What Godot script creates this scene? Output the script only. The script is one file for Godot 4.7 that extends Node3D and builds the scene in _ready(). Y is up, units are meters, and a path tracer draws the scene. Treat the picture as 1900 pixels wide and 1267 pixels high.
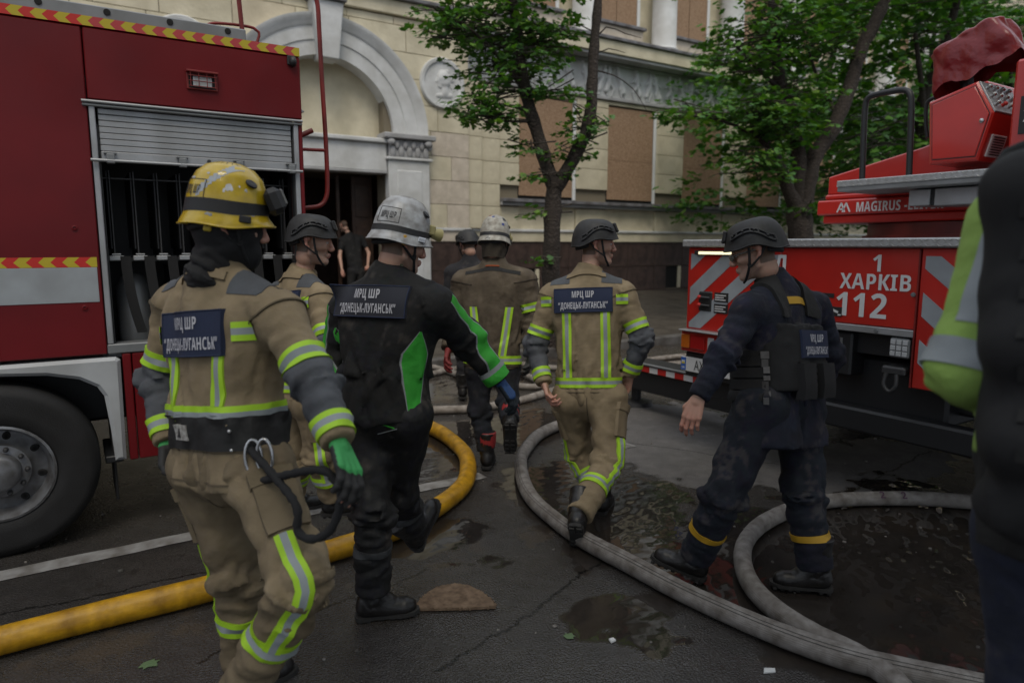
extends Node3D

# ---------------------------------------------------------------- shape buffers
class MB:
	var v := PackedVector3Array()
	var n := PackedVector3Array()
	var uv := PackedVector2Array()
	var col := PackedColorArray()
	var ix := PackedInt32Array()
	var c := Color.WHITE
	func vert(p: Vector3, nn: Vector3, t := Vector2.ZERO) -> int:
		v.append(p); n.append(nn); uv.append(t); col.append(c)
		return v.size() - 1
	func face(i: int, j: int, k: int) -> void:
		var cr := (v[j] - v[i]).cross(v[k] - v[i])
		if cr.dot(n[i] + n[j] + n[k]) > 0.0:
			ix.append(i); ix.append(k); ix.append(j)
		else:
			ix.append(i); ix.append(j); ix.append(k)
	func tri(a: Vector3, b: Vector3, d: Vector3, nn: Vector3) -> void:
		var i := vert(a, nn); var j := vert(b, nn); var k := vert(d, nn)
		face(i, j, k)
	func quad(a: Vector3, b: Vector3, d: Vector3, e: Vector3, nn: Vector3, ta := Vector2(0, 0), tb := Vector2(1, 0), tc := Vector2(1, 1), td := Vector2(0, 1)) -> void:
		var i := vert(a, nn, ta); var j := vert(b, nn, tb); var k := vert(d, nn, tc); var l := vert(e, nn, td)
		face(i, j, k); face(i, k, l)
	func box(ce: Vector3, s: Vector3, bev := 0.0, b := Basis()) -> void:
		var h := s * 0.5
		bev = minf(bev, minf(h.x, minf(h.y, h.z)) * 0.9)
		var ax := [Vector3.RIGHT, Vector3.UP, Vector3.BACK]
		for a in 3:
			var u: int = (a + 1) % 3; var w: int = (a + 2) % 3
			for sg in [-1.0, 1.0]:
				var o: Vector3 = ax[a] * h[a] * sg
				var du: Vector3 = ax[u] * (h[u] - bev); var dw: Vector3 = ax[w] * (h[w] - bev)
				quad(ce + b * (o - du - dw), ce + b * (o + du - dw), ce + b * (o + du + dw), ce + b * (o - du + dw), b * (ax[a] * sg), Vector2(0, 0), Vector2(s[u], 0), Vector2(s[u], s[w]), Vector2(0, s[w]))
		if bev <= 0.0:
			return
		for a in 3:
			var u: int = (a + 1) % 3; var w: int = (a + 2) % 3
			for su in [-1.0, 1.0]:
				for sw in [-1.0, 1.0]:
					var p: Vector3 = ax[u] * h[u] * su + ax[w] * (h[w] - bev) * sw
					var q: Vector3 = ax[u] * (h[u] - bev) * su + ax[w] * h[w] * sw
					var l: Vector3 = ax[a] * (h[a] - bev)
					quad(ce + b * (p - l), ce + b * (p + l), ce + b * (q + l), ce + b * (q - l), b * (ax[u] * su + ax[w] * sw).normalized())
		for sx in [-1.0, 1.0]:
			for sy in [-1.0, 1.0]:
				for sz in [-1.0, 1.0]:
					tri(ce + b * Vector3(h.x * sx, (h.y - bev) * sy, (h.z - bev) * sz), ce + b * Vector3((h.x - bev) * sx, h.y * sy, (h.z - bev) * sz), ce + b * Vector3((h.x - bev) * sx, (h.y - bev) * sy, h.z * sz), b * Vector3(sx, sy, sz).normalized())
	# rows of points, smooth; wrap closes each row
	func grid(rows: Array, wrap := false, flip := false, uvs := Vector2(1, 1)) -> void:
		var nr := rows.size()
		var nc: int = rows[0].size()
		var base := v.size()
		for i in nr:
			var r: PackedVector3Array = rows[i]
			var rp: PackedVector3Array = rows[maxi(i - 1, 0)]
			var rn: PackedVector3Array = rows[mini(i + 1, nr - 1)]
			for j in nc:
				var l := (j - 1 + nc) % nc if wrap else maxi(j - 1, 0)
				var g := (j + 1) % nc if wrap else mini(j + 1, nc - 1)
				var nn := (r[g] - r[l]).cross(rn[j] - rp[j])
				if nn.length_squared() < 1e-16:
					nn = (rn[g] - rn[l]).cross(rn[j] - rp[j]) + (rp[g] - rp[l]).cross(rn[j] - rp[j])
				nn = nn.normalized()
				vert(r[j], -nn if flip else nn, Vector2(float(j) / (nc - 1) * uvs.x, float(i) / (nr - 1) * uvs.y))
		for i in nr - 1:
			for j in (nc if wrap else nc - 1):
				var a := base + i * nc + j
				var b := base + i * nc + (j + 1) % nc
				face(a, b, b + nc); face(a, b + nc, a + nc)
	func tube(pts: PackedVector3Array, radii: PackedFloat32Array, seg := 10, caps := true, uvs := 1.0) -> void:
		var np := pts.size()
		var rows := []
		var t0 := (pts[1] - pts[0]).normalized()
		var u := t0.cross(Vector3.UP if absf(t0.y) < 0.9 else Vector3.RIGHT).normalized()
		var along := 0.0
		var base := v.size()
		for i in np:
			var t := (pts[mini(i + 1, np - 1)] - pts[maxi(i - 1, 0)]).normalized()
			u = (u - t * u.dot(t)).normalized()
			var w := t.cross(u)
			if i > 0:
				along += pts[i].distance_to(pts[i - 1])
			var r: float = radii[mini(i, radii.size() - 1)]
			for j in seg + 1:
				var an := TAU * j / seg
				var d := u * cos(an) + w * sin(an)
				vert(pts[i] + d * r, d, Vector2(float(j) / seg, along * uvs))
			if caps and (i == 0 or i == np - 1):
				rows.append([pts[i], -t if i == 0 else t, u, w, r])
		for i in np - 1:
			for j in seg:
				var a := base + i * (seg + 1) + j
				face(a, a + 1, a + seg + 2); face(a, a + seg + 2, a + seg + 1)
		for k in rows:
			var ci := vert(k[0], k[1])
			var f := v.size()
			for j in seg:
				var an := TAU * j / seg
				vert(k[0] + (k[2] * cos(an) + k[3] * sin(an)) * k[4], k[1])
			for j in seg:
				face(ci, f + j, f + (j + 1) % seg)
	func lathe(prof: Array, seg: int, xf := Transform3D(), a0 := 0.0, a1 := TAU) -> void:
		# prof: Vector2(radius, height) about local y; each band is smooth within itself where the profile bends gently
		for i in prof.size() - 1:
			var p: Vector2 = prof[i]; var q: Vector2 = prof[i + 1]
			var d := (q - p).normalized()
			var m := Vector2(d.y, -d.x)
			var n0 := m; var n1 := m
			if i > 0:
				var e: Vector2 = (p - prof[i - 1]).normalized()
				if e.dot(d) > 0.7: n0 = (m + Vector2(e.y, -e.x)).normalized()
			if i < prof.size() - 2:
				var e: Vector2 = (prof[i + 2] - q).normalized()
				if e.dot(d) > 0.7: n1 = (m + Vector2(e.y, -e.x)).normalized()
			var b := v.size()
			for j in seg + 1:
				var an := a0 + (a1 - a0) * j / seg
				var cs := Vector3(cos(an), 0, sin(an))
				vert(xf * (cs * p.x + Vector3(0, p.y, 0)), (xf.basis * (cs * n0.x + Vector3(0, n0.y, 0))).normalized(), Vector2(float(j) / seg, 0))
				vert(xf * (cs * q.x + Vector3(0, q.y, 0)), (xf.basis * (cs * n1.x + Vector3(0, n1.y, 0))).normalized(), Vector2(float(j) / seg, 1))
			for j in seg:
				var k := b + j * 2
				if p.x > 1e-6: face(k, k + 2, k + 1)
				if q.x > 1e-6: face(k + 1, k + 2, k + 3)
	# a polygon in local xy, from z = 0 to z = -depth (front faces +z), with a bevel on the front edge
	func prism(poly: PackedVector2Array, depth: float, xf := Transform3D(), bev := 0.0, back := true) -> void:
		if Geometry2D.is_polygon_clockwise(poly):
			poly = poly.duplicate(); poly.reverse()
		var inner := poly
		if bev > 0.0:
			inner = PackedVector2Array()
			var k := poly.size()
			for i in k:
				var a := (poly[i] - poly[(i - 1 + k) % k]).normalized()
				var b := (poly[(i + 1) % k] - poly[i]).normalized()
				var na := Vector2(-a.y, a.x); var nb := Vector2(-b.y, b.x)
				var m := na + nb
				inner.append(poly[i] + m * bev / maxf(0.4, 1.0 + na.dot(nb)))
		var t := Geometry2D.triangulate_polygon(inner)
		var f := (xf.basis * Vector3.BACK).normalized()
		for i in range(0, t.size(), 3):
			var b := v.size()
			for j in 3:
				var q := inner[t[i + j]]
				vert(xf * Vector3(q.x, q.y, 0), f, q)
			face(b, b + 1, b + 2)
			if back:
				b = v.size()
				for j in 3:
					var q := poly[t[i + j]]
					vert(xf * Vector3(q.x, q.y, -depth), -f, q)
				face(b, b + 1, b + 2)
		for i in poly.size():
			var p := poly[i]; var q := poly[(i + 1) % poly.size()]
			var e := (q - p).normalized()
			var nn := (xf.basis * Vector3(e.y, -e.x, 0)).normalized()
			quad(xf * Vector3(p.x, p.y, -depth), xf * Vector3(q.x, q.y, -depth), xf * Vector3(q.x, q.y, -bev), xf * Vector3(p.x, p.y, -bev), nn)
			if bev > 0.0:
				var pi := inner[i]; var qi := inner[(i + 1) % poly.size()]
				quad(xf * Vector3(p.x, p.y, -bev), xf * Vector3(q.x, q.y, -bev), xf * Vector3(qi.x, qi.y, 0), xf * Vector3(pi.x, pi.y, 0), (nn + f).normalized())
	func ball(ce: Vector3, r: Vector3, seg := 12, b := Basis()) -> void:
		var rows := []
		for i in range(0, seg / 2 + 1):
			var la := PI * i / (seg / 2) - PI / 2
			var row := PackedVector3Array()
			for j in seg:
				var an := TAU * j / seg
				row.append(Vector3(cos(la) * cos(an), sin(la), cos(la) * sin(an)))
			rows.append(row)
		var base := v.size()
		for row in rows:
			for p in row:
				vert(ce + b * (p * r), (b * (p / r)).normalized())
		for i in rows.size() - 1:
			for j in seg:
				var a := base + i * seg + j
				var d := base + i * seg + (j + 1) % seg
				if i > 0: face(a, d, d + seg)
				if i < rows.size() - 2 or i == 0: face(a, d + seg, a + seg)
				elif i == rows.size() - 2: face(a, d, a + seg)
	func add(o: MB, xf := Transform3D()) -> void:
		var b := v.size()
		var nb := xf.basis.inverse().transposed()
		for i in o.v.size():
			v.append(xf * o.v[i]); n.append((nb * o.n[i]).normalized()); uv.append(o.uv[i]); col.append(o.col[i])
		var fl := xf.basis.determinant() < 0.0
		for i in range(0, o.ix.size(), 3):
			ix.append(b + o.ix[i]); ix.append(b + o.ix[i + (2 if fl else 1)]); ix.append(b + o.ix[i + (1 if fl else 2)])
	func mesh() -> ArrayMesh:
		var a := []
		a.resize(Mesh.ARRAY_MAX)
		a[Mesh.ARRAY_VERTEX] = v; a[Mesh.ARRAY_NORMAL] = n; a[Mesh.ARRAY_TEX_UV] = uv; a[Mesh.ARRAY_COLOR] = col; a[Mesh.ARRAY_INDEX] = ix
		var m := ArrayMesh.new()
		if v.size():
			m.add_surface_from_arrays(Mesh.PRIMITIVE_TRIANGLES, a)
		return m

# ---------------------------------------------------------------- distance fields
class Fld:
	var o: Vector3
	var c: float
	var nx: int
	var ny: int
	var nz: int
	var f: PackedFloat32Array
	var w: PackedByteArray
	func at(p: Vector3) -> float:
		var q := (p - o) / c
		var x := int(floorf(q.x)); var y := int(floorf(q.y)); var z := int(floorf(q.z))
		if x < 0 or y < 0 or z < 0 or x >= nx - 1 or y >= ny - 1 or z >= nz - 1:
			return 1.0
		var tx := q.x - x; var ty := q.y - y; var tz := q.z - z
		var i := (z * ny + y) * nx + x
		var k := nx * ny
		var a := lerpf(lerpf(f[i], f[i + 1], tx), lerpf(f[i + nx], f[i + nx + 1], tx), ty)
		var b := lerpf(lerpf(f[i + k], f[i + k + 1], tx), lerpf(f[i + k + nx], f[i + k + nx + 1], tx), ty)
		return lerpf(a, b, tz)
	func near(p: Vector3) -> int:
		var q := (p - o) / c
		return w[(clampi(roundi(q.z), 0, nz - 1) * ny + clampi(roundi(q.y), 0, ny - 1)) * nx + clampi(roundi(q.x), 0, nx - 1)]
	# from a point inside, outwards to where the surface is left
	func hit(p: Vector3, d: Vector3, most := 0.32, off := 0.003) -> Vector3:
		var s := c * 0.6
		var t := 0.0
		var last := -1.0
		var inside := false
		while t < most:
			var e := at(p + d * t)
			if e < 0.0:
				inside = true
			elif inside:
				var b := s * last / (last - e)
				return p + d * (t - s + b + off)
			last = e
			t += s
		return p + d * (most * 0.42 + off)

# a bone: [a, b, radius at a, radius at b, cut (1 flat at b, 2 flat at a), fold along, fold across, fold size, squash across vector]
static func field(bones: Array, cell: float, k: float, noise: FastNoiseLite) -> Fld:
	var g := Fld.new()
	g.c = cell
	var m := k + cell * 2.5
	var lo := Vector3(1e9, 1e9, 1e9)
	var hi := -lo
	for b in bones:
		var r: float = maxf(b[2], b[3]) + m
		lo = lo.min(b[0].min(b[1]) - Vector3(r, r, r))
		hi = hi.max(b[0].max(b[1]) + Vector3(r, r, r))
	g.o = lo
	g.nx = int((hi.x - lo.x) / cell) + 2
	g.ny = int((hi.y - lo.y) / cell) + 2
	g.nz = int((hi.z - lo.z) / cell) + 2
	var nx := g.nx; var ny := g.ny; var nz := g.nz
	var f := PackedFloat32Array()
	f.resize(nx * ny * nz)
	f.fill(1.0)
	var w := PackedByteArray()
	w.resize(nx * ny * nz)
	var ik := 0.25 / k
	for bi in bones.size():
		var b: Array = bones[bi]
		var a: Vector3 = b[0]
		var ab: Vector3 = b[1] - a
		var ra: float = b[2]
		var dr: float = b[3] - ra
		var cut: int = b[4]
		var l2 := ab.length_squared()
		var l := sqrt(l2)
		var il2 := 1.0 / maxf(l2, 1e-9)
		var R := maxf(b[2], b[3]) + m
		var z0 := maxi(0, int((minf(a.z, b[1].z) - R - lo.z) / cell)); var z1 := mini(nz, int((maxf(a.z, b[1].z) + R - lo.z) / cell) + 2)
		var y0 := maxi(0, int((minf(a.y, b[1].y) - R - lo.y) / cell)); var y1 := mini(ny, int((maxf(a.y, b[1].y) + R - lo.y) / cell) + 2)
		for z in range(z0, z1):
			var pz := lo.z + z * cell
			for y in range(y0, y1):
				var py := lo.y + y * cell
				var ta := 0.0; var tb := 1.0
				if absf(ab.y) > 1e-4:
					var t1 := (py - R - a.y) / ab.y; var t2 := (py + R - a.y) / ab.y
					ta = maxf(ta, minf(t1, t2)); tb = minf(tb, maxf(t1, t2))
				if absf(ab.z) > 1e-4:
					var t1 := (pz - R - a.z) / ab.z; var t2 := (pz + R - a.z) / ab.z
					ta = maxf(ta, minf(t1, t2)); tb = minf(tb, maxf(t1, t2))
				if ta > tb:
					continue
				var xa := a.x + ab.x * ta; var xb := a.x + ab.x * tb
				var x0 := maxi(0, int((minf(xa, xb) - R - lo.x) / cell)); var x1 := mini(nx, int((maxf(xa, xb) + R - lo.x) / cell) + 2)
				var i := (z * ny + y) * nx + x0
				var pa := Vector3(lo.x + x0 * cell, py, pz) - a
				for x in range(x0, x1):
					var h := pa.dot(ab) * il2
					var t := clampf(h, 0.0, 1.0)
					var d := (pa - ab * t).length() - ra - dr * t
					if cut:
						if cut & 1: d = maxf(d, (h - 1.0) * l)
						if cut & 2: d = maxf(d, -h * l)
					if d < m:
						var e := f[i]
						if d < e:
							w[i] = bi
						var q := k - absf(d - e)
						f[i] = minf(d, e) - (q * q * ik if q > 0.0 else 0.0)
					i += 1
					pa.x += cell
	g.f = f
	g.w = w
	if noise:
		var lim := cell * 2.3
		var i := -1
		for z in nz:
			for y in ny:
				for x in nx:
					i += 1
					var e := f[i]
					if e < lim and e > -lim:
						var b: Array = bones[w[i]]
						if b.size() < 8 or b[7] == 0.0:
							continue
						var p := lo + Vector3(x, y, z) * cell
						var a: Vector3 = b[0]
						var dir: Vector3 = (b[1] - a)
						var l := dir.length()
						dir /= l
						var q := p - a
						var s := q.dot(dir)
						var c2 := q - dir * s
						var amp: float = b[7]
						var t := s / l
						if b[4] & 1:
							amp *= (0.6 + 1.1 * exp(-t * t * 16.0)) * clampf((1.0 - t) * 7.0, 0.12, 1.0)
						else:
							amp *= (0.55 + 1.1 * exp(-(t - 1.0) * (t - 1.0) * 16.0)) * clampf(0.45 + t * 2.0, 0.45, 1.0)
						var sk: Vector3 = c2 * b[6] + dir * (s * b[5]) + Vector3(w[i] * 7.3, 0, 0)
						var n1 := noise.get_noise_3dv(sk)
						var n2 := noise.get_noise_3dv(sk * 2.3 + Vector3(31, 5, 9))
						f[i] = e + amp * (0.75 - absf(n1) * 2.8 - absf(n2) * 0.55 + 0.1)
		g.f = f
	return g

# surface nets; [positions, indices]
static func skin(g: Fld) -> Array:
	var nx := g.nx; var ny := g.ny; var nz := g.nz
	var f := g.f
	var inside := PackedByteArray()
	inside.resize(f.size())
	var sx := 1; var sy := nx; var sz := nx * ny
	for i in f.size():
		if f[i] < 0.0:
			inside[i] = 1
	var vid := PackedInt32Array()
	vid.resize(f.size())
	vid.fill(-1)
	var pos := PackedVector3Array()
	var ix := PackedInt32Array()
	var off := [0, sx, sy, sx + sy, sz, sx + sz, sy + sz, sx + sy + sz]
	var ed := [[0, 1], [2, 3], [4, 5], [6, 7], [0, 2], [1, 3], [4, 6], [5, 7], [0, 4], [1, 5], [2, 6], [3, 7]]
	var cor := [Vector3(0, 0, 0), Vector3(1, 0, 0), Vector3(0, 1, 0), Vector3(1, 1, 0), Vector3(0, 0, 1), Vector3(1, 0, 1), Vector3(0, 1, 1), Vector3(1, 1, 1)]
	var st := [sx, sy, sz]
	var i := inside.find(1, 0)
	while i >= 0:
		for a in 3:
			for sg in 2:
				var j: int = i + (st[a] if sg else -st[a])
				if j < 0 or j >= f.size() or inside[j]:
					continue
				var e: int = mini(i, j)
				var u: int = st[(a + 1) % 3]; var v: int = st[(a + 2) % 3]
				var cells := [e - u - v, e - v, e, e - u]
				var ids := [0, 0, 0, 0]
				for q in 4:
					var cl: int = cells[q]
					if cl < 0 or cl + off[7] >= f.size():
						ids[q] = -1
						continue
					var id := vid[cl]
					if id < 0:
						var sum := Vector3.ZERO
						var cnt := 0
						for k in ed:
							var fa := f[cl + off[k[0]]]; var fb := f[cl + off[k[1]]]
							if (fa < 0.0) != (fb < 0.0):
								var t := fa / (fa - fb)
								sum += cor[k[0]] * (1.0 - t) + cor[k[1]] * t
								cnt += 1
						id = pos.size()
						vid[cl] = id
						pos.append(g.o + (Vector3(cl % nx, (cl / nx) % ny, cl / sz) + sum / maxi(cnt, 1)) * g.c)
					ids[q] = id
				if ids.has(-1):
					continue
				if sg:
					ix.append_array([ids[0], ids[2], ids[1], ids[0], ids[3], ids[2]])
				else:
					ix.append_array([ids[0], ids[1], ids[2], ids[0], ids[2], ids[3]])
		i = inside.find(1, i + 1)
	return [pos, ix]

static func normals(pos: PackedVector3Array, ix: PackedInt32Array) -> PackedVector3Array:
	var n := PackedVector3Array()
	n.resize(pos.size())
	for t in range(0, ix.size(), 3):
		var a := ix[t]; var b := ix[t + 1]; var c := ix[t + 2]
		var cr := (pos[c] - pos[a]).cross(pos[b] - pos[a])
		n[a] += cr; n[b] += cr; n[c] += cr
	for i in n.size():
		n[i] = n[i].normalized()
	return n

static func to_mb(pi: Array, paint := PackedColorArray(), shift := Vector3.ZERO) -> MB:
	var m := MB.new()
	var pos: PackedVector3Array = pi[0]
	var nn := normals(pos, pi[1])
	for i in pos.size():
		if paint.size():
			m.c = paint[i]
		m.vert(pos[i] - shift, nn[i])
	m.ix = pi[1]
	return m

# ---------------------------------------------------------------- nodes
var taken := {}
func numbered(called: String) -> String:
	taken[called] = taken.get(called, -1) + 1
	return called if taken[called] == 0 else "%s_%03d" % [called, taken[called]]

func thing(called: String, label: String, category: String, at := Vector3.ZERO, group := "") -> Node3D:
	var o := Node3D.new()
	o.name = numbered(called)
	add_child(o)
	o.position = at
	tag(o, label, category, group)
	return o

func tag(o: Node, label: String, category: String, group := "") -> void:
	o.set_meta("label", label)
	o.set_meta("category", category)
	if group:
		o.set_meta("group", group)

func part(parent: Node, called: String, m: Variant, mat: Material, xf := Transform3D()) -> MeshInstance3D:
	var o := MeshInstance3D.new()
	o.name = numbered(called) if parent == self else called
	o.mesh = m.mesh() if m is MB else m
	o.material_override = mat
	o.transform = xf
	parent.add_child(o, true)
	return o

func structure(called: String, m: Variant, mat: Material, xf := Transform3D(), kind := "structure") -> MeshInstance3D:
	var o := part(self, called, m, mat, xf)
	o.set_meta("kind", kind)
	return o

func T(p: Vector3, yaw := 0.0, s := 1.0) -> Transform3D:
	return Transform3D(Basis(Vector3.UP, yaw).scaled(Vector3.ONE * s), p)

# local x to the given right, y to up, z towards the viewer
func facing(p: Vector3, right: Vector3, up := Vector3.UP) -> Transform3D:
	var r := right.normalized()
	var z := r.cross(up).normalized()
	return Transform3D(Basis(r, z.cross(r).normalized(), z), p)

var boxes := {}
func box_mesh(s: Vector3, bev: float) -> ArrayMesh:
	var key := "%.3f %.3f %.3f %.4f" % [s.x, s.y, s.z, bev]
	if not boxes.has(key):
		var b := MB.new()
		b.box(Vector3.ZERO, s, bev)
		boxes[key] = b.mesh()
	return boxes[key]

func bx(parent: Node, called: String, ce: Vector3, s: Vector3, mat: Material, bev := 0.004, turn := Basis()) -> MeshInstance3D:
	return part(parent, called, box_mesh(s, bev), mat, Transform3D(turn, ce))

func spline(pts: Array, step := 0.05) -> PackedVector3Array:
	var out := PackedVector3Array()
	var k := pts.size()
	for i in k - 1:
		var p0: Vector3 = pts[maxi(i - 1, 0)]; var p1: Vector3 = pts[i]; var p2: Vector3 = pts[i + 1]; var p3: Vector3 = pts[mini(i + 2, k - 1)]
		var cnt := maxi(1, int(p1.distance_to(p2) / step))
		for j in cnt:
			out.append(p1.cubic_interpolate(p2, p0, p3, float(j) / cnt))
	out.append(pts[k - 1])
	return out

func pole(parent: Node, called: String, pts: Array, r: float, mat: Material, step := 0.03, seg := 10) -> MeshInstance3D:
	var b := MB.new()
	b.tube(spline(pts, step) if pts.size() > 2 else PackedVector3Array(pts), PackedFloat32Array([r]), seg)
	return part(parent, called, b, mat)

var fonts := {}
func letters(s: String, height: float, squeeze := 1.0, bold := true) -> MB:
	var t := TextMesh.new()
	if not fonts.has(bold):
		var sf := SystemFont.new()
		sf.font_names = PackedStringArray(["Droid Sans"])
		sf.font_weight = 700 if bold else 400
		fonts[bold] = sf
	t.font = fonts[bold]
	t.text = s
	t.font_size = 64
	t.pixel_size = 0.01
	t.depth = 0.05
	t.curve_step = 2.0
	var b := MB.new()
	var arr := t.get_mesh_arrays()
	if arr.is_empty():
		return b
	var vs: PackedVector3Array = arr[Mesh.ARRAY_VERTEX]
	var ns: PackedVector3Array = arr[Mesh.ARRAY_NORMAL]
	var ids: Variant = arr[Mesh.ARRAY_INDEX]
	var list: PackedInt32Array = ids if ids != null else PackedInt32Array(range(vs.size()))
	var sc := height / (0.714 * 0.64)
	for i in range(0, list.size(), 3):
		if ns[list[i]].z > 0.5:
			var k := b.v.size()
			for j in 3:
				var p := vs[list[i + j]]
				b.vert(Vector3(p.x * sc * squeeze, p.y * sc, 0), Vector3.BACK)
			b.face(k, k + 1, k + 2)
	return b

# ---------------------------------------------------------------- materials
var M := {}
func lin(r: float, g: float, b: float) -> Color:
	return Color(r, g, b).linear_to_srgb()

func noise(freq: float, sd: int, oct := 4, type := FastNoiseLite.TYPE_SIMPLEX_SMOOTH) -> FastNoiseLite:
	var n := FastNoiseLite.new()
	n.noise_type = type
	n.seed = sd
	n.frequency = freq
	n.fractal_octaves = oct
	return n

func grey(n: FastNoiseLite, size: int) -> Image:
	return n.get_seamless_image(size, size)

func tinted(im: Image, lo: Color, hi: Color, power := 1.0) -> ImageTexture:
	var src := im.get_data()
	var lut := []
	for i in 256:
		lut.append(lo.lerp(hi, pow(i / 255.0, power)))
	var out := PackedByteArray()
	out.resize(src.size() * 3)
	var rr := PackedByteArray(); var gg := PackedByteArray(); var bb := PackedByteArray()
	for i in 256:
		rr.append(int(lut[i].r * 255)); gg.append(int(lut[i].g * 255)); bb.append(int(lut[i].b * 255))
	var j := 0
	for i in src.size():
		var s := src[i]
		out[j] = rr[s]; out[j + 1] = gg[s]; out[j + 2] = bb[s]
		j += 3
	return ImageTexture.create_from_image(Image.create_from_data(im.get_width(), im.get_height(), false, Image.FORMAT_RGB8, out))

func bumps(im: Image, strength: float) -> ImageTexture:
	var k: Image = im.duplicate()
	k.convert(Image.FORMAT_RGBA8)
	k.bump_map_to_normal_map(strength)
	return ImageTexture.create_from_image(k)

func mat(called: String, c: Color, rough: float, o := {}) -> StandardMaterial3D:
	var m := StandardMaterial3D.new()
	m.resource_name = called
	m.albedo_color = c
	m.roughness = rough
	m.metallic = o.get("metal", 0.0)
	m.metallic_specular = o.get("spec", 0.5)
	if o.has("tex"):
		m.albedo_texture = o.tex
	if o.has("bump"):
		m.normal_enabled = true
		m.normal_texture = o.bump
		m.normal_scale = o.get("bscale", 1.0)
	if o.has("rtex"):
		m.roughness_texture = o.rtex
	if o.has("tri"):
		m.uv1_triplanar = true
		m.uv1_scale = Vector3.ONE * o.tri
		m.uv1_triplanar_sharpness = 4.0
	if o.has("coat"):
		m.clearcoat_enabled = true
		m.clearcoat = o.coat
		m.clearcoat_roughness = 0.08
	if o.has("vc"):
		m.vertex_color_use_as_albedo = true
	if o.has("rim"):
		m.rim_enabled = true
		m.rim = o.rim
		m.rim_tint = 0.6
	M[called] = m
	return m

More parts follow.
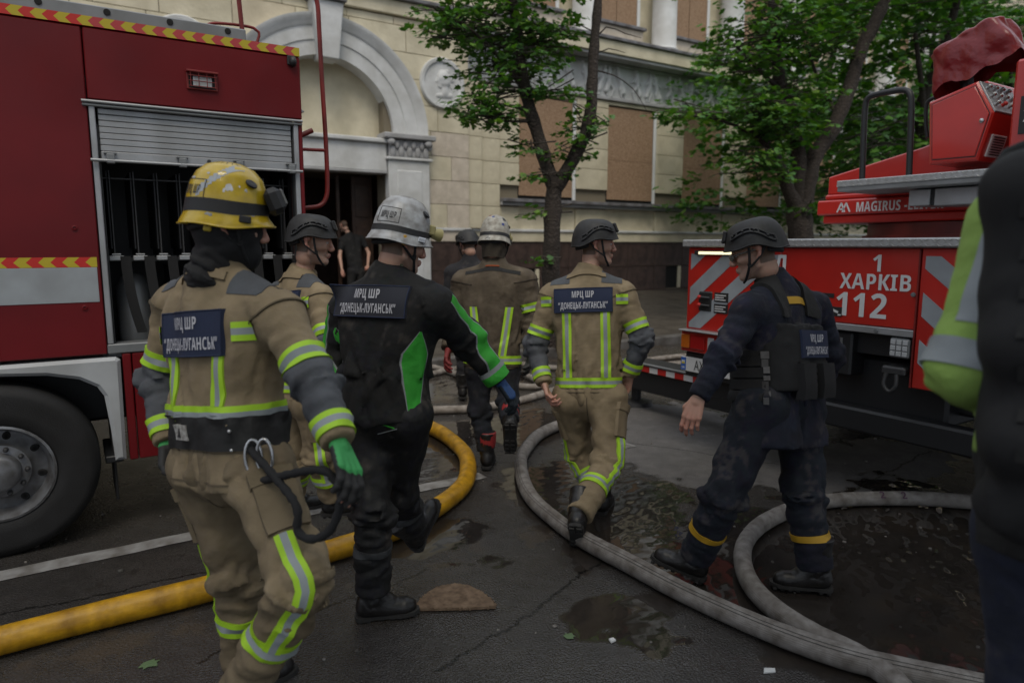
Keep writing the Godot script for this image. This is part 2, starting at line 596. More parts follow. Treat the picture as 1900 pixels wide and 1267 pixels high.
func make_materials() -> void:
	var fine := grey(noise(0.06, 3, 3), 256)
	var cloud := grey(noise(0.012, 5, 5), 256)
	var grit := grey(noise(0.25, 8, 2), 256)
	var weave := Image.create(128, 128, false, Image.FORMAT_L8)
	for y in 128:
		for x in 128:
			var v := 0.5 + 0.25 * sin(x * TAU / 4.0 + (PI if (y / 2) % 2 else 0.0)) + 0.25 * sin(y * TAU / 4.0)
			weave.set_pixel(x, y, Color(v, v, v))
	var t_cloud := tinted(cloud, Color(0.87, 0.865, 0.85), Color(1, 1, 1))
	var t_worn := tinted(cloud, Color(0.62, 0.59, 0.56), Color(1, 1, 1), 0.8)
	var t_soft := tinted(cloud, Color(0.86, 0.85, 0.84), Color(1, 1, 1))
	var b_fine := bumps(fine, 2.0)
	var b_grit := bumps(grit, 2.0)
	var b_weave := bumps(weave, 1.2)
	var cr := noise(0.011, 61, 3)
	cr.fractal_type = FastNoiseLite.FRACTAL_RIDGED
	cr.domain_warp_enabled = true
	cr.domain_warp_amplitude = 22.0
	cr.domain_warp_frequency = 0.012
	var crease := grey(cr, 512)
	var gg := grey(noise(0.4, 62, 1), 512)
	var cd := crease.get_data()
	var gd := gg.get_data()
	for i in cd.size():
		cd[i] = clampi(int(cd[i] * 0.9 + gd[i] * 0.1), 0, 255)
	var b_crease := bumps(Image.create_from_data(512, 512, false, Image.FORMAT_L8, cd), 5.0)
	var b_cloud := bumps(cloud, 6.0)
	var r_cloud := tinted(cloud, Color(0.7, 0.7, 0.7), Color(1, 1, 1))
	# building
	mat("cream", lin(0.70, 0.635, 0.475), 0.85, {"tex": t_cloud, "tri": 0.45, "bump": b_fine, "bscale": 0.25})
	mat("cream_pink", lin(0.66, 0.58, 0.48), 0.88, {"tex": t_cloud, "tri": 0.9, "bump": b_fine, "bscale": 0.3})
	mat("cream_stained", lin(0.66, 0.58, 0.43), 0.88, {"tex": t_cloud, "tri": 0.3, "bump": b_fine, "bscale": 0.3})
	mat("stucco_white", lin(0.68, 0.69, 0.69), 0.8, {"tex": t_cloud, "tri": 0.5, "bump": b_fine, "bscale": 0.2})
	mat("stucco_grey", lin(0.42, 0.42, 0.43), 0.85, {"tex": t_cloud, "tri": 0.5, "bump": b_fine, "bscale": 0.3})
	mat("zinc", lin(0.22, 0.22, 0.24), 0.6, {"tex": t_worn, "tri": 0.8})
	mat("granite", lin(0.075, 0.045, 0.035), 0.5, {"tex": t_worn, "tri": 1.2, "bump": b_grit, "bscale": 0.15})
	mat("pvc_white", lin(0.75, 0.76, 0.76), 0.5)
	mat("dark_gap", lin(0.01, 0.01, 0.01), 0.9)
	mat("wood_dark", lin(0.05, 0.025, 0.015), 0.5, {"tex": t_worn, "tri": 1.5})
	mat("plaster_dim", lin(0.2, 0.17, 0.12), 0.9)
	# oriented strand board
	var osb := Image.create(512, 512, false, Image.FORMAT_RGB8)
	osb.fill(Color(0.68, 0.56, 0.45))
	var r := RandomNumberGenerator.new()
	r.seed = 11
	for i in 5200:
		var a := r.randf() * TAU
		var d := Vector2(cos(a), sin(a)); var e := Vector2(-d.y, d.x)
		var p := Vector2(r.randf(), r.randf()) * 512.0
		var l := r.randf_range(6, 20); var wd := r.randf_range(1.5, 4.5)
		var h := r.randf_range(-0.2, 0.15)
		var cc := Color(0.67 + h, 0.55 + h * 0.95, 0.44 + h * 0.9)
		for s in int(l):
			for q in int(wd):
				var z := p + d * s + e * q
				osb.set_pixel(posmod(int(z.x), 512), posmod(int(z.y), 512), cc)
	mat("osb", lin(0.80, 0.80, 0.80), 0.85, {"tex": ImageTexture.create_from_image(osb), "tri": 0.8, "bump": b_fine, "bscale": 0.2})
	# trees
	var bark := noise(0.03, 21, 4, FastNoiseLite.TYPE_CELLULAR)
	bark.cellular_return_type = FastNoiseLite.RETURN_DISTANCE2_SUB
	var bk := grey(bark, 256)
	mat("bark", lin(0.075, 0.06, 0.05), 0.95, {"tex": tinted(bk, Color(0.45, 0.43, 0.42), Color(1, 1, 1), 0.5), "tri": 2.2, "bump": bumps(bk, 8.0), "bscale": 1.6})
	mat("twig", lin(0.06, 0.05, 0.042), 0.95)
	var lf := mat("leaf", Color.WHITE, 0.5, {"vc": 1})
	lf.backlight_enabled = true
	lf.backlight = Color(0.75, 0.85, 0.35)
	# ground
	mat("soil", lin(0.085, 0.072, 0.055), 0.95, {"tex": t_worn, "tri": 0.7, "bump": b_grit, "bscale": 0.8})
	mat("kerb_stone", lin(0.12, 0.115, 0.11), 0.8, {"tex": t_worn, "tri": 0.9, "bump": b_grit, "bscale": 0.4})
	mat("line_paint", lin(0.30, 0.30, 0.30), 0.5, {"tex": t_worn, "tri": 2.5, "bump": b_grit, "bscale": 0.4})
	# trucks
	mat("red_truck", lin(0.15, 0.006, 0.009), 0.5, {"tex": t_soft, "tri": 0.5, "coat": 0.12, "spec": 0.35, "rtex": r_cloud})
	mat("red_ladder", lin(0.56, 0.022, 0.014), 0.35, {"tex": t_soft, "tri": 0.5, "coat": 0.5})
	mat("red_dark", lin(0.22, 0.015, 0.012), 0.5, {"tex": t_worn, "tri": 1.0})
	mat("alu", lin(0.42, 0.43, 0.45), 0.45, {"metal": 0.55, "tex": t_cloud, "tri": 1.0})
	mat("alu_dull", lin(0.25, 0.26, 0.27), 0.5, {"metal": 0.5, "tex": t_cloud, "tri": 1.0})
	mat("steel_dark", lin(0.05, 0.05, 0.052), 0.5, {"metal": 0.3})
	mat("chrome", lin(0.5, 0.5, 0.5), 0.22, {"metal": 0.9})
	mat("white_paint", lin(0.44, 0.46, 0.48), 0.45, {"tex": t_soft, "tri": 0.8, "coat": 0.3})
	mat("reflective_grey", lin(0.34, 0.37, 0.40), 0.5, {"tex": t_soft, "tri": 1.0})
	mat("sticker_white", lin(0.66, 0.66, 0.66), 0.5)
	mat("sticker_red", lin(0.5, 0.02, 0.015), 0.5)
	mat("sticker_yellow", lin(0.46, 0.37, 0.02), 0.5)
	mat("sticker_pink", lin(0.43, 0.045, 0.05), 0.5)
	mat("black_plastic", lin(0.018, 0.018, 0.019), 0.5, {"bump": b_grit, "tri": 8.0, "bscale": 0.15})
	mat("black_steel", lin(0.015, 0.016, 0.018), 0.45)
	mat("tyre", lin(0.011, 0.011, 0.012), 0.75, {"tex": t_worn, "tri": 2.0, "bump": b_grit, "bscale": 0.3})
	mat("rim_grey", lin(0.24, 0.25, 0.27), 0.4, {"metal": 0.5, "tex": t_worn, "tri": 3.0})
	mat("vinyl_red", lin(0.21, 0.015, 0.018), 0.3, {"bump": b_cloud, "tri": 1.6, "bscale": 0.5})
	mat("glass_lamp", lin(0.45, 0.46, 0.47), 0.15, {"bump": b_fine, "tri": 12.0, "bscale": 0.3})
	mat("amber", lin(0.5, 0.12, 0.01), 0.3)
	mat("tail_red", lin(0.35, 0.01, 0.01), 0.25)
	mat("plate_blue", lin(0.03, 0.12, 0.45), 0.5)
	mat("plate_yellow", lin(0.6, 0.5, 0.03), 0.5)
	var on := mat("led_on", lin(0.9, 0.88, 0.75), 0.4)
	on.emission_enabled = true
	on.emission = Color(1.0, 0.93, 0.72)
	on.emission_energy_multiplier = 1.1
	var am := mat("amber_on", lin(0.6, 0.2, 0.02), 0.4)
	am.emission_enabled = true
	am.emission = Color(1.0, 0.45, 0.05)
	am.emission_energy_multiplier = 1.2
	# cloth, skin, gear
	mat("cloth", Color.WHITE, 0.88, {"vc": 1, "tex": t_soft, "tri": 1.5, "bump": b_crease, "bscale": 0.55})
	M.cloth.detail_enabled = false
	mat("cloth_smooth", Color.WHITE, 0.7, {"vc": 1, "tex": t_soft, "tri": 1.7, "bump": b_crease, "bscale": 0.5})
	mat("cloth_dirty", Color.WHITE, 0.92, {"vc": 1, "tex": t_worn, "tri": 1.8, "bump": b_crease, "bscale": 0.7})
	mat("hivis", Color.WHITE, 0.6, {"vc": 1})
	mat("skin", Color.WHITE, 0.55, {"vc": 1, "bump": b_fine, "tri": 14.0, "bscale": 0.12})
	M.skin.subsurf_scatter_enabled = true
	M.skin.subsurf_scatter_strength = 0.12
	mat("patch_navy", lin(0.014, 0.022, 0.055), 0.85, {"bump": b_weave, "tri": 6.0, "bscale": 0.4})
	mat("patch_text", lin(0.46, 0.46, 0.5), 0.7)
	mat("boot", lin(0.014, 0.013, 0.013), 0.42, {"tex": t_worn, "tri": 5.0, "bump": b_fine, "bscale": 0.4})
	mat("sole", lin(0.02, 0.019, 0.018), 0.8, {"bump": b_grit, "tri": 4.0, "bscale": 0.4})
	mat("boot_red", lin(0.28, 0.02, 0.02), 0.6)
	mat("helmet_yellow", lin(0.56, 0.39, 0.012), 0.32, {"tex": t_soft, "tri": 6.0, "coat": 0.5})
	mat("helmet_white", lin(0.48, 0.50, 0.52), 0.4, {"tex": t_worn, "tri": 5.0})
	mat("helmet_stained", lin(0.46, 0.45, 0.40), 0.5, {"tex": t_worn, "tri": 7.0})
	mat("helmet_dark", lin(0.028, 0.029, 0.031), 0.62, {"tex": t_worn, "tri": 6.0, "bump": b_grit, "bscale": 0.25})
	mat("rubber", lin(0.014, 0.014, 0.015), 0.6)
	mat("webbing", lin(0.010, 0.010, 0.011), 0.85, {"bump": b_weave, "tri": 8.0, "bscale": 0.6})
	mat("lens", lin(0.10, 0.095, 0.085), 0.12)
	mat("hose_yellow", lin(0.60, 0.32, 0.008), 0.42, {"tex": t_worn, "tri": 3.0, "bump": b_fine, "bscale": 0.3})
	mat("hose_grey", lin(0.25, 0.235, 0.22), 0.75, {"tex": t_worn, "tri": 4.0, "bump": b_weave, "bscale": 0.7})
	mat("hose_pale", lin(0.32, 0.29, 0.26), 0.8, {"tex": t_worn, "tri": 3.0, "bump": b_weave, "bscale": 0.5})
	mat("wood_raw", lin(0.21, 0.145, 0.095), 0.9, {"tex": t_worn, "tri": 6.0, "bump": b_fine, "bscale": 0.8})
	mat("pebble", Color.WHITE, 0.8, {"vc": 1})
	mat("axe_steel", lin(0.25, 0.16, 0.14), 0.5, {"metal": 0.3, "tex": t_worn, "tri": 8.0})
	mat("paper", lin(0.5, 0.5, 0.48), 0.6, {"tex": t_worn, "tri": 20.0})
	M["t_worn"] = t_worn
	M["b_grit"] = b_grit

# ---------------------------------------------------------------- scene
func _ready() -> void:
	var cam := Camera3D.new()
	cam.name = "camera"
	cam.position = Vector3(0, 1.62, 0)
	cam.rotation_degrees = Vector3(-8.019278934310192, -32.6, 0)
	cam.near = 0.05
	cam.far = 400.0
	var lensing := CameraAttributesPhysical.new()
	lensing.frustum_focal_length = 24.0
	lensing.frustum_focus_distance = 3.4
	lensing.frustum_near = 0.05
	lensing.frustum_far = 400.0
	lensing.exposure_aperture = 2.0
	cam.attributes = lensing
	cam.fov = 53.13
	add_child(cam)
	cam.current = true
	var we := WorldEnvironment.new()
	we.name = "environment"
	var env := Environment.new()
	env.background_mode = Environment.BG_SKY
	var sky := Sky.new()
	var sm := ProceduralSkyMaterial.new()
	sm.sky_top_color = Color(0.90, 0.93, 0.98)
	sm.sky_horizon_color = Color(0.70, 0.73, 0.77)
	sm.sky_curve = 0.25
	sm.ground_bottom_color = Color(0.16, 0.15, 0.14)
	sm.ground_horizon_color = Color(0.45, 0.46, 0.48)
	sm.sky_energy_multiplier = 1.0
	sky.sky_material = sm
	env.sky = sky
	env.tonemap_mode = Environment.TONE_MAPPER_LINEAR
	env.tonemap_exposure = 1.05
	env.sdfgi_enabled = true
	env.ssao_enabled = true
	env.ssil_enabled = true
	we.environment = env
	add_child(we)
	var sun := DirectionalLight3D.new()
	sun.name = "sun"
	sun.light_energy = 0.5
	sun.light_color = Color(1.0, 0.97, 0.92)
	sun.light_angular_distance = 25.0
	sun.shadow_enabled = true
	add_child(sun)
	sun.look_at_from_position(Vector3.ZERO, Vector3(0.3, -1.0, -0.55))
	make_materials()
	build_ground()
	build_building()
	build_trees()
	build_fire_truck()
	build_ladder_truck()
	build_people()
	build_small_things()

# ---------------------------------------------------------------- ground
func soft(e: float, a: float, b: float) -> float:
	var t := clampf((e - a) / (b - a), 0.0, 1.0)
	return t * t * (3.0 - 2.0 * t)

func build_ground() -> void:
	# near road: 10 m x 8 m of asphalt, worn and partly under water
	var S := 512
	var n1 := noise(0.9, 41, 4)
	var n2 := noise(3.1, 42, 3)
	var n3 := noise(9.0, 43, 2)
	var rip := noise(5.0, 44, 3)
	# standing water: x, z, half length along x, half length along z, strength
	var pools := [[3.35, -1.75, 1.0, 0.85, 1.3], [2.75, -1.95, 0.5, 0.5, 0.8], [2.75, -3.3, 0.5, 0.75, 1.1], [2.5, -5.2, 0.7, 0.5, 1.1], [3.3, -5.0, 0.7, 0.55, 0.9], [3.9, -6.9, 1.2, 0.5, 0.9], [1.62, -3.3, 0.35, 0.22, 1.0], [1.75, -2.95, 0.3, 0.2, 0.6], [1.9, -2.05, 0.33, 0.28, 1.0], [2.1, -4.4, 0.4, 0.3, 0.7], [2.35, -2.6, 0.4, 0.5, 0.55], [4.6, -1.9, 0.5, 0.6, 0.8]]
	var drys := [[4.05, -3.85, 0.75, 0.95, 1.2], [4.75, -2.75, 0.9, 0.5, 1.1], [4.6, -4.5, 0.7, 0.6, 1.0], [3.2, -2.75, 0.3, 0.12, 0.5]]
	var alb := PackedByteArray(); alb.resize(S * S * 3)
	var rou := PackedByteArray(); rou.resize(S * S * 3)
	var nor := PackedByteArray(); nor.resize(S * S * 4)
	for j in S:
		var z := -8.0 + 8.0 * (j + 0.5) / S
		for i in S:
			var x := -2.0 + 10.0 * (i + 0.5) / S
			var a := n1.get_noise_2d(x, z)
			var b := n2.get_noise_2d(x, z)
			var c := n3.get_noise_2d(x, z)
			var wet := 0.0
			for p in pools:
				var dx: float = (x - p[0]) / p[2]; var dz: float = (z - p[1]) / p[3]
				var d := dx * dx + dz * dz
				if d < 2.2:
					wet = maxf(wet, p[4] * (1.0 - d * 0.5))
			var water := soft(wet + a * 0.55 + b * 0.35 + c * 0.1, 0.42, 0.56)
			var dry := 0.0
			for p in drys:
				var dx: float = (x - p[0]) / p[2]; var dz: float = (z - p[1]) / p[3]
				var d := dx * dx + dz * dz
				if d < 2.2:
					dry = maxf(dry, p[4] * (1.0 - d * 0.5))
			dry = soft(dry + a * 0.4 + b * 0.3 + c * 0.12, 0.45, 0.55) * (1.0 - water)
			# washed mud along the gutter seam and between the hoses
			var mud := soft(0.5 + b * 0.9 + c * 0.4 - absf(z + 3.05 - x * 0.02) * 3.2, 0.25, 0.7) * 0.6
			mud = maxf(mud, soft(a * 0.9 + b * 0.6 + c * 0.3, 0.12, 0.5) * soft(x, 1.6, 2.6) * 0.75)
			var far_grit := soft(-z, 5.6, 6.6) * 0.6
			var damp := 0.5 + a * 0.4 + b * 0.25
			var base := Vector3(0.071, 0.065, 0.061) * (1.0 + b * 0.22 + c * 0.16 - damp * 0.2)
			if z < -3.15 and x < 2.2:
				base *= 0.86
			base = base.lerp(Vector3(0.085, 0.064, 0.044), clampf(mud + far_grit * 0.5, 0.0, 1.0))
			base = base.lerp(Vector3(0.165, 0.155, 0.148) * (1.0 + b * 0.2 + c * 0.12), dry)
			base = base.lerp(Vector3(0.030, 0.024, 0.020) * (1.0 + b * 0.3), water * 0.75)
			var rr := lerpf(0.40 + c * 0.06, 0.10, clampf(damp * 1.25 - 0.05, 0.0, 1.0))
			rr = lerpf(rr, 0.85, dry)
			rr = lerpf(rr, 0.6, mud * 0.5)
			rr = lerpf(rr, 0.045, water)
			var k := (j * S + i) * 3
			var cc := lin(clampf(base.x, 0, 1), clampf(base.y, 0, 1), clampf(base.z, 0, 1))
			alb[k] = int(cc.r * 255); alb[k + 1] = int(cc.g * 255); alb[k + 2] = int(cc.b * 255)
			var r8 := int(clampf(rr, 0.0, 1.0) * 255)
			rou[k] = r8; rou[k + 1] = r8; rou[k + 2] = r8
			var amp := 0.03 + 0.27 * soft(x + z * 0.25, 2.3, 3.2)
			var gx := rip.get_noise_2d(x * 1.0 + 0.02, z * 1.6) - rip.get_noise_2d(x * 1.0 - 0.02, z * 1.6)
			var gz := rip.get_noise_2d(x * 1.0, z * 1.6 + 0.03) - rip.get_noise_2d(x * 1.0, z * 1.6 - 0.03)
			k = (j * S + i) * 4
			nor[k] = int(clampf(0.5 - gx * amp, 0.0, 1.0) * 255); nor[k + 1] = int(clampf(0.5 - gz * amp, 0.0, 1.0) * 255); nor[k + 2] = 255
			nor[k + 3] = int(water * 255)
	var A := Image.create_from_data(S, S, false, Image.FORMAT_RGB8, alb)
	var Rm := Image.create_from_data(S, S, false, Image.FORMAT_RGB8, rou)
	var N := Image.create_from_data(S, S, false, Image.FORMAT_RGBA8, nor)
	A.resize(1024, 1024, Image.INTERPOLATE_CUBIC)
	Rm.resize(1024, 1024, Image.INTERPOLATE_CUBIC)
	var cn := RandomNumberGenerator.new()
	cn.seed = 19
	for ck in [[Vector2(4.25, -2.45), Vector2(6.2, -2.72), 0.03, Color(0.17, 0.15, 0.09)], [Vector2(1.05, -2.2), Vector2(2.3, -2.62), 0.10, Color(0.09, 0.085, 0.08)], [Vector2(-0.6, -3.62), Vector2(1.4, -3.5), 0.05, Color(0.10, 0.095, 0.09)], [Vector2(1.2, -4.6), Vector2(2.2, -5.2), 0.08, Color(0.10, 0.095, 0.09)], [Vector2(3.6, -4.4), Vector2(4.4, -3.1), 0.08, Color(0.22, 0.21, 0.2)], [Vector2(0.3, -2.75), Vector2(1.4, -2.95), 0.04, Color(0.12, 0.105, 0.085)]]:
		var p0: Vector2 = ck[0]; var p1: Vector2 = ck[1]
		var steps := int(p0.distance_to(p1) * 130.0)
		var drift := 0.0
		for i in steps:
			drift = clampf(drift + cn.randf_range(-1, 1) * 0.006, -ck[2], ck[2])
			var q: Vector2 = p0.lerp(p1, float(i) / steps) + (p1 - p0).orthogonal().normalized() * drift
			var ix := int((q.x + 2.0) / 10.0 * 1024.0); var iy := int((q.y + 8.0) / 8.0 * 1024.0)
			for w in (2 if cn.randf() < 0.5 else 1):
				A.set_pixel(clampi(ix, 0, 1023), clampi(iy + w, 0, 1023), ck[3])
	N.resize(2048, 2048, Image.INTERPOLATE_CUBIC)
	var gn := noise(0.45, 51, 2).get_image(2048, 2048)
	gn.convert(Image.FORMAT_RGBA8)
	gn.bump_map_to_normal_map(3.0)
	gn.blend_rect(N, Rect2i(0, 0, 2048, 2048), Vector2i.ZERO)
	var speck := Image.create(512, 512, false, Image.FORMAT_RGB8)
	var r := RandomNumberGenerator.new()
	r.seed = 77
	speck.fill(Color(0.85, 0.85, 0.85))
	for i in 26000:
		var v := r.randf_range(0.62, 1.0)
		if r.randf() < 0.05:
			v = 1.0
		var px := r.randi() % 511; var py := r.randi() % 511
		speck.set_pixel(px, py, Color(v, v, v))
		if r.randf() < 0.4: speck.set_pixel(px + 1, py, Color(v, v, v))
	var road := mat("road", Color.WHITE, 1.0, {"tex": ImageTexture.create_from_image(A), "rtex": ImageTexture.create_from_image(Rm), "bump": ImageTexture.create_from_image(gn), "bscale": 0.55})
	road.detail_enabled = true
	road.detail_blend_mode = BaseMaterial3D.BLEND_MODE_MUL
	road.detail_uv_layer = BaseMaterial3D.DETAIL_UV_2
	road.detail_albedo = ImageTexture.create_from_image(speck)
	road.metallic_specular = 0.5
	# one road sheet, out to the horizon
	var st := SurfaceTool.new()
	st.begin(Mesh.PRIMITIVE_TRIANGLES)
	var xs := [-150.0, -12.0, -2.0, 8.0, 38.0, 250.0]
	var zs := [160.0, 8.0, 0.0, -8.0]
	for zi in zs.size() - 1:
		for xi in xs.size() - 1:
			var q := [Vector3(xs[xi], 0, zs[zi]), Vector3(xs[xi], 0, zs[zi + 1]), Vector3(xs[xi + 1], 0, zs[zi + 1]), Vector3(xs[xi + 1], 0, zs[zi])]
			for k in [0, 1, 2, 0, 2, 3]:
				var p: Vector3 = q[k]
				st.set_normal(Vector3.UP)
				st.set_uv(Vector2((p.x + 2.0) / 10.0, (p.z + 8.0) / 8.0))
				st.set_uv2(Vector2(p.x, p.z) * 0.8)
				st.add_vertex(p)
	st.generate_tangents()
	structure("road", st.commit(), road)
	# painted line, slightly worn at the edges
	var lm := MB.new()
	var ln := noise(2.0, 9, 4)
	for sgm in [[-14.0, 2.34], [3.4, 3.75]]:
		var xa: float = sgm[0]
		while xa < sgm[1]:
			var xb := minf(xa + 0.06, sgm[1])
			if xa < -2.0: xb = minf(xa + 0.5, sgm[1])
			var e := [ln.get_noise_2d(xa, 0) * 0.012, ln.get_noise_2d(xb, 0) * 0.012, ln.get_noise_2d(xa, 9) * 0.012, ln.get_noise_2d(xb, 9) * 0.012]
			lm.quad(Vector3(xa, 0.004, -4.105 + e[0]), Vector3(xb, 0.004, -4.105 + e[1]), Vector3(xb, 0.004, -3.98 + e[3]), Vector3(xa, 0.004, -3.98 + e[2]), Vector3.UP)
			xa = xb
	structure("lane_line", lm, M.line_paint)
	# kerb and verge up to the wall
	var kb := MB.new()
	kb.box(Vector3(45, 0.03, -8.06), Vector3(300, 0.22, 0.16), 0.02)
	structure("kerb", kb, M.kerb_stone)
	var vg := MB.new()
	var vn := noise(0.6, 12, 4)
	var rows := []
	for i in 41:
		var row := PackedVector3Array()
		for j in 15:
			var x := -30.0 + 3.0 * i if i < 6 else (-12.0 + (i - 6) * 1.0 if i < 36 else 18.0 + (i - 35) * 20.0)
			var z := -8.1 - 6.75 * j / 14.0
			row.append(Vector3(x, 0.12 + 0.05 * vn.get_noise_2d(x * 2.0, z * 2.0) + 0.012 * j, z))
		rows.append(row)
	vg.grid(rows)
	structure("verge", vg, M.soil)
	# loose grit on the road
	var gr := MB.new()
	r.seed = 5
	for i in 420:
		var x := r.randf_range(-0.4, 6.5); var z := r.randf_range(-7.7, -0.9)
		var s := r.randf_range(0.003, 0.011) * (1.0 if r.randf() < 0.9 else 1.8)
		var g := r.randf_range(0.06, 0.3)
		gr.c = Color(g, g * 0.93, g * 0.85)
		gr.ball(Vector3(x, s * 0.3, z), Vector3(s * r.randf_range(0.7, 1.5), s * 0.6, s), 6, Basis(Vector3.UP, r.randf() * TAU))
	structure("grit", gr, M.pebble, Transform3D(), "stuff")

# ---------------------------------------------------------------- building
const B0 := Vector3(4.76, 0.0, -14.7)
func ext(parent: Node, called: String, x0: float, x1: float, y0: float, y1: float, zf: float, depth: float, m: Material, bev := 0.008) -> MeshInstance3D:
	return bx(parent, called, Vector3((x0 + x1) * 0.5, (y0 + y1) * 0.5, zf - depth * 0.5) - B0, Vector3(x1 - x0, y1 - y0, depth), m, bev)

func build_building() -> void:
	var t := thing("public_building", "cream stone building with white entrance arch and boarded windows along the pavement", "building", B0)
	var r := RandomNumberGenerator.new()
	r.seed = 4
	var arch_c := Vector2(4.76, 4.07)
	# cores behind the facing blocks; the entrance is a real opening
	ext(t, "wall", -14.0, 3.47, 0.0, 7.0, -14.74, 0.5, M.plaster_dim, 0.0)
	ext(t, "wall", 6.05, 8.18, 0.0, 7.0, -14.74, 0.5, M.plaster_dim, 0.0)
	var tp := PackedVector2Array([Vector2(3.47, 3.3)])
	for i in 25:
		var a := PI - PI * i / 24.0
		tp.append(arch_c + Vector2(cos(a), sin(a)) * 1.5)
	tp.append(Vector2(6.26, 3.3))
	ext(t, "wall", 3.47, 6.05, 6.0, 7.0, -14.745, 0.5, M.plaster_dim, 0.0)
	ext(t, "wall", 8.18, 60.0, 0.0, 7.0, -14.98, 0.5, M.plaster_dim, 0.0)
	ext(t, "upper_wall", 8.6, 60.0, 7.0, 13.5, -15.8, 0.4, M.cream, 0.0)
	ext(t, "upper_wall", -14.0, 8.6, 7.0, 13.5, -14.95, 0.4, M.cream, 0.0)
	# tympanum under the arch
	var ty := MB.new()
	for k in tp.size(): tp[k] -= Vector2(B0.x, 0)
	ty.prism(tp, 0.25, Transform3D(Basis(), Vector3(0, 0, -0.34)))
	part(t, "tympanum", ty, M.cream)
	# arch moulding, swept round the opening
	var am := MB.new()
	var xf := Transform3D(Basis(Vector3.RIGHT, Vector3.BACK, Vector3.UP), Vector3(0, arch_c.y, 0))
	am.lathe([Vector2(1.47, -0.34), Vector2(1.47, 0.07), Vector2(1.74, 0.075), Vector2(1.76, 0.10), Vector2(2.02, 0.105), Vector2(2.05, 0.14), Vector2(2.14, 0.15), Vector2(2.18, 0.19), Vector2(2.26, 0.20), Vector2(2.26, -0.05)], 48, xf, 0.0, PI)
	part(t, "arch_moulding", am, M.stucco_white)
	var ks := MB.new()
	ks.prism(PackedVector2Array([Vector2(-0.2, 5.42), Vector2(0.2, 5.42), Vector2(0.33, 6.55), Vector2(-0.33, 6.55)]), 0.45, Transform3D(Basis(), Vector3(0, 0, 0.33)), 0.02)
	part(t, "keystone", ks, M.stucco_white)
	ext(t, "keystone_cap", 4.76 - 0.38, 4.76 + 0.38, 6.552, 6.66, -14.30, 0.45, M.zinc)
	# facing blocks round the arch, clipped to its outline
	var hole := PackedVector2Array()
	for i in 49:
		var a := PI * i / 48.0
		hole.append(arch_c + Vector2(cos(a), sin(a)) * 2.235)
	hole.append(arch_c + Vector2(-2.235, -5)); hole.append(arch_c + Vector2(2.235, -5))
	var ch := 0.548
	var y := 2.03
	var row := 0
	while y < 6.55:
		var x := -4.0 + (0.0 if row % 2 else 0.62)
		var y1 := minf(y + ch, 6.58)
		while x < 8.17:
			var x1 := minf(x + r.randf_range(1.05, 1.35), 8.18)
			if 8.18 - x1 < 0.45:
				x1 = 8.18
			if x > 6.9 and y < 4.0:
				x1 = minf(x1, 8.18)
			var q := PackedVector2Array([Vector2(x + 0.006, y + 0.006), Vector2(x1 - 0.006, y + 0.006), Vector2(x1 - 0.006, y1 - 0.006), Vector2(x + 0.006, y1 - 0.006)])
			if x1 > 1.2 or y > 4.8:
				for pc in Geometry2D.clip_polygons(q, hole):
					if pc.size() < 3: continue
					for k in pc.size(): pc[k] -= Vector2(B0.x, 0)
					var b := MB.new()
					b.prism(pc, 0.1, Transform3D(Basis(), Vector3(0, 0, r.randf_range(-0.002, 0.002))), 0.006, false)
					part(t, "wall_block", b, M.cream_pink if (x > 6.8 and y < 4.0 and r.randf() < 0.7) else (M.cream_stained if r.randf() < 0.12 else M.cream))
			x = x1
		y += ch
		row += 1
	# stepped pilasters between the entrance bay and the windows
	for s in [[8.19, 8.58, -14.78], [8.59, 9.15, -14.87]]:
		y = 2.03
		while y < 5.45:
			ext(t, "wall_block", s[0], s[1], y + 0.006, minf(y + ch, 5.5) - 0.006, s[2], 0.15, M.cream, 0.006)
			y += ch
	# door surround: pilasters, capitals, lintel
	for s in [-1.0, 1.0]:
		var xa: float = 4.76 + s * 1.79
		ext(t, "door_pilaster", xa - 0.5, xa + 0.5, 0.2, 3.5, -14.52, 0.4, M.stucco_white, 0.02)
		ext(t, "pilaster_panel", xa - 0.30, xa + 0.30, 0.6, 3.28, -14.50, 0.04, M.stucco_white, 0.015)
		ext(t, "capital", xa - 0.56, xa + 0.56, 3.5, 3.56, -14.47, 0.45, M.stucco_white, 0.015)
		ext(t, "capital", xa - 0.48, xa + 0.48, 3.562, 3.95, -14.51, 0.4, M.stucco_grey, 0.02)
		ext(t, "capital", xa - 0.62, xa + 0.62, 3.952, 4.07, -14.40, 0.5, M.stucco_grey, 0.02)
		var lv := MB.new()
		for k in 5:
			var lx: float = -0.4 + 0.2 * k
			lv.ball(Vector3(xa - 4.76 + lx, 3.68, 0.2), Vector3(0.07, 0.13, 0.03), 10)
			lv.ball(Vector3(xa - 4.76 + lx + 0.1, 3.83, 0.2), Vector3(0.06, 0.1, 0.04), 10)
		for k in [-1.0, 1.0]:
			lv.ball(Vector3(xa - 4.76 + k * 0.45, 3.88, 0.24), Vector3(0.1, 0.08, 0.06), 10)
		part(t, "capital_leaves", lv, M.stucco_grey)
	ext(t, "lintel", 3.48, 6.04, 3.24, 3.84, -14.58, 0.45, M.stucco_white, 0.02)
	ext(t, "lintel", 3.46, 6.06, 3.842, 3.94, -14.50, 0.5, M.stucco_white, 0.02)
	ext(t, "lintel", 3.50, 6.02, 3.19, 3.239, -14.54, 0.4, M.stucco_grey, 0.01)
	# vestibule
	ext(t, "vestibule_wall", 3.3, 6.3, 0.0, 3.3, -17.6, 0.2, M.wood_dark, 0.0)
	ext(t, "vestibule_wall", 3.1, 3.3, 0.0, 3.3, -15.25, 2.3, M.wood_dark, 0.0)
	ext(t, "vestibule_wall", 6.3, 6.5, 0.0, 3.3, -15.25, 2.3, M.wood_dark, 0.0)
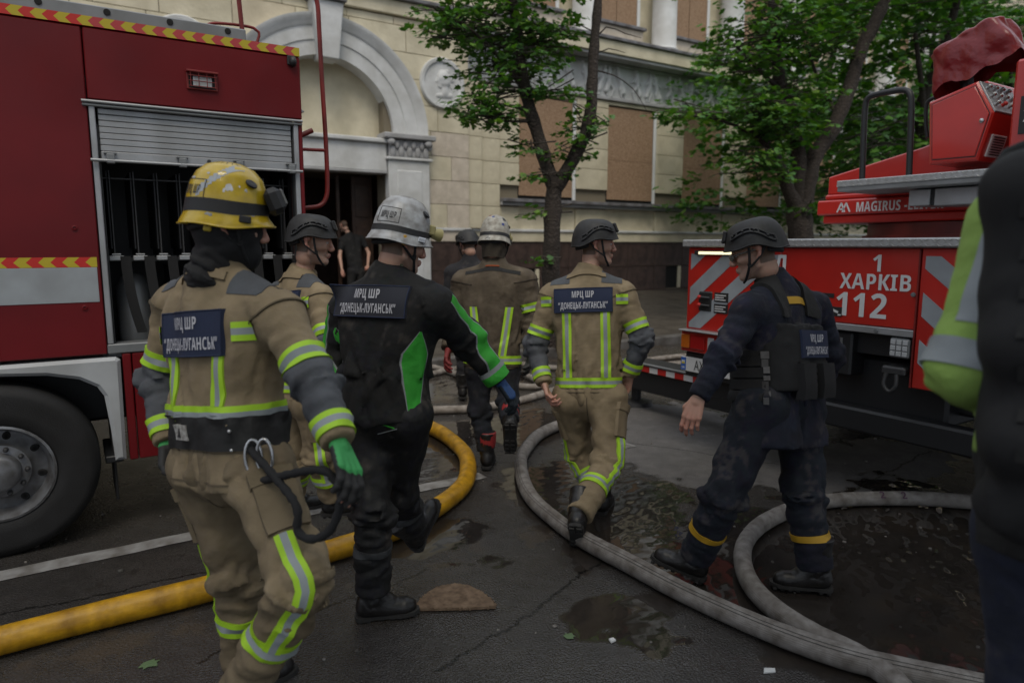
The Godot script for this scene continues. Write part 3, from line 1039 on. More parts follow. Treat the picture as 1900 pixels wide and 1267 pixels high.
	ext(t, "vestibule_ceiling", 3.1, 6.5, 3.31, 3.5, -15.25, 2.5, M.plaster_dim, 0.0)
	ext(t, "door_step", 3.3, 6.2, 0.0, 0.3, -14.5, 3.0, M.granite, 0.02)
	for s in [[5.46, 5.95, 0.5], [4.2, 4.28, 0.0], [5.1, 5.18, 0.0]]:
		var dl := ext(t, "door_leaf" if s[2] else "door_post", s[0], s[1], 0.3, 3.18, -15.32, 0.06, M.wood_dark, 0.008)
		if s[2]:
			for k in 3:
				bx(dl, "door_panel", Vector3(0, -0.95 + k * 0.92, 0.035), Vector3(0.34, 0.74, 0.03), M.wood_dark, 0.012)
	# two portrait medallions beside the arch
	for mx in [7.48, 2.04]:
		var md := MB.new()
		md.lathe([Vector2(0.0, 0.03), Vector2(0.46, 0.03), Vector2(0.48, 0.07), Vector2(0.545, 0.075), Vector2(0.57, 0.05), Vector2(0.57, -0.02)], 36, Transform3D(Basis(Vector3.RIGHT, Vector3.BACK, Vector3.UP), Vector3(mx - 4.76, 5.31, 0)))
		var mo := part(t, "medallion", md, M.stucco_white)
		var hb := [[Vector3(0.03, 5.42, 0), Vector3(0.05, 5.36, 0), 0.17, 0.15, 0], [Vector3(-0.06, 5.36, 0), Vector3(-0.05, 5.26, 0), 0.1, 0.07, 0], [Vector3(-0.13, 5.38, 0), Vector3(-0.165, 5.335, 0), 0.02, 0.025, 0], [Vector3(-0.1, 5.285, 0), Vector3(-0.125, 5.28, 0), 0.02, 0.02, 0], [Vector3(-0.07, 5.235, 0), Vector3(-0.11, 5.235, 0), 0.035, 0.03, 0],
			[Vector3(0.05, 5.3, 0), Vector3(0.06, 5.1, 0), 0.085, 0.095, 0], [Vector3(-0.12, 5.03, 0), Vector3(0.2, 5.05, 0), 0.05, 0.06, 0], [Vector3(0.17, 5.45, 0), Vector3(0.25, 5.4, 0), 0.07, 0.06, 0], [Vector3(-0.05, 5.55, 0), Vector3(0.12, 5.57, 0), 0.05, 0.06, 0], [Vector3(0.2, 5.3, 0), Vector3(0.23, 5.22, 0), 0.04, 0.03, 0]]
		var hf := field(hb, 0.016, 0.02, null)
		var hm := to_mb(skin(hf))
		var fl := MB.new()
		fl.add(hm, Transform3D(Basis().scaled(Vector3(1, 1, 0.45)), Vector3(mx - 4.76, 0, 0.03)))
		part(mo, "portrait_relief", fl, M.stucco_white)
	# plinth: granite slabs in two courses, cellar window niches
	var px := 6.9
	while px < 34.0:
		var wd := r.randf_range(0.95, 1.25)
		var zf := -14.70 if px < 8.18 else -14.90
		if px < 8.18 and px + wd > 8.18: wd = 8.18 - px
		ext(t, "plinth_slab", px + 0.004, px + wd - 0.004, 1.02, 1.70, zf - r.randf() * 0.006, 0.1, M.granite, 0.005)
		var niche := px > 9.0 and int(px * 0.72) % 2 == 0
		if niche:
			ext(t, "plinth_slab", px + 0.004, px + wd * 0.42, 0.32, 1.01, zf - 0.003, 0.1, M.granite, 0.005)
			ext(t, "niche_reveal", px + wd * 0.9, px + wd - 0.01, 0.34, 1.0, zf - 0.02, 0.12, M.cream, 0.004)
			ext(t, "cellar_window", px + wd * 0.43, px + wd * 0.89, 0.34, 1.0, zf - 0.07, 0.02, M.dark_gap, 0.0)
		else:
			ext(t, "plinth_slab", px + 0.004, px + wd - 0.004, 0.32, 1.01, zf - r.randf() * 0.006, 0.1, M.granite, 0.005)
		ext(t, "plinth_base", px + 0.003, px + wd - 0.003, 0.0, 0.31, zf + 0.05, 0.2, M.granite, 0.008)
		px += wd
	ext(t, "base_band", 7.06, 8.18, 1.71, 2.02, -14.68, 0.12, M.cream_pink, 0.008)
	ext(t, "base_band", 8.181, 34.0, 1.71, 1.96, -14.87, 0.15, M.cream, 0.008)
	ext(t, "string_course", 7.06, 8.2, 1.962, 2.03, -14.64, 0.15, M.stucco_white, 0.012)
	ext(t, "string_course", 8.201, 34.0, 1.962, 2.03, -14.83, 0.2, M.stucco_white, 0.012)
	# window bays
	var bay := 10.67
	var idx := 0
	while bay < 32.0:
		var xl := bay - 0.92; var xr := bay + 0.92
		ext(t, "apron_panel", xl + 0.01, xr - 0.01, 2.031, 2.62, -14.95, 0.1, M.cream, 0.01)
		# pier to the left of this window
		y = 2.03
		var pl := (9.16 if idx == 0 else bay - 2.93 + 0.92) + 0.006
		row = 0
		while y < 5.45:
			var y2 := minf(y + ch, 5.5) - 0.006
			if y < 2.6:
				ext(t, "wall_block", pl, xl - 0.006, y + 0.006, 2.60, -14.9, 0.12, M.cream, 0.006)
			elif y > 2.57:
				ext(t, "wall_block", pl, xl - 0.006, maxf(y + 0.006, 2.80), y2, -14.9, 0.12, M.cream if r.randf() > 0.1 else M.cream_stained, 0.006)
			y += ch
			row += 1
		# boards: two sheets, not quite flush, a dark gap below
		var sp := 3.92 + r.randf_range(-0.05, 0.05)
		ext(t, "window_recess", xl, xr, 2.8, 5.42, -14.972, 0.03, M.dark_gap, 0.0)
		ext(t, "board", xl + 0.01, xr - 0.13, sp + 0.008, 5.40 - r.randf() * 0.03, -14.945, 0.018, M.osb, 0.002)
		ext(t, "board", xl + 0.012, xr - 0.12, 2.89, sp, -14.938, 0.018, M.osb, 0.002)
		ext(t, "window_frame", xr - 0.11, xr - 0.005, 2.82, 5.41, -14.93, 0.03, M.pvc_white, 0.004)
		ext(t, "lintel_block", pl, xl - 0.006 + 1.85, 5.43, 5.52, -14.915, 0.08, M.cream, 0.006)
		bay += 2.93
		idx += 1
	# sill ledge, frieze, cornice
	ext(t, "sill_ledge", 9.16, 34.0, 2.62, 2.70, -14.78, 0.25, M.stucco_grey, 0.012)
	ext(t, "sill_ledge", 9.16, 34.0, 2.702, 2.79, -14.70, 0.33, M.zinc, 0.01)
	ext(t, "frieze_moulding", 8.19, 34.0, 5.53, 5.62, -14.84, 0.2, M.stucco_grey, 0.015)
	ext(t, "frieze", 8.19, 34.0, 5.621, 6.44, -14.93, 0.15, M.stucco_white, 0.0)
	ext(t, "frieze_moulding", 8.19, 34.0, 6.441, 6.52, -14.82, 0.25, M.stucco_grey, 0.015)
	ext(t, "cornice_soffit", 8.0, 34.0, 6.521, 6.60, -14.45, 0.7, M.stucco_grey, 0.01)
	ext(t, "cornice", 7.9, 34.0, 6.601, 6.93, -14.40, 0.9, M.cream, 0.015)
	ext(t, "cornice_cap", 7.85, 34.0, 6.931, 7.02, -14.33, 1.2, M.zinc, 0.015)
	ext(t, "cornice", -14.0, 7.84, 6.60, 6.90, -14.62, 0.5, M.cream, 0.015)
	ext(t, "cornice_cap", -14.0, 7.84, 6.901, 6.99, -14.52, 0.7, M.zinc, 0.015)
	# figures in relief along the frieze
	var figs := []
	for k in 7:
		var s := 1.0 if k % 2 else -1.0
		var lean := r.randf_range(-0.06, 0.06)
		var hp := Vector3(lean, 0.36, 0); var nk := Vector3(lean * 2.0 + s * 0.03, 0.60, 0)
		var kn := Vector3(s * r.randf_range(0.02, 0.14), 0.2, 0); var kn2 := Vector3(-s * r.randf_range(0.0, 0.09), 0.19, 0)
		var ha := Vector3(s * r.randf_range(0.12, 0.24), r.randf_range(0.4, 0.72), 0)
		var bn := [[hp, nk, 0.06, 0.07, 0], [nk + Vector3(s * 0.01, 0.09, 0), nk + Vector3(s * 0.02, 0.12, 0), 0.05, 0.05, 0], [hp, kn, 0.055, 0.04, 0], [kn, Vector3(kn.x - s * 0.05, 0.02, 0), 0.04, 0.025, 0], [hp, kn2, 0.055, 0.04, 0], [kn2, Vector3(kn2.x - s * 0.02, 0.02, 0), 0.04, 0.025, 0],
			[nk, nk.lerp(ha, 0.5) + Vector3(0, -0.05, 0), 0.035, 0.03, 0], [nk.lerp(ha, 0.5) + Vector3(0, -0.05, 0), ha, 0.03, 0.022, 0], [nk, hp + Vector3(-s * 0.12, 0.05, 0), 0.035, 0.025, 0], [hp + Vector3(-s * 0.04, 0, 0), hp + Vector3(-s * 0.09, -0.22, 0), 0.04, 0.06, 0]]
		var fm := MB.new()
		fm.add(to_mb(skin(field(bn, 0.02, 0.02, null))), Transform3D(Basis().scaled(Vector3(1.15, 1.08, 1.3)), Vector3.ZERO))
		figs.append(fm.mesh())
	var fx := 8.6
	while fx < 26.0:
		part(t, "relief_figure", figs[r.randi() % 7], M.stucco_white, Transform3D(Basis(), Vector3(fx, 5.64, -14.915) - B0))
		fx += r.randf_range(0.3, 0.62)
	# upper storey: columns, aprons, boarded windows
	bay = 10.67
	while bay < 32.0:
		var cm := MB.new()
		cm.lathe([Vector2(0.46, 7.02), Vector2(0.46, 7.10), Vector2(0.43, 7.101), Vector2(0.45, 7.15), Vector2(0.43, 7.2), Vector2(0.385, 7.22), Vector2(0.41, 7.26), Vector2(0.385, 7.3), Vector2(0.36, 7.33), Vector2(0.355, 9.0), Vector2(0.31, 11.6)], 28, Transform3D(Basis(), Vector3(bay + 1.465, 0, -15.3) - B0))
		part(t, "column", cm, M.stucco_white)
		ext(t, "upper_apron", bay - 0.95, bay + 0.95, 7.02, 7.78, -15.62, 0.2, M.cream_pink, 0.012)
		ext(t, "upper_sill", bay - 1.0, bay + 1.0, 7.785, 7.87, -15.52, 0.3, M.zinc, 0.012)
		ext(t, "upper_board", bay - 0.85, bay - 0.02, 7.9, 10.6, -15.72, 0.03, M.osb, 0.003)
		ext(t, "upper_board", bay + 0.0, bay + 0.76, 7.93, 10.6, -15.71, 0.03, M.osb, 0.003)
		ext(t, "window_frame", bay + 0.77, bay + 0.88, 7.9, 10.6, -15.7, 0.04, M.pvc_white, 0.004)
		bay += 2.93
	ext(t, "entablature", 8.6, 60.0, 11.6, 13.6, -14.9, 1.2, M.cream, 0.02)

# ---------------------------------------------------------------- trees
var leaf_meshes := []
func leaf_mesh(k: int) -> ArrayMesh:
	var b := MB.new()
	var out := [[0.0, -0.5], [0.22, -0.42], [0.5, -0.30], [0.34, -0.08], [0.52, 0.12], [0.26, 0.16], [0.16, 0.30], [0.0, 0.55], [-0.16, 0.30], [-0.26, 0.16], [-0.52, 0.12], [-0.34, -0.08], [-0.5, -0.30], [-0.22, -0.42]]
	var c := Vector3(0, 0.0, 0)
	var pts := []
	for p in out:
		pts.append(Vector3(p[0], 0.10 * absf(p[0]) * (1 if k else -1) - 0.12 * p[1] * p[1], p[1]))
	b.vert(c, Vector3.UP)
	for p in pts:
		b.vert(p, Vector3(p.x * 0.25, 1, p.z * 0.25).normalized())
	for i in pts.size():
		b.face(0, 1 + i, 1 + (i + 1) % pts.size())
	return b.mesh()

# limbs: arrays of points with a radius at either end; clumps: [centre, radii, sprays]
func tree(called: String, label: String, base: Vector3, limbs: Array, clumps: Array, leaf_size: float, sd: int, tone := Color(1, 1, 1), twigs := true, group := "trees along the verge") -> Node3D:
	var t := thing(called, label, "tree", base, group)
	var r := RandomNumberGenerator.new()
	r.seed = sd
	var first := true
	for l in limbs:
		var pts := spline(l[0], 0.12)
		var rad := PackedFloat32Array()
		var loc := PackedVector3Array()
		for i in pts.size():
			var f := float(i) / (pts.size() - 1)
			rad.append(lerpf(l[1], l[2], pow(f, 0.8)) * (1.0 + 0.07 * sin(i * 1.7) + r.randf_range(-0.05, 0.05)))
			loc.append(pts[i] - base + Vector3(r.randf_range(-1, 1), 0, r.randf_range(-1, 1)) * l[2] * 0.12)
		if first:
			rad[0] *= 1.35
			if rad.size() > 2: rad[1] *= 1.12
		var b := MB.new()
		b.tube(loc, rad, 12)
		part(t, "trunk" if first else "limb", b, M.bark)
		first = false
	var xfs := []
	var cols := []
	var tw := MB.new()
	for c in clumps:
		for s in int(c[2]):
			var d := Vector3(r.randfn(), r.randfn() * 0.9, r.randfn())
			d = d.normalized() * pow(r.randf(), 0.4)
			var p: Vector3 = c[0] + d * c[1]
			var outw := Vector3(d.x, 0.0, d.z)
			outw = outw.normalized() if outw.length() > 0.05 else Vector3(r.randf() - 0.5, 0, r.randf() - 0.5).normalized()
			var dirn := (outw + Vector3(r.randf_range(-0.5, 0.5), r.randf_range(-0.35, 0.15), r.randf_range(-0.5, 0.5))).normalized()
			var side := dirn.cross(Vector3.UP).normalized()
			var shade := r.randf_range(0.7, 1.2)
			var ln := leaf_size * r.randf_range(3.0, 5.5)
			if twigs and s % 2 == 0:
				var inner: Vector3 = p - dirn * ln * 1.2 - d * c[1] * 0.25
				tw.tube(PackedVector3Array([inner - base, p - base, p + dirn * ln - base]), PackedFloat32Array([0.012, 0.008, 0.003]), 4, false)
			for q in 9:
				var f := (q + r.randf()) / 9.0
				var w := r.randf_range(-1.0, 1.0) * ln * 0.5 * (1.15 - f)
				var lp := p + dirn * ln * f + side * w + Vector3(0, -0.35 * absf(w) + r.randf_range(-0.4, 0.3) * leaf_size, 0)
				var up := (Vector3(0, 1, 0) + dirn * 0.25 + Vector3(r.randfn(), 0, r.randfn()) * 0.42).normalized()
				var fw := (dirn + side * signf(w) * 0.6 + Vector3(r.randfn(), r.randfn() * 0.5, r.randfn()) * 0.35)
				var rx := up.cross(fw).normalized()
				fw = rx.cross(up).normalized()
				var sz := leaf_size * r.randf_range(0.55, 1.4)
				xfs.append(Transform3D(Basis(rx * sz, up * sz, fw * sz), lp - base))
				var h := r.randf()
				cols.append(Color(lerpf(0.075, 0.17, h * h), lerpf(0.175, 0.29, h), lerpf(0.055, 0.042, h)) * tone * shade)
	if tw.v.size():
		part(t, "twigs", tw, M.twig).set_meta("kind", "stuff")
	if leaf_meshes.is_empty():
		leaf_meshes = [leaf_mesh(0), leaf_mesh(1)]
	var mm := MultiMesh.new()
	mm.transform_format = MultiMesh.TRANSFORM_3D
	mm.use_colors = true
	mm.mesh = leaf_meshes[sd % 2]
	mm.instance_count = xfs.size()
	for i in xfs.size():
		mm.set_instance_transform(i, xfs[i])
		mm.set_instance_color(i, cols[i])
	var mi := MultiMeshInstance3D.new()
	mi.name = "crown"
	mi.multimesh = mm
	mi.material_override = M.leaf
	mi.set_meta("kind", "stuff")
	t.add_child(mi, true)
	return t

func build_trees() -> void:
	var b1 := Vector3(Vector3(5.901, 1.112, -8.129)) * Vector3(1, 0, 1) + Vector3(0, 0.1, 0)
	var lead := Vector3(5.88, 3.027, -8.462)
	tree("street_tree", "forked street tree before the building, bare right stem and leafy left stem", b1,
		[[[b1, Vector3(5.929, 1.659, -8.202), Vector3(5.985, 2.128, -8.245), Vector3(6.044, 2.558, -8.279)], 0.138, 0.122],
		[[Vector3(6.035, 2.441, -8.265), Vector3(5.945, 2.831, -8.388), Vector3(5.868, 3.3, -8.516), Vector3(5.776, 3.847, -8.666), Vector3(5.742, 4.707, -8.832), Vector3(5.713, 5.645, -9.007), Vector3(5.765, 7.208, -9.235)], 0.115, 0.045],
		[[Vector3(6.035, 2.441, -8.265), Vector3(6.225, 2.753, -8.196), Vector3(6.396, 3.206, -8.043), Vector3(6.516, 3.67, -8.043), Vector3(6.571, 4.212, -8.099), Vector3(6.676, 4.908, -8.148), Vector3(6.767, 5.759, -8.232)], 0.11, 0.055],
		[[Vector3(5.776, 3.847, -8.666), Vector3(5.402, 4.262, -8.735), Vector3(5.001, 4.584, -8.805), Vector3(4.656, 4.85, -8.95)], 0.045, 0.012],
		[[Vector3(5.822, 3.574, -8.591), Vector3(5.418, 3.611, -8.616), Vector3(5.106, 3.606, -8.694), Vector3(4.842, 3.496, -8.725)], 0.04, 0.01],
		[[Vector3(5.843, 3.418, -8.551), Vector3(5.401, 3.382, -8.588), Vector3(5.088, 3.364, -8.666)], 0.03, 0.008],
		[[Vector3(5.751, 4.394, -8.773), Vector3(6.129, 4.659, -8.696), Vector3(6.502, 4.88, -8.734)], 0.035, 0.01],
		[[Vector3(6.607, 4.521, -8.127), Vector3(6.776, 4.754, -8.058), Vector3(7, 4.661, -7.899), Vector3(7.192, 4.599, -7.766)], 0.014, 0.004],
		[[Vector3(6.578, 4.135, -8.081), Vector3(6.822, 4.057, -7.912), Vector3(7.038, 3.864, -7.742), Vector3(7.179, 3.554, -7.6)], 0.012, 0.004],
		[[Vector3(6.632, 4.676, -8.137), Vector3(6.481, 4.769, -8.249), Vector3(6.406, 4.816, -8.305)], 0.012, 0.004],
		[[Vector3(6.609, 4.367, -8.1), Vector3(6.786, 4.444, -8), Vector3(6.979, 4.382, -7.866)], 0.010, 0.004]],
		[[Vector3(5.554, 4.863, -8.978), Vector3(1.0, 0.5, 0.9), 88], [Vector3(5.516, 4.355, -8.917), Vector3(0.6, 0.36, 0.8), 52], [Vector3(5.688, 4.004, -8.748), Vector3(0.6, 0.35, 0.7), 48], [Vector3(4.857, 4.799, -9.173), Vector3(0.5, 0.3, 0.6), 55], [Vector3(5.092, 3.611, -8.824), Vector3(0.36, 0.14, 0.45), 24], [Vector3(6.122, 4.689, -8.825), Vector3(0.5, 0.35, 0.6), 62], [Vector3(5.211, 3.458, -8.722), Vector3(0.38, 0.16, 0.4), 30], [Vector3(5.825, 5.801, -8.961), Vector3(1.3, 0.6, 1.2), 170], [Vector3(5.364, 6.739, -9.413), Vector3(1.6, 0.7, 1.4), 200], [Vector3(6.142, 3.847, -8.432), Vector3(0.22, 0.2, 0.3), 14],
		[Vector3(6.41, 3.4, -8.066), Vector3(0.16, 0.3, 0.2), 17], [Vector3(6.282, 3.013, -8.083), Vector3(0.14, 0.2, 0.16), 11], [Vector3(5.726, 3.051, -8.445), Vector3(0.14, 0.12, 0.16), 9], [Vector3(5.891, 2.626, -8.268), Vector3(0.25, 0.08, 0.2), 10], [Vector3(5.817, 2.084, -8.225), Vector3(0.08, 0.16, 0.1), 5], [Vector3(5.78, 1.427, -8.139), Vector3(0.05, 0.08, 0.06), 3]],
		0.085, 31)
	var b2 := Vector3(Vector3(11.391, 1.768, -7.844)) * Vector3(1, 0, 1) + Vector3(0, 0.1, 0)
	tree("street_tree", "multi-stemmed street tree rising behind the ladder truck's turntable", b2,
		[[[b2, Vector3(11.367, 1.669, -7.843), Vector3(11.363, 2.063, -7.911), Vector3(11.369, 2.359, -7.957)], 0.26, 0.21],
		[[Vector3(11.357, 2.211, -7.939), Vector3(11.162, 2.568, -8.004), Vector3(10.959, 3.025, -8.09), Vector3(10.712, 3.398, -8.191), Vector3(10.407, 3.718, -8.32)], 0.15, 0.07],
		[[Vector3(11.378, 2.26, -7.935), Vector3(11.395, 2.703, -7.998), Vector3(11.454, 3.146, -8.034), Vector3(11.423, 3.521, -8.116), Vector3(11.285, 4.23, -8.324), Vector3(11.234, 5.214, -8.521), Vector3(11.262, 6.691, -8.75)], 0.14, 0.08],
		[[Vector3(11.408, 2.211, -7.907), Vector3(11.549, 2.752, -7.907), Vector3(11.687, 3.245, -7.901), Vector3(12.001, 3.737, -7.783), Vector3(12.305, 4.427, -7.704), Vector3(12.574, 5.214, -7.664), Vector3(12.969, 6.002, -7.543), Vector3(13.379, 6.987, -7.445)], 0.16, 0.10],
		[[Vector3(11.258, 4.427, -8.374), Vector3(10.617, 4.84, -8.493), Vector3(9.995, 5.231, -8.597)], 0.05, 0.015],
		[[Vector3(10.712, 3.398, -8.191), Vector3(10.037, 3.683, -8.311), Vector3(9.334, 3.833, -8.546), Vector3(8.866, 3.815, -8.722)], 0.045, 0.01],
		[[Vector3(12.104, 3.983, -7.759), Vector3(12.047, 4.671, -8.15), Vector3(12.109, 5.328, -8.46)], 0.05, 0.02]],
		[[Vector3(10.957, 5.496, -8.505), Vector3(0.95, 0.8, 1.1), 125], [Vector3(10.226, 4.883, -8.51), Vector3(0.5, 0.35, 0.7), 42], [Vector3(11.202, 4.307, -8.269), Vector3(0.6, 0.5, 0.7), 72], [Vector3(10.347, 3.777, -8.128), Vector3(0.42, 0.35, 0.6), 50], [Vector3(10.166, 3.074, -8.126), Vector3(0.26, 0.32, 0.45), 26], [Vector3(9.258, 3.861, -8.599), Vector3(0.45, 0.12, 0.4), 26], [Vector3(10.293, 4.064, -7.971), Vector3(0.36, 0.25, 0.4), 26], [Vector3(11.86, 5.572, -8.42), Vector3(0.85, 0.65, 1.0), 66], [Vector3(12.737, 5.633, -8.109), Vector3(0.8, 0.8, 1.0), 50], [Vector3(11.307, 7.282, -8.82), Vector3(2.0, 0.9, 2.0), 200], [Vector3(13.165, 7.479, -7.665), Vector3(2.0, 0.9, 2.0), 180], [Vector3(10.375, 2.886, -7.961), Vector3(0.3, 0.2, 0.35), 18], [Vector3(10.89, 3.67, -8.003), Vector3(0.42, 0.25, 0.5), 32], [Vector3(11.15, 2.287, -7.605), Vector3(0.12, 0.08, 0.12), 5]],
		0.105, 32)
	var spots := [[Vector3(16.5, 0.1, -8.4), 101], [Vector3(20.5, 0.1, -8.3), 102], [Vector3(25.5, 0.1, -8.5), 103], [Vector3(32.0, 0.1, -8.3), 104], [Vector3(22.0, 0.1, -11.6), 105], [Vector3(17.0, 0.1, -12.0), 106]]
	var seen_as := ["dark leafy tree right behind the multi-stemmed tree, above the handrail", "dark leafy tree further along the verge, above the red control cabinet", "dark leafy tree far along the verge, beyond the covered controls", "farthest dark leafy tree at the end of the verge row", "dark leafy tree close to the building, deep behind the ladder truck", "dark leafy tree near the wall, behind the leaning stem"]
	for i in spots.size():
		var b: Vector3 = spots[i][0]
		var s: int = spots[i][1]
		var rr := RandomNumberGenerator.new()
		rr.seed = s
		var top := b + Vector3(rr.randf_range(-0.4, 0.4), 4.6, rr.randf_range(-0.3, 0.3))
		var cl := []
		for k in 12:
			cl.append([b + Vector3(rr.randf_range(-2.4, 2.4), rr.randf_range(2.4, 8.5), rr.randf_range(-2.0, 2.2)), Vector3(1.3, 0.8, 1.3), 60])
		tree("street_tree", seen_as[i], b, [[[b, b + Vector3(0.05, 2.0, 0), top], 0.22, 0.12], [[top, top + Vector3(0.5, 2, 0.3), top + Vector3(0.9, 4, 0.2)], 0.12, 0.05], [[b + Vector3(0, 2.6, 0), b + Vector3(-0.9, 4.2, 0.4), b + Vector3(-1.7, 5.8, 0.5)], 0.1, 0.04]], cl, 0.15, s, Color(0.95, 1.0, 0.95), i < 2)
	# trees on the near side of the street, behind the place the picture was taken from
	var near := [[Vector3(-3.5, 0, 3.2), 201], [Vector3(3.2, 0, 4.0), 202], [Vector3(9.5, 0, 3.6), 203]]
	for i in near.size():
		var b: Vector3 = near[i][0]
		var s: int = near[i][1]
		var rr := RandomNumberGenerator.new()
		rr.seed = s
		var top := b + Vector3(0.2, 4.8, -0.4)
		var cl := []
		for k in 12:
			cl.append([b + Vector3(rr.randf_range(-3.2, 3.2), rr.randf_range(4.3, 8.5), rr.randf_range(-3.6, 2.6)), Vector3(1.5, 0.8, 1.5), 60])
		tree("street_tree", ["street tree on the near side of the road, left of the photographer", "street tree on the near side of the road, behind the photographer", "street tree on the near side of the road, right of the photographer"][i], b, [[[b, b + Vector3(0.05, 2.0, 0), top], 0.24, 0.13], [[top, top + Vector3(0.6, 2, -0.9), top + Vector3(0.9, 4, -1.2)], 0.12, 0.05]], cl, 0.17, s, Color(0.9, 0.9, 0.9), false, "trees on the near side of the street")
# ---------------------------------------------------------------- vehicles
func bo(parent: Node, base: Vector3, called: String, x0: float, x1: float, y0: float, y1: float, z0: float, z1: float, m: Material, bev := 0.006) -> MeshInstance3D:
	return bx(parent, called, Vector3(x0 + x1, y0 + y1, z0 + z1) * 0.5 - base, Vector3(x1 - x0, y1 - y0, z1 - z0), m, bev)

func text_part(parent: Node, called: String, s: String, h: float, squeeze: float, m: Material, xf: Transform3D, bold := true) -> void:
	var flat := letters(s, h, squeeze, bold)
	if flat.v.size():
		part(parent, called, flat, m, xf)

func wheel(parent: Node, ce: Vector3, out: Vector3, R: float, rim: float, width := 0.28) -> void:
	# axis along out; local y is the axle
	var xf := Transform3D(Basis(out.cross(Vector3.UP), out, Vector3.UP), ce)
	var w := Node3D.new()
	w.name = "wheel"
	w.transform = xf
	parent.add_child(w, true)
	var tb := MB.new()
	tb.lathe([Vector2(rim, -width), Vector2(R * 0.92, -width), Vector2(R, -width * 0.85), Vector2(R, -0.055), Vector2(R * 0.985, -0.025), Vector2(R * 0.93, -0.003), Vector2(R * 0.88, 0.004), Vector2(R * 0.82, 0.0), Vector2(R * 0.70, 0.006), Vector2(rim * 1.06, 0.0), Vector2(rim, -0.012)], 56)
	part(w, "tyre", tb, M.tyre)
	var rb := MB.new()
	rb.lathe([Vector2(rim * 1.0, -0.02), Vector2(rim * 1.02, 0.004), Vector2(rim * 0.97, 0.008), Vector2(rim * 0.93, -0.01), Vector2(rim * 0.88, -0.05), Vector2(rim * 0.84, -0.09), Vector2(rim * 0.62, -0.075), Vector2(rim * 0.56, -0.05), Vector2(rim * 0.40, -0.045), Vector2(rim * 0.38, 0.0), Vector2(rim * 0.30, 0.02), Vector2(0.0, 0.02)], 40)
	part(w, "rim", rb, M.rim_grey)
	for k in 8:
		var a := TAU * (k + 0.3) / 8.0
		var hb := MB.new()
		hb.ball(Vector3.ZERO, Vector3(0.026, 0.006, 0.019), 12)
		part(w, "rim_hole", hb, M.dark_gap, Transform3D(Basis(Vector3.UP, -a), Vector3(cos(a) * rim * 0.74, -0.082, sin(a) * rim * 0.74)))
	for k in 10:
		var a := TAU * k / 10.0
		var nb := MB.new()
		nb.lathe([Vector2(0.013, 0.0), Vector2(0.013, 0.022), Vector2(0.006, 0.03), Vector2(0, 0.03)], 6)
		part(w, "wheel_nut", nb, M.steel_dark, Transform3D(Basis(), Vector3(cos(a) * rim * 0.49, -0.048, sin(a) * rim * 0.49)))

func chevrons(parent: Node, base: Vector3, x0: float, x1: float, y0: float, y1: float, z: float, period: float, reds: Array, seam: float) -> void:
	var a := period * 0.25
	var w := period * 0.5
	var ym := (y0 + y1) * 0.5
	var x := x0
	var i := 0
	var rect := PackedVector2Array([Vector2(x0, y0), Vector2(x1, y0), Vector2(x1, y1), Vector2(x0, y1)])
	x -= a + w
	while x < x1:
		var poly := PackedVector2Array([Vector2(x + a, y0), Vector2(x + a + w, y0), Vector2(x + w, ym), Vector2(x + a + w, y1), Vector2(x + a, y1), Vector2(x, ym)])
		for q in Geometry2D.intersect_polygons(poly, rect):
			var b := MB.new()
			b.prism(q, 0.003, Transform3D(Basis(), Vector3(0, 0, z + 0.0015) - base), 0.0, false)
			var m: Material = M.sticker_yellow if i % 2 else (reds[0] if x < seam else reds[1])
			part(parent, "chevron", b, m)
		x += w
		i += 1

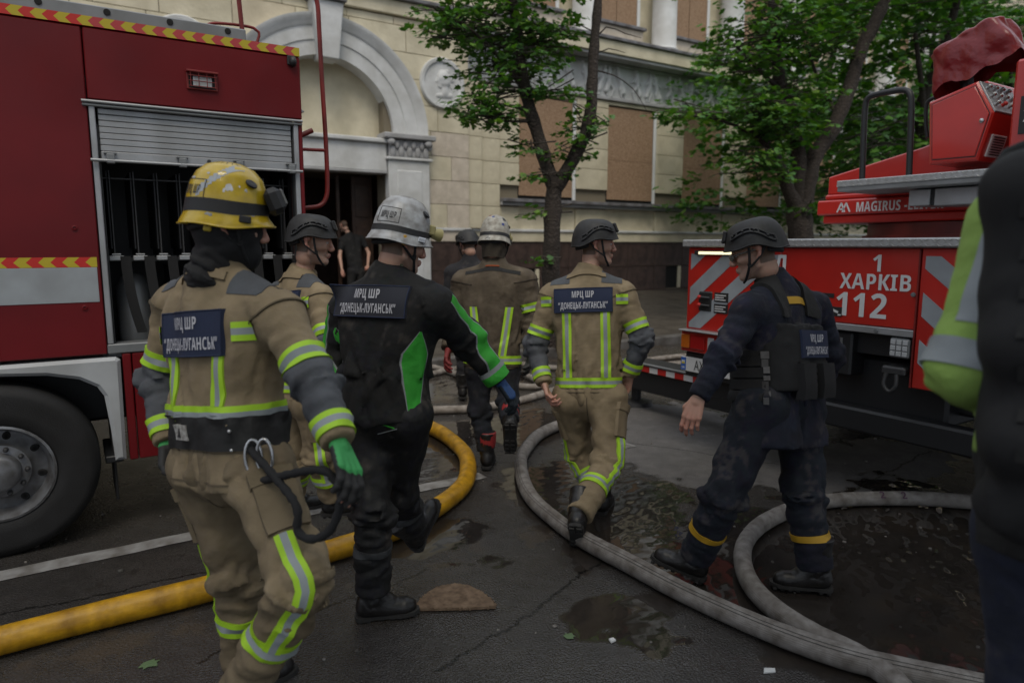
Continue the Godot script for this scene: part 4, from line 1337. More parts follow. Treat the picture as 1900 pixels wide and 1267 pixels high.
func build_fire_truck() -> void:
	var F := Vector3(-1.6, 0, -5.55)
	var t := thing("fire_truck", "dark red fire engine with its equipment locker shutter half raised", "fire truck", F)
	var zf := -4.3
	bo(t, F, "side_panel", -4.6, 0.122, 1.03, 2.733, -4.36, zf, M.red_truck, 0.006)
	bo(t, F, "side_panel", 0.128, 1.237, 2.375, 2.733, -4.36, zf, M.red_truck, 0.006)
	bo(t, F, "corner_post", 1.212, 1.237, 1.03, 2.373, -4.5, zf - 0.002, M.red_truck, 0.006)
	bo(t, F, "top_rail", -4.6, 1.237, 2.735, 2.788, -4.36, zf + 0.003, M.red_truck, 0.004)
	bo(t, F, "roof", -4.6, 1.235, 2.70, 2.76, -6.8, -4.362, M.red_truck, 0.01)
	bo(t, F, "rear_wall", 1.205, 1.236, 0.5, 2.70, -6.8, -4.505, M.red_truck, 0.01)
	bo(t, F, "front_locker_wall", -4.6, 0.10, 0.9, 2.69, -4.95, -4.9, M.black_steel, 0.0)
	bo(t, F, "far_wall", -4.6, 1.2, 0.9, 2.69, -6.8, -6.75, M.red_truck, 0.0)
	chevrons(t, F, -0.75, 1.236, 2.738, 2.786, zf + 0.003, 0.098, [M.sticker_red, M.sticker_pink], 0.09)
	chevrons(t, F, -0.75, 0.108, 1.505, 1.557, zf, 0.104, [M.sticker_red, M.sticker_red], 9.0)
	bo(t, F, "reflective_band", -4.0, 0.106, 1.318, 1.503, zf - 0.01, zf + 0.003, M.reflective_grey, 0.001)
	for p in [Vector3(0.02, 1.71, 0), Vector3(0.035, 1.29, 0)]:
		var b := MB.new()
		b.lathe([Vector2(0.014, 0), Vector2(0.014, 0.006), Vector2(0.008, 0.008), Vector2(0.007, 0.003), Vector2(0, 0.003)], 14, Transform3D(Basis(Vector3.RIGHT, Vector3.BACK, Vector3.UP), Vector3(p.x, p.y, zf) - F))
		part(t, "panel_bolt", b, M.red_truck)
	# locker
	bo(t, F, "locker_back", 0.10, 1.21, 0.95, 2.5, -5.05, -5.0, M.black_steel, 0.0)
	bo(t, F, "locker_side", 0.10, 0.126, 1.0, 2.5, -5.0, -4.36, M.black_steel, 0.0)
	bo(t, F, "locker_side", 1.19, 1.211, 1.0, 2.5, -5.0, -4.51, M.black_steel, 0.0)
	bo(t, F, "locker_floor", 0.10, 1.21, 1.0, 1.03, -5.0, -4.37, M.alu_dull, 0.0)
	bo(t, F, "locker_ceiling", 0.10, 1.21, 2.45, 2.5, -5.0, -4.365, M.black_steel, 0.0)
	bo(t, F, "locker_sill", 0.124, 1.211, 1.03, 1.083, -4.42, zf + 0.004, M.alu_dull, 0.006)
	bo(t, F, "door_guide", 0.128, 0.156, 1.084, 2.345, -4.38, zf + 0.002, M.alu, 0.004)
	bo(t, F, "door_guide", 1.184, 1.211, 1.084, 2.345, -4.38, zf + 0.002, M.alu, 0.004)
	bo(t, F, "guide_brush", 0.157, 0.166, 1.084, 2.25, -4.37, zf - 0.02, M.rubber, 0.0)
	bo(t, F, "guide_brush", 1.174, 1.183, 1.084, 2.25, -4.37, zf - 0.02, M.rubber, 0.0)
	pole(t, "drip_rail", [Vector3(0.098, 2.362, zf + 0.012) - F, Vector3(1.235, 2.362, zf + 0.012) - F], 0.008, M.alu)
	bo(t, F, "drip_rail", 0.10, 1.235, 2.338, 2.353, -4.32, zf + 0.012, M.alu_dull, 0.004)
	for k in 7:
		bo(t, F, "shutter_slat", 0.168, 1.172, 2.118 + 0.0315 * k, 2.118 + 0.0315 * (k + 1) - 0.0022, -4.35, zf - 0.022, M.alu, 0.003)
	bo(t, F, "shutter_rail", 0.168, 1.172, 2.07, 2.1155, -4.35, zf - 0.016, M.alu, 0.004)
	var pb := pole(t, "pull_bar", [Vector3(0.118, 2.064, zf + 0.02) - F, Vector3(1.222, 2.064, zf + 0.02) - F], 0.0085, M.alu)
	for x in [0.21, 0.56, 0.86, 1.16]:
		bo(pb, F, "bracket", x - 0.02, x + 0.02, 2.05, 2.10, -4.315, zf + 0.027, M.alu_dull, 0.004)
		bo(pb, F, "bracket", x - 0.03, x + 0.03, 2.101, 2.11, -4.315, zf + 0.012, M.alu_dull, 0.002)
	var lk := MB.new()
	lk.lathe([Vector2(0.011, 0), Vector2(0.011, 0.008), Vector2(0, 0.008)], 12, Transform3D(Basis(Vector3.RIGHT, Vector3.BACK, Vector3.UP), Vector3(0.70, 2.093, zf - 0.016) - F))
	part(t, "shutter_lock", lk, M.steel_dark)
	bo(t, F, "shelf", 0.13, 1.185, 1.53, 1.55, -4.98, -4.44, M.black_steel, 0.0)
	for k in 9:
		var x := 0.20 + 0.118 * k
		bo(t, F, "divider", x, x + 0.006, 1.56, 2.03, -4.95, -4.46, M.steel_dark, 0.0)
		bo(t, F, "divider", x - 0.012, x - 0.004, 1.60, 2.03, -4.95, -4.50, M.black_steel, 0.0)
		bo(t, F, "shelf_bracket", x - 0.03, x + 0.045, 1.535, 1.562, -4.44, -4.405, M.alu, 0.004)
		bo(t, F, "shelf_bracket", x - 0.015, x + 0.03, 1.566, 1.574, -4.45, -4.41, M.alu, 0.002)
		var sb := MB.new()
		var pts := PackedVector3Array()
		for q in 9:
			var f := q / 8.0
			pts.append(Vector3(x + 0.05 + 0.06 * f * f, 1.56 - 0.44 * f, -4.40 + 0.03 * sin(f * PI) - 0.06 * f) - F)
		for q in 8:
			var d := Vector3(0.026, 0, 0)
			sb.quad(pts[q] - d, pts[q] + d, pts[q + 1] + d, pts[q + 1] - d, Vector3.BACK)
			sb.quad(pts[q] - d + Vector3(0, 0, -0.004), pts[q] + d + Vector3(0, 0, -0.004), pts[q + 1] + d + Vector3(0, 0, -0.004), pts[q + 1] - d + Vector3(0, 0, -0.004), Vector3.FORWARD)
		part(t, "strap", sb, M.webbing)
	bo(t, F, "shelf_bar", 0.15, 1.18, 1.985, 1.993, -4.50, -4.485, M.steel_dark, 0.0)
	for x in [0.29, 0.62, 0.95]:
		var cb := MB.new()
		cb.lathe([Vector2(0.0, 1.06), Vector2(0.085, 1.06), Vector2(0.09, 1.08), Vector2(0.09, 1.38), Vector2(0.06, 1.44), Vector2(0.03, 1.46), Vector2(0.0, 1.46)], 20, Transform3D(Basis(), Vector3(x, 0, -4.65) - F))
		part(t, "cylinder", cb, M.alu)
		bo(t, F, "lower_divider", x - 0.13, x - 0.122, 1.04, 1.5, -4.95, -4.41, M.steel_dark, 0.0)
	# white wheel arch, cut round the wheel
	var arch := PackedVector2Array([Vector2(-1.05, 1.012), Vector2(0.16, 1.012), Vector2(0.180, 0.995), Vector2(0.172, 0.43), Vector2(0.118, 0.43), Vector2(0.108, 0.62), Vector2(0.09, 0.80), Vector2(0.06, 0.855), Vector2(-0.02, 0.905), Vector2(-0.16, 0.94), Vector2(-0.36, 0.955), Vector2(-0.58, 0.945), Vector2(-0.78, 0.91), Vector2(-0.9, 0.84), Vector2(-0.93, 0.6), Vector2(-0.94, 0.43), Vector2(-1.05, 0.43)])
	var ab := MB.new()
	for k in arch.size(): arch[k] -= Vector2(F.x, 0)
	ab.prism(arch, 0.5, Transform3D(Basis(), Vector3(0, 0, zf + 0.016 - F.z)), 0.018)
	part(t, "wheel_arch", ab, M.white_paint)
	bo(t, F, "lower_panel", 0.19, 0.232, 0.42, 1.026, -4.4, zf + 0.001, M.red_truck, 0.005)
	bo(t, F, "lower_panel", 0.238, 1.235, 0.42, 1.026, -4.4, zf, M.red_truck, 0.005)
	bo(t, F, "lower_panel", -4.6, -1.056, 0.42, 1.026, -4.4, zf, M.red_truck, 0.005)
	bo(t, F, "chassis", -4.4, 1.1, 0.55, 0.95, -6.5, -4.82, M.black_steel, 0.02)
	bo(t, F, "axle_beam", -0.5, -0.3, 0.36, 0.55, -6.5, -4.6, M.black_steel, 0.02)
	bo(t, F, "mud_flap", 0.11, 0.125, 0.16, 0.6, -4.85, -4.42, M.rubber, 0.003)
	bo(t, F, "flap_bracket", 0.07, 0.16, 0.40, 0.44, -4.8, -4.36, M.black_steel, 0.006)
	wheel(t, Vector3(-0.405, 0.455, -4.262) - F, Vector3.BACK, 0.455, 0.248)
	wheel(t, Vector3(-0.405, 0.455, -6.72) - F, Vector3.FORWARD, 0.455, 0.248)
	wheel(t, Vector3(-3.6, 0.455, -4.262) - F, Vector3.BACK, 0.455, 0.248)
	# work lamp in its cage
	var lp := bo(t, F, "work_lamp", 0.605, 0.765, 2.478, 2.582, -4.34, zf + 0.012, M.red_dark, 0.004)
	var lc := lp.position + F
	bo(lp, lc, "lamp_recess", 0.615, 0.755, 2.488, 2.560, zf + 0.006, zf + 0.0135, M.dark_gap, 0.0)
	bo(lp, lc, "lamp_glass", 0.637, 0.735, 2.494, 2.550, zf + 0.010, zf + 0.022, M.glass_lamp, 0.006)
	bo(lp, lc, "lamp_hood", 0.603, 0.767, 2.566, 2.578, zf, zf + 0.045, M.red_dark, 0.003)
	for k in 4:
		pole(lp, "cage_bar", [Vector3(0.622 + 0.042 * k, 2.488, zf + 0.04) - lc, Vector3(0.622 + 0.042 * k, 2.565, zf + 0.04) - lc], 0.0022, M.red_dark)
	for k in 3:
		pole(lp, "cage_bar", [Vector3(0.612, 2.492 + 0.028 * k, zf + 0.041) - lc, Vector3(0.758, 2.492 + 0.028 * k, zf + 0.041) - lc], 0.0022, M.red_dark)
	var cl := MB.new()
	cl.ball(Vector3(1.192, 2.70, zf + 0.015) - F, Vector3(0.022, 0.03, 0.03), 14)
	cl.box(Vector3(1.186, 2.708, zf + 0.006) - F, Vector3(0.05, 0.055, 0.02), 0.005)
	part(t, "corner_lamp", cl, M.black_plastic)
	# roof gear
	var rl := bo(t, F, "roof_ladder", -4.0, 0.95, 2.795, 2.864, -4.41, -4.365, M.alu_dull, 0.006)
	var rc := rl.position + F
	for k in 6:
		var x := -0.65 + 0.3 * k
		var hb := MB.new()
		hb.lathe([Vector2(0.017, 0), Vector2(0.017, 0.004), Vector2(0.012, 0.005), Vector2(0, 0.004)], 12, Transform3D(Basis(Vector3.RIGHT, Vector3.BACK, Vector3.UP), Vector3(x, 2.838, -4.3645) - rc))
		part(rl, "rung_end", hb, M.dark_gap)
		pole(rl, "rung", [Vector3(x, 2.83, -4.41) - rc, Vector3(x, 2.83, -4.80) - rc], 0.015, M.alu_dull)
	bo(rl, rc, "ladder_rail", -4.0, 0.95, 2.795, 2.864, -4.845, -4.80, M.alu_dull, 0.006)
	var z2 := -4.75
	pole(t, "roof_handle", [Vector3(0.787, 2.93, -4.75) - F, Vector3(0.808, 2.964, -4.75) - F, Vector3(0.858, 2.982, -4.75) - F, Vector3(0.985, 2.993, -4.75) - F, Vector3(1.082, 2.99, -4.75) - F, Vector3(1.114, 2.969, -4.75) - F, Vector3(1.101, 2.914, -4.75) - F, Vector3(1.049, 2.854, -4.75) - F], 0.009, M.red_dark, 0.02)
	pole(t, "roof_post", [Vector3(0.98, 3.313, -4.7) - F, Vector3(1.008, 2.827, -4.7) - F], 0.014, M.red_dark)
	pole(t, "ladder_handrail", [Vector3(1.328, 3.273, -4.55) - F, Vector3(1.394, 3.229, -4.55) - F, Vector3(1.435, 3.152, -4.55) - F, Vector3(1.442, 2.971, -4.55) - F, Vector3(1.448, 2.674, -4.55) - F, Vector3(1.458, 2.303, -4.55) - F, Vector3(1.458, 2.026, -4.55) - F, Vector3(1.444, 1.928, -4.55) - F, Vector3(1.399, 1.877, -4.55) - F, Vector3(1.295, 1.86, -4.55) - F], 0.0145, M.red_dark, 0.02)
	pole(t, "handrail_bracket", [Vector3(1.452, 2.237, -4.55) - F, Vector3(1.301, 2.233, -4.55) - F], 0.011, M.red_dark)
	pole(t, "step_peg", [Vector3(1.387, 2.365, -4.6) - F, Vector3(1.305, 2.324, -4.6) - F], 0.017, M.red_dark)
	var eb := MB.new()
	eb.prism(PackedVector2Array([Vector2(1.2, 2.53), Vector2(1.37, 2.50), Vector2(1.43, 2.535), Vector2(1.37, 2.58), Vector2(1.2, 2.61)]), 0.05, Transform3D(Basis(), Vector3(0, 0, -4.9) - F), 0.005)
	part(t, "ladder_tip", eb, M.alu_dull)
	for y in [2.42, 2.30]:
		var rb := MB.new()
		rb.ball(Vector3(1.245, y, -4.6) - F, Vector3(0.016, 0.02, 0.02), 10)
		part(t, "rear_latch", rb, M.black_plastic)

func stripes(parent: Node, base: Vector3, X: float, z0: float, z1: float, y0: float, y1: float, slope: float, start: float) -> void:
	var rect := PackedVector2Array([Vector2(z0, y0), Vector2(z1, y0), Vector2(z1, y1), Vector2(z0, y1)])
	for k in 9:
		var y := start + 0.27 * k
		var q := PackedVector2Array([Vector2(z0 - 0.5, y - slope * 0.5), Vector2(z1 + 0.5, y + slope * (z1 - z0 + 0.5)), Vector2(z1 + 0.5, y + 0.135 + slope * (z1 - z0 + 0.5)), Vector2(z0 - 0.5, y + 0.135 - slope * 0.5)])
		for c in Geometry2D.intersect_polygons(q, rect):
			var b := MB.new()
			b.prism(c, 0.004, facing(Vector3(X, 0, 0) - base, Vector3.BACK), 0.0, false)
			part(parent, "warning_stripe", b, M.reflective_grey)

func build_ladder_truck() -> void:
	var dp := Image.create(128, 128, false, Image.FORMAT_L8)
	dp.fill(Color(0.2, 0.2, 0.2))
	for k in 4:
		for q in 4:
			var c := Vector2(16 + 32 * k, 16 + 32 * q)
			var d := Vector2(0.8, 0.6) if (k + q) % 2 else Vector2(0.8, -0.6)
			for y in range(-14, 15):
				for x in range(-14, 15):
					var p := Vector2(x, y)
					var u := p.dot(d) / 13.0; var w := (p.x * d.y - p.y * d.x) / 3.6
					var e := 1.0 - u * u - w * w
					if e > 0.0:
						var v := 0.2 + 0.8 * sqrt(e)
						dp.set_pixel(posmod(int(c.x) + x, 128), posmod(int(c.y) + y, 128), Color(v, v, v))
	mat("tread_plate", lin(0.44, 0.45, 0.46), 0.4, {"metal": 0.5, "bump": bumps(dp, 5.0), "tri": 8.0, "bscale": 1.0, "tex": M.alu.albedo_texture})
	var L := Vector3(8.0, 0, -2.53)
	var X := 4.05
	var t := thing("ladder_truck", "bright red turntable ladder truck seen from its striped rear", "fire truck", L)
	var FX := facing(Vector3.ZERO, Vector3.BACK)
	bo(t, L, "deck", X - 0.05, 11.2, 1.607, 1.662, -3.80, -1.26, M.tread_plate, 0.008)
	bo(t, L, "rear_panel", X, X + 0.08, 0.97, 1.605, -3.775, -2.945, M.red_ladder, 0.006)
	bo(t, L, "rear_panel", X, X + 0.08, 1.137, 1.605, -2.94, -2.03, M.red_ladder, 0.006)
	bo(t, L, "rear_panel", X - 0.004, X + 0.08, 0.80, 1.605, -2.025, -1.285, M.red_ladder, 0.006)
	bo(t, L, "body_side", X + 0.082, 11.0, 0.80, 1.604, -3.775, -3.70, M.red_ladder, 0.006)
	bo(t, L, "body_side", X + 0.082, 11.0, 0.80, 1.604, -1.36, -1.285, M.red_ladder, 0.006)
	bo(t, L, "body_core", X + 0.09, 11.0, 0.95, 1.6, -3.69, -1.37, M.black_steel, 0.0)
	stripes(t, L, X - 0.003, -3.745, -2.96, 0.985, 1.555, 0.82, 0.62)
	stripes(t, L, X - 0.007, -2.0, -1.30, 0.83, 1.56, -0.82, 0.95)
	bo(t, L, "light_strip_holder", X - 0.035, X - 0.001, 1.548, 1.582, -3.69, -3.0, M.black_plastic, 0.006)
	var led := bo(t, L, "led_strip", X - 0.04, X - 0.0355, 1.553, 1.573, -3.64, -3.1, M.led_on, 0.0)
	var al := AreaLight3D.new()
	al.name = "led_light"
	al.area_size = Vector2(0.54, 0.02)
	al.light_energy = 0.012
	al.light_color = Color(1.0, 0.93, 0.75)
	al.area_range = 10.0
	al.shadow_enabled = true
	al.transform = Transform3D(Basis(Vector3.UP, PI / 2) * Basis(Vector3.RIGHT, -0.35), Vector3(X - 0.046, 1.56, -3.37) - L)
	t.add_child(al)
	for s in [["1", 0.1, 1.0, -2.272, 1.512], ["ХАРКІВ", 0.094, 0.95, -2.285, 1.40], ["112", 0.145, 1.0, -2.363, 1.255], ["АД", 0.135, 0.9, -3.0, 1.485]]:
		text_part(t, "lettering", s[0], s[1], s[2], M.sticker_white, FX * Transform3D(Basis(), Vector3(0, 0, 0)) if false else Transform3D(FX.basis, Vector3(X - 0.004, s[4], s[3]) - L))
	bo(t, L, "lower_trim", X - 0.012, X + 0.05, 1.092, 1.134, -2.94, -2.03, M.alu, 0.004)
	bo(t, L, "corner_seam", X - 0.012, X + 0.02, 0.80, 1.6, -2.035, -2.027, M.red_dark, 0.001)
	bo(t, L, "step_ledge", X - 0.09, X + 0.04, 0.962, 0.972, -3.77, -2.95, M.alu, 0.003)
	for p in [Vector2(1.34, -2.05), Vector2(1.112, -2.25)]:
		var b := MB.new()
		b.lathe([Vector2(0.014, 0), Vector2(0.012, 0.008), Vector2(0, 0.009)], 12, Transform3D(Basis(Vector3.BACK, Vector3.LEFT, Vector3.UP), Vector3(X - 0.012, p.x, p.y) - L))
		part(t, "panel_bolt", b, M.alu_dull)
	# lever recess with two red knobs, and the plates beside it
	var lr := bo(t, L, "lever_recess", X - 0.01, X + 0.02, 1.115, 1.275, -3.655, -3.52, M.black_plastic, 0.012)
	var lrc := lr.position + L
	bo(lr, lrc, "recess_back", X - 0.0125, X - 0.0105, 1.128, 1.262, -3.643, -3.532, M.dark_gap, 0.0)
	for y in [1.225, 1.165]:
		pole(lr, "lever", [Vector3(X - 0.01, y, -3.54) - lrc, Vector3(X - 0.035, y + 0.005, -3.61) - lrc], 0.008, M.steel_dark)
		var kb := MB.new()
		kb.ball(Vector3(X - 0.035, y + 0.005, -3.62) - lrc, Vector3(0.015, 0.015, 0.018), 12)
		part(lr, "knob", kb, M.sticker_red)
	for y in [1.235, 1.15]:
		var pl := bo(t, L, "notice_plate", X - 0.006, X - 0.001, y - 0.035, y + 0.035, -3.50, -3.37, M.black_plastic, 0.001)
		var plc := pl.position + L
		for k in 3:
			bo(pl, plc, "print", X - 0.008, X - 0.0062, y - 0.022 + 0.017 * k, y - 0.015 + 0.017 * k, -3.49, -3.49 + 0.1 - 0.02 * (k % 2), M.sticker_white, 0.0)
	bo(t, L, "notice_plate", X - 0.006, X - 0.001, 1.29, 1.318, -2.635, -2.54, M.black_plastic, 0.001)
	var ap := bo(t, L, "notice_plate", X - 0.006, X - 0.001, 1.175, 1.235, -2.585, -2.48, M.black_plastic, 0.001)
	var apc := ap.position + L
	part(ap, "print", box_mesh(Vector3(0.0016, 0.014, 0.07), 0.0), M.sticker_white, Transform3D(Basis(Vector3.RIGHT, 0.35), Vector3(-0.0036, 0.008, -0.004)))
	bo(ap, apc, "print", X - 0.0076, X - 0.0061, 1.182, 1.19, -2.505, -2.485, M.sticker_white, 0.0)
	var mk := MB.new()
	mk.lathe([Vector2(0.016, 0), Vector2(0.016, 0.012), Vector2(0.008, 0.02), Vector2(0, 0.021)], 16, Transform3D(Basis(Vector3.BACK, Vector3.LEFT, Vector3.UP), Vector3(X - 0.002, 1.262, -2.60) - L))
	part(t, "marker_light", mk, M.amber_on)
	# tail lamps, number plate, coupling
	bo(t, L, "lamp_board", X - 0.05, X + 0.08, 0.80, 0.958, -3.775, -2.98, M.red_ladder, 0.006)
	bo(t, L, "tail_lamp", X - 0.065, X - 0.049, 0.825, 0.935, -3.765, -3.68, M.amber, 0.006)
	bo(t, L, "tail_lamp", X - 0.065, X - 0.049, 0.825, 0.935, -3.672, -3.53, M.tail_red, 0.006)
	bo(t, L, "tail_lamp", X - 0.065, X - 0.049, 0.835, 0.93, -3.50, -3.44, M.glass_lamp, 0.006)
	bo(t, L, "tail_lamp", X - 0.065, X - 0.049, 0.825, 0.935, -3.43, -3.33, M.tail_red, 0.006)
	var np := bo(t, L, "number_plate", X - 0.03, X - 0.015, 0.638, 0.752, -3.79, -3.25, M.sticker_white, 0.004)
	var npc := np.position + L
	bo(np, npc, "plate_band", X - 0.0322, X - 0.0302, 0.645, 0.745, -3.785, -3.735, M.plate_blue, 0.0)
	bo(np, npc, "plate_flag", X - 0.034, X - 0.0324, 0.695, 0.708, -3.775, -3.745, M.plate_yellow, 0.0)
	bo(np, npc, "plate_flag", X - 0.034, X - 0.0324, 0.709, 0.722, -3.775, -3.745, M.sticker_white, 0.0)
	text_part(np, "lettering", "AX 5", 0.076, 0.8, M.black_plastic, Transform3D(FX.basis, Vector3(X - 0.0335, 0.694, -3.565) - npc), false)
	text_part(np, "lettering", "UA", 0.018, 0.9, M.sticker_white, Transform3D(FX.basis, Vector3(X - 0.0335, 0.667, -3.76) - npc))
	bo(t, L, "plate_holder", X - 0.014, X + 0.1, 0.60, 0.79, -3.76, -3.2, M.black_plastic, 0.01)
	bo(t, L, "underrun_bar", X + 0.05, X + 0.17, 0.45, 0.60, -3.7, -1.35, M.black_steel, 0.015)
	bo(t, L, "control_box", X + 0.03, X + 0.5, 0.80, 1.08, -2.62, -2.42, M.black_steel, 0.012)
	bo(t, L, "box_label", X + 0.024, X + 0.029, 0.99, 1.04, -2.58, -2.48, M.alu_dull, 0.0)
	var wl := bo(t, L, "work_lamp", X - 0.01, X + 0.05, 0.965, 1.08, -2.165, -2.05, M.alu_dull, 0.008)
	var wlc := wl.position + L
	bo(wl, wlc, "lamp_bracket", X + 0.0, X + 0.03, 1.081, 1.11, -2.135, -2.08, M.black_plastic, 0.004)
	for a in 3:
		for b in 3:
			bo(wl, wlc, "lamp_lens", X - 0.016, X - 0.011, 0.975 + 0.034 * a, 1.003 + 0.034 * a, -2.158 + 0.035 * b, -2.129 + 0.035 * b, M.glass_lamp, 0.004)
	bo(t, L, "coupling_block", X - 0.02, X + 0.1, 0.86, 0.91, -2.20, -2.06, M.steel_dark, 0.01)
	pole(t, "shackle", [Vector3(X - 0.03, 0.87, -2.16) - L, Vector3(X - 0.04, 0.80, -2.165) - L, Vector3(X - 0.04, 0.765, -2.13) - L, Vector3(X - 0.04, 0.80, -2.095) - L, Vector3(X - 0.03, 0.87, -2.10) - L], 0.012, M.steel_dark, 0.01)
	bo(t, L, "chassis", X + 0.18, 11.0, 0.55, 0.92, -3.1, -1.9, M.black_steel, 0.02)
	bo(t, L, "chassis_cross", X + 0.3, X + 0.6, 0.62, 0.95, -3.68, -1.4, M.black_steel, 0.02)
	for w in [[6.3, -3.72, -1.0], [6.3, -1.33, 1.0], [10.0, -3.72, -1.0], [10.0, -1.33, 1.0]]:
		wheel(t, Vector3(w[0], 0.5, w[1]) - L, Vector3(0, 0, w[2]), 0.5, 0.28, 0.3)
	# outrigger leg on the pavement side
	var og := bo(t, L, "outrigger", 4.62, 4.95, 0.20, 0.40, -5.3, -3.4, M.black_steel, 0.01)
	var ogc := og.position + L
	bo(og, ogc, "outrigger_rail", 4.60, 4.97, 0.402, 0.462, -5.3, -3.4, M.black_steel, 0.01)
	for k in 7:
		bo(og, ogc, "warning_stripe", 4.594, 4.599, 0.405, 0.458, -5.28 + 0.22 * k, -5.28 + 0.22 * k + 0.11, M.sticker_red, 0.0)
		bo(og, ogc, "warning_stripe", 4.594, 4.599, 0.405, 0.458, -5.17 + 0.22 * k, -5.17 + 0.22 * k + 0.108, M.sticker_white, 0.0)
	bo(og, ogc, "outrigger_plate", 4.58, 4.62, 0.47, 0.485, -5.3, -3.8, M.alu_dull, 0.003)
	var jk := MB.new()
	jk.lathe([Vector2(0.05, 0.3), Vector2(0.05, 0.06), Vector2(0.16, 0.04), Vector2(0.17, 0.0)], 20, Transform3D(Basis(), Vector3(4.78, 0.0, -5.1) - ogc))
	part(og, "jack_foot", jk, M.steel_dark)
	# turntable
	var rb := MB.new()
	rb.lathe([Vector2(0.9, 1.67), Vector2(1.02, 1.67), Vector2(1.02, 1.70), Vector2(0.98, 1.701), Vector2(0.98, 1.79), Vector2(0.9, 1.79)], 48, Transform3D(Basis(), Vector3(6.3, 0, -2.53) - L))
	part(t, "turntable_ring", rb, M.red_dark)
	for k in 20:
		var a := PI * 0.6 + PI * 0.8 * k / 19.0
		bx(t, "ring_bolt", Vector3(6.3 + cos(a) * 0.985, 1.683, -2.53 + sin(a) * 0.985) - L, Vector3(0.03, 0.03, 0.03), M.steel_dark, 0.004)
	var TX := 5.3
	bo(t, L, "turret_skirt", TX + 0.01, TX + 1.9, 1.797, 1.862, -3.48, -1.5, M.red_ladder, 0.01)
	bo(t, L, "turret_base", TX - 0.03, TX + 1.9, 1.865, 1.985, -3.515, -1.5, M.red_ladder, 0.012)
	bo(t, L, "turret_flange", TX - 0.01, TX + 1.9, 1.988, 2.03, -3.46, -1.5, M.red_ladder, 0.012)
	var tb := MB.new()
	tb.prism(PackedVector2Array([Vector2(-3.45, 2.03), Vector2(-1.5, 2.03), Vector2(-1.5, 2.55), Vector2(-2.3, 2.46), Vector2(-2.72, 2.33), Vector2(-3.45, 2.175)]), 1.3, facing(Vector3(TX + 0.01, 0, 0) - L, Vector3.BACK), 0.01)
	part(t, "turret_body", tb, M.red_ladder)
	var lg := MB.new()
	for q in [[Vector2(0.007, 0.006), Vector2(0.042, 0.082)], [Vector2(0.042, 0.078), Vector2(0.072, 0.006)], [Vector2(0.052, 0.006), Vector2(0.082, 0.082)], [Vector2(0.082, 0.078), Vector2(0.116, 0.006)], [Vector2(0.03, 0.03), Vector2(0.055, 0.03)]]:
		var dd: Vector2 = q[1] - q[0]
		lg.box(Vector3((q[0].x + q[1].x) * 0.5, (q[0].y + q[1].y) * 0.5, 0.0), Vector3(dd.length(), 0.012, 0.002), 0.0, Basis(Vector3.BACK, dd.angle()))
	part(t, "maker_emblem", lg, M.sticker_white, Transform3D(FX.basis, Vector3(TX - 0.033, 1.878, -3.335) - L))
	text_part(t, "lettering", "MAGIRUS -LEITER", 0.074, 0.76, M.sticker_white, Transform3D(FX.basis, Vector3(TX - 0.032, 1.918, -2.845) - L))
	bo(t, L, "turret_step", 4.78, 5.3, 2.04, 2.088, -3.04, -1.5, M.tread_plate, 0.006)
	bo(t, L, "step_edge", 4.785, 5.29, 2.008, 2.039, -3.035, -1.5, M.alu_dull, 0.004)
	bo(t, L, "step_box", 4.95, 5.28, 1.89, 2.0, -2.60, -2.46, M.alu, 0.006)
	bo(t, L, "step_box", 4.95, 5.28, 1.885, 2.0, -2.43, -2.0, M.alu, 0.006)
	bo(t, L, "step_bracket", 4.97, 5.28, 1.89, 2.0, -2.458, -2.432, M.black_steel, 0.003)
	pole(t, "handrail", [Vector3(4.95, 2.065, -2.945) - L, Vector3(4.95, 2.382, -2.956) - L, Vector3(4.95, 2.611, -2.961) - L, Vector3(4.95, 2.676, -2.942) - L, Vector3(4.95, 2.691, -2.88) - L, Vector3(4.95, 2.691, -2.757) - L, Vector3(4.95, 2.685, -2.686) - L, Vector3(4.95, 2.653, -2.647) - L, Vector3(4.95, 2.575, -2.63) - L, Vector3(4.95, 2.34, -2.618) - L, Vector3(4.95, 2.062, -2.607) - L], 0.021, M.black_steel, 0.02)
	# control cabinet
	var CX := 4.95
	var cp := []
	for p in [Vector3(4.95, 2.574, -2.516), Vector3(4.95, 2.657, -2.225), Vector3(4.95, 2.448, -2.115), Vector3(4.95, 2.159, -2.185), Vector3(4.95, 2.164, -2.483)]: cp.append(Vector2(p.z, p.y))
	var cb := MB.new()
	cb.prism(PackedVector2Array(cp), 0.45, facing(Vector3(CX, 0, 0) - L, Vector3.BACK), 0.012)
	var cab := part(t, "control_cabinet", cb, M.red_ladder)
	var mid := Vector2.ZERO
	for p in cp: mid += p / 5.0
	var dpz := PackedVector2Array(); var dpo := PackedVector2Array()
	for p in cp:
		dpo.append(mid + (p - mid) * 0.90); dpz.append(mid + (p - mid) * 0.875)
	var db := MB.new()
	db.prism(dpo, 0.003, facing(Vector3(CX - 0.0015, 0, 0) - L, Vector3.BACK), 0.0, false)
	part(cab, "door_gasket", db, M.black_plastic)
	db = MB.new()
	db.prism(dpz, 0.012, facing(Vector3(CX - 0.008, 0, 0) - L, Vector3.BACK), 0.004, false)
	var dr := part(cab, "cabinet_door", db, M.red_ladder)
	var kb := MB.new()
	kb.lathe([Vector2(0.014, 0), Vector2(0.014, 0.008), Vector2(0.008, 0.012), Vector2(0, 0.012)], 12, Transform3D(Basis(Vector3.BACK, Vector3.LEFT, Vector3.UP), Vector3(Vector3(4.95, 2.405, -2.175)) + Vector3(-0.008, 0, 0) - L))
	part(dr, "lock", kb, M.chrome)
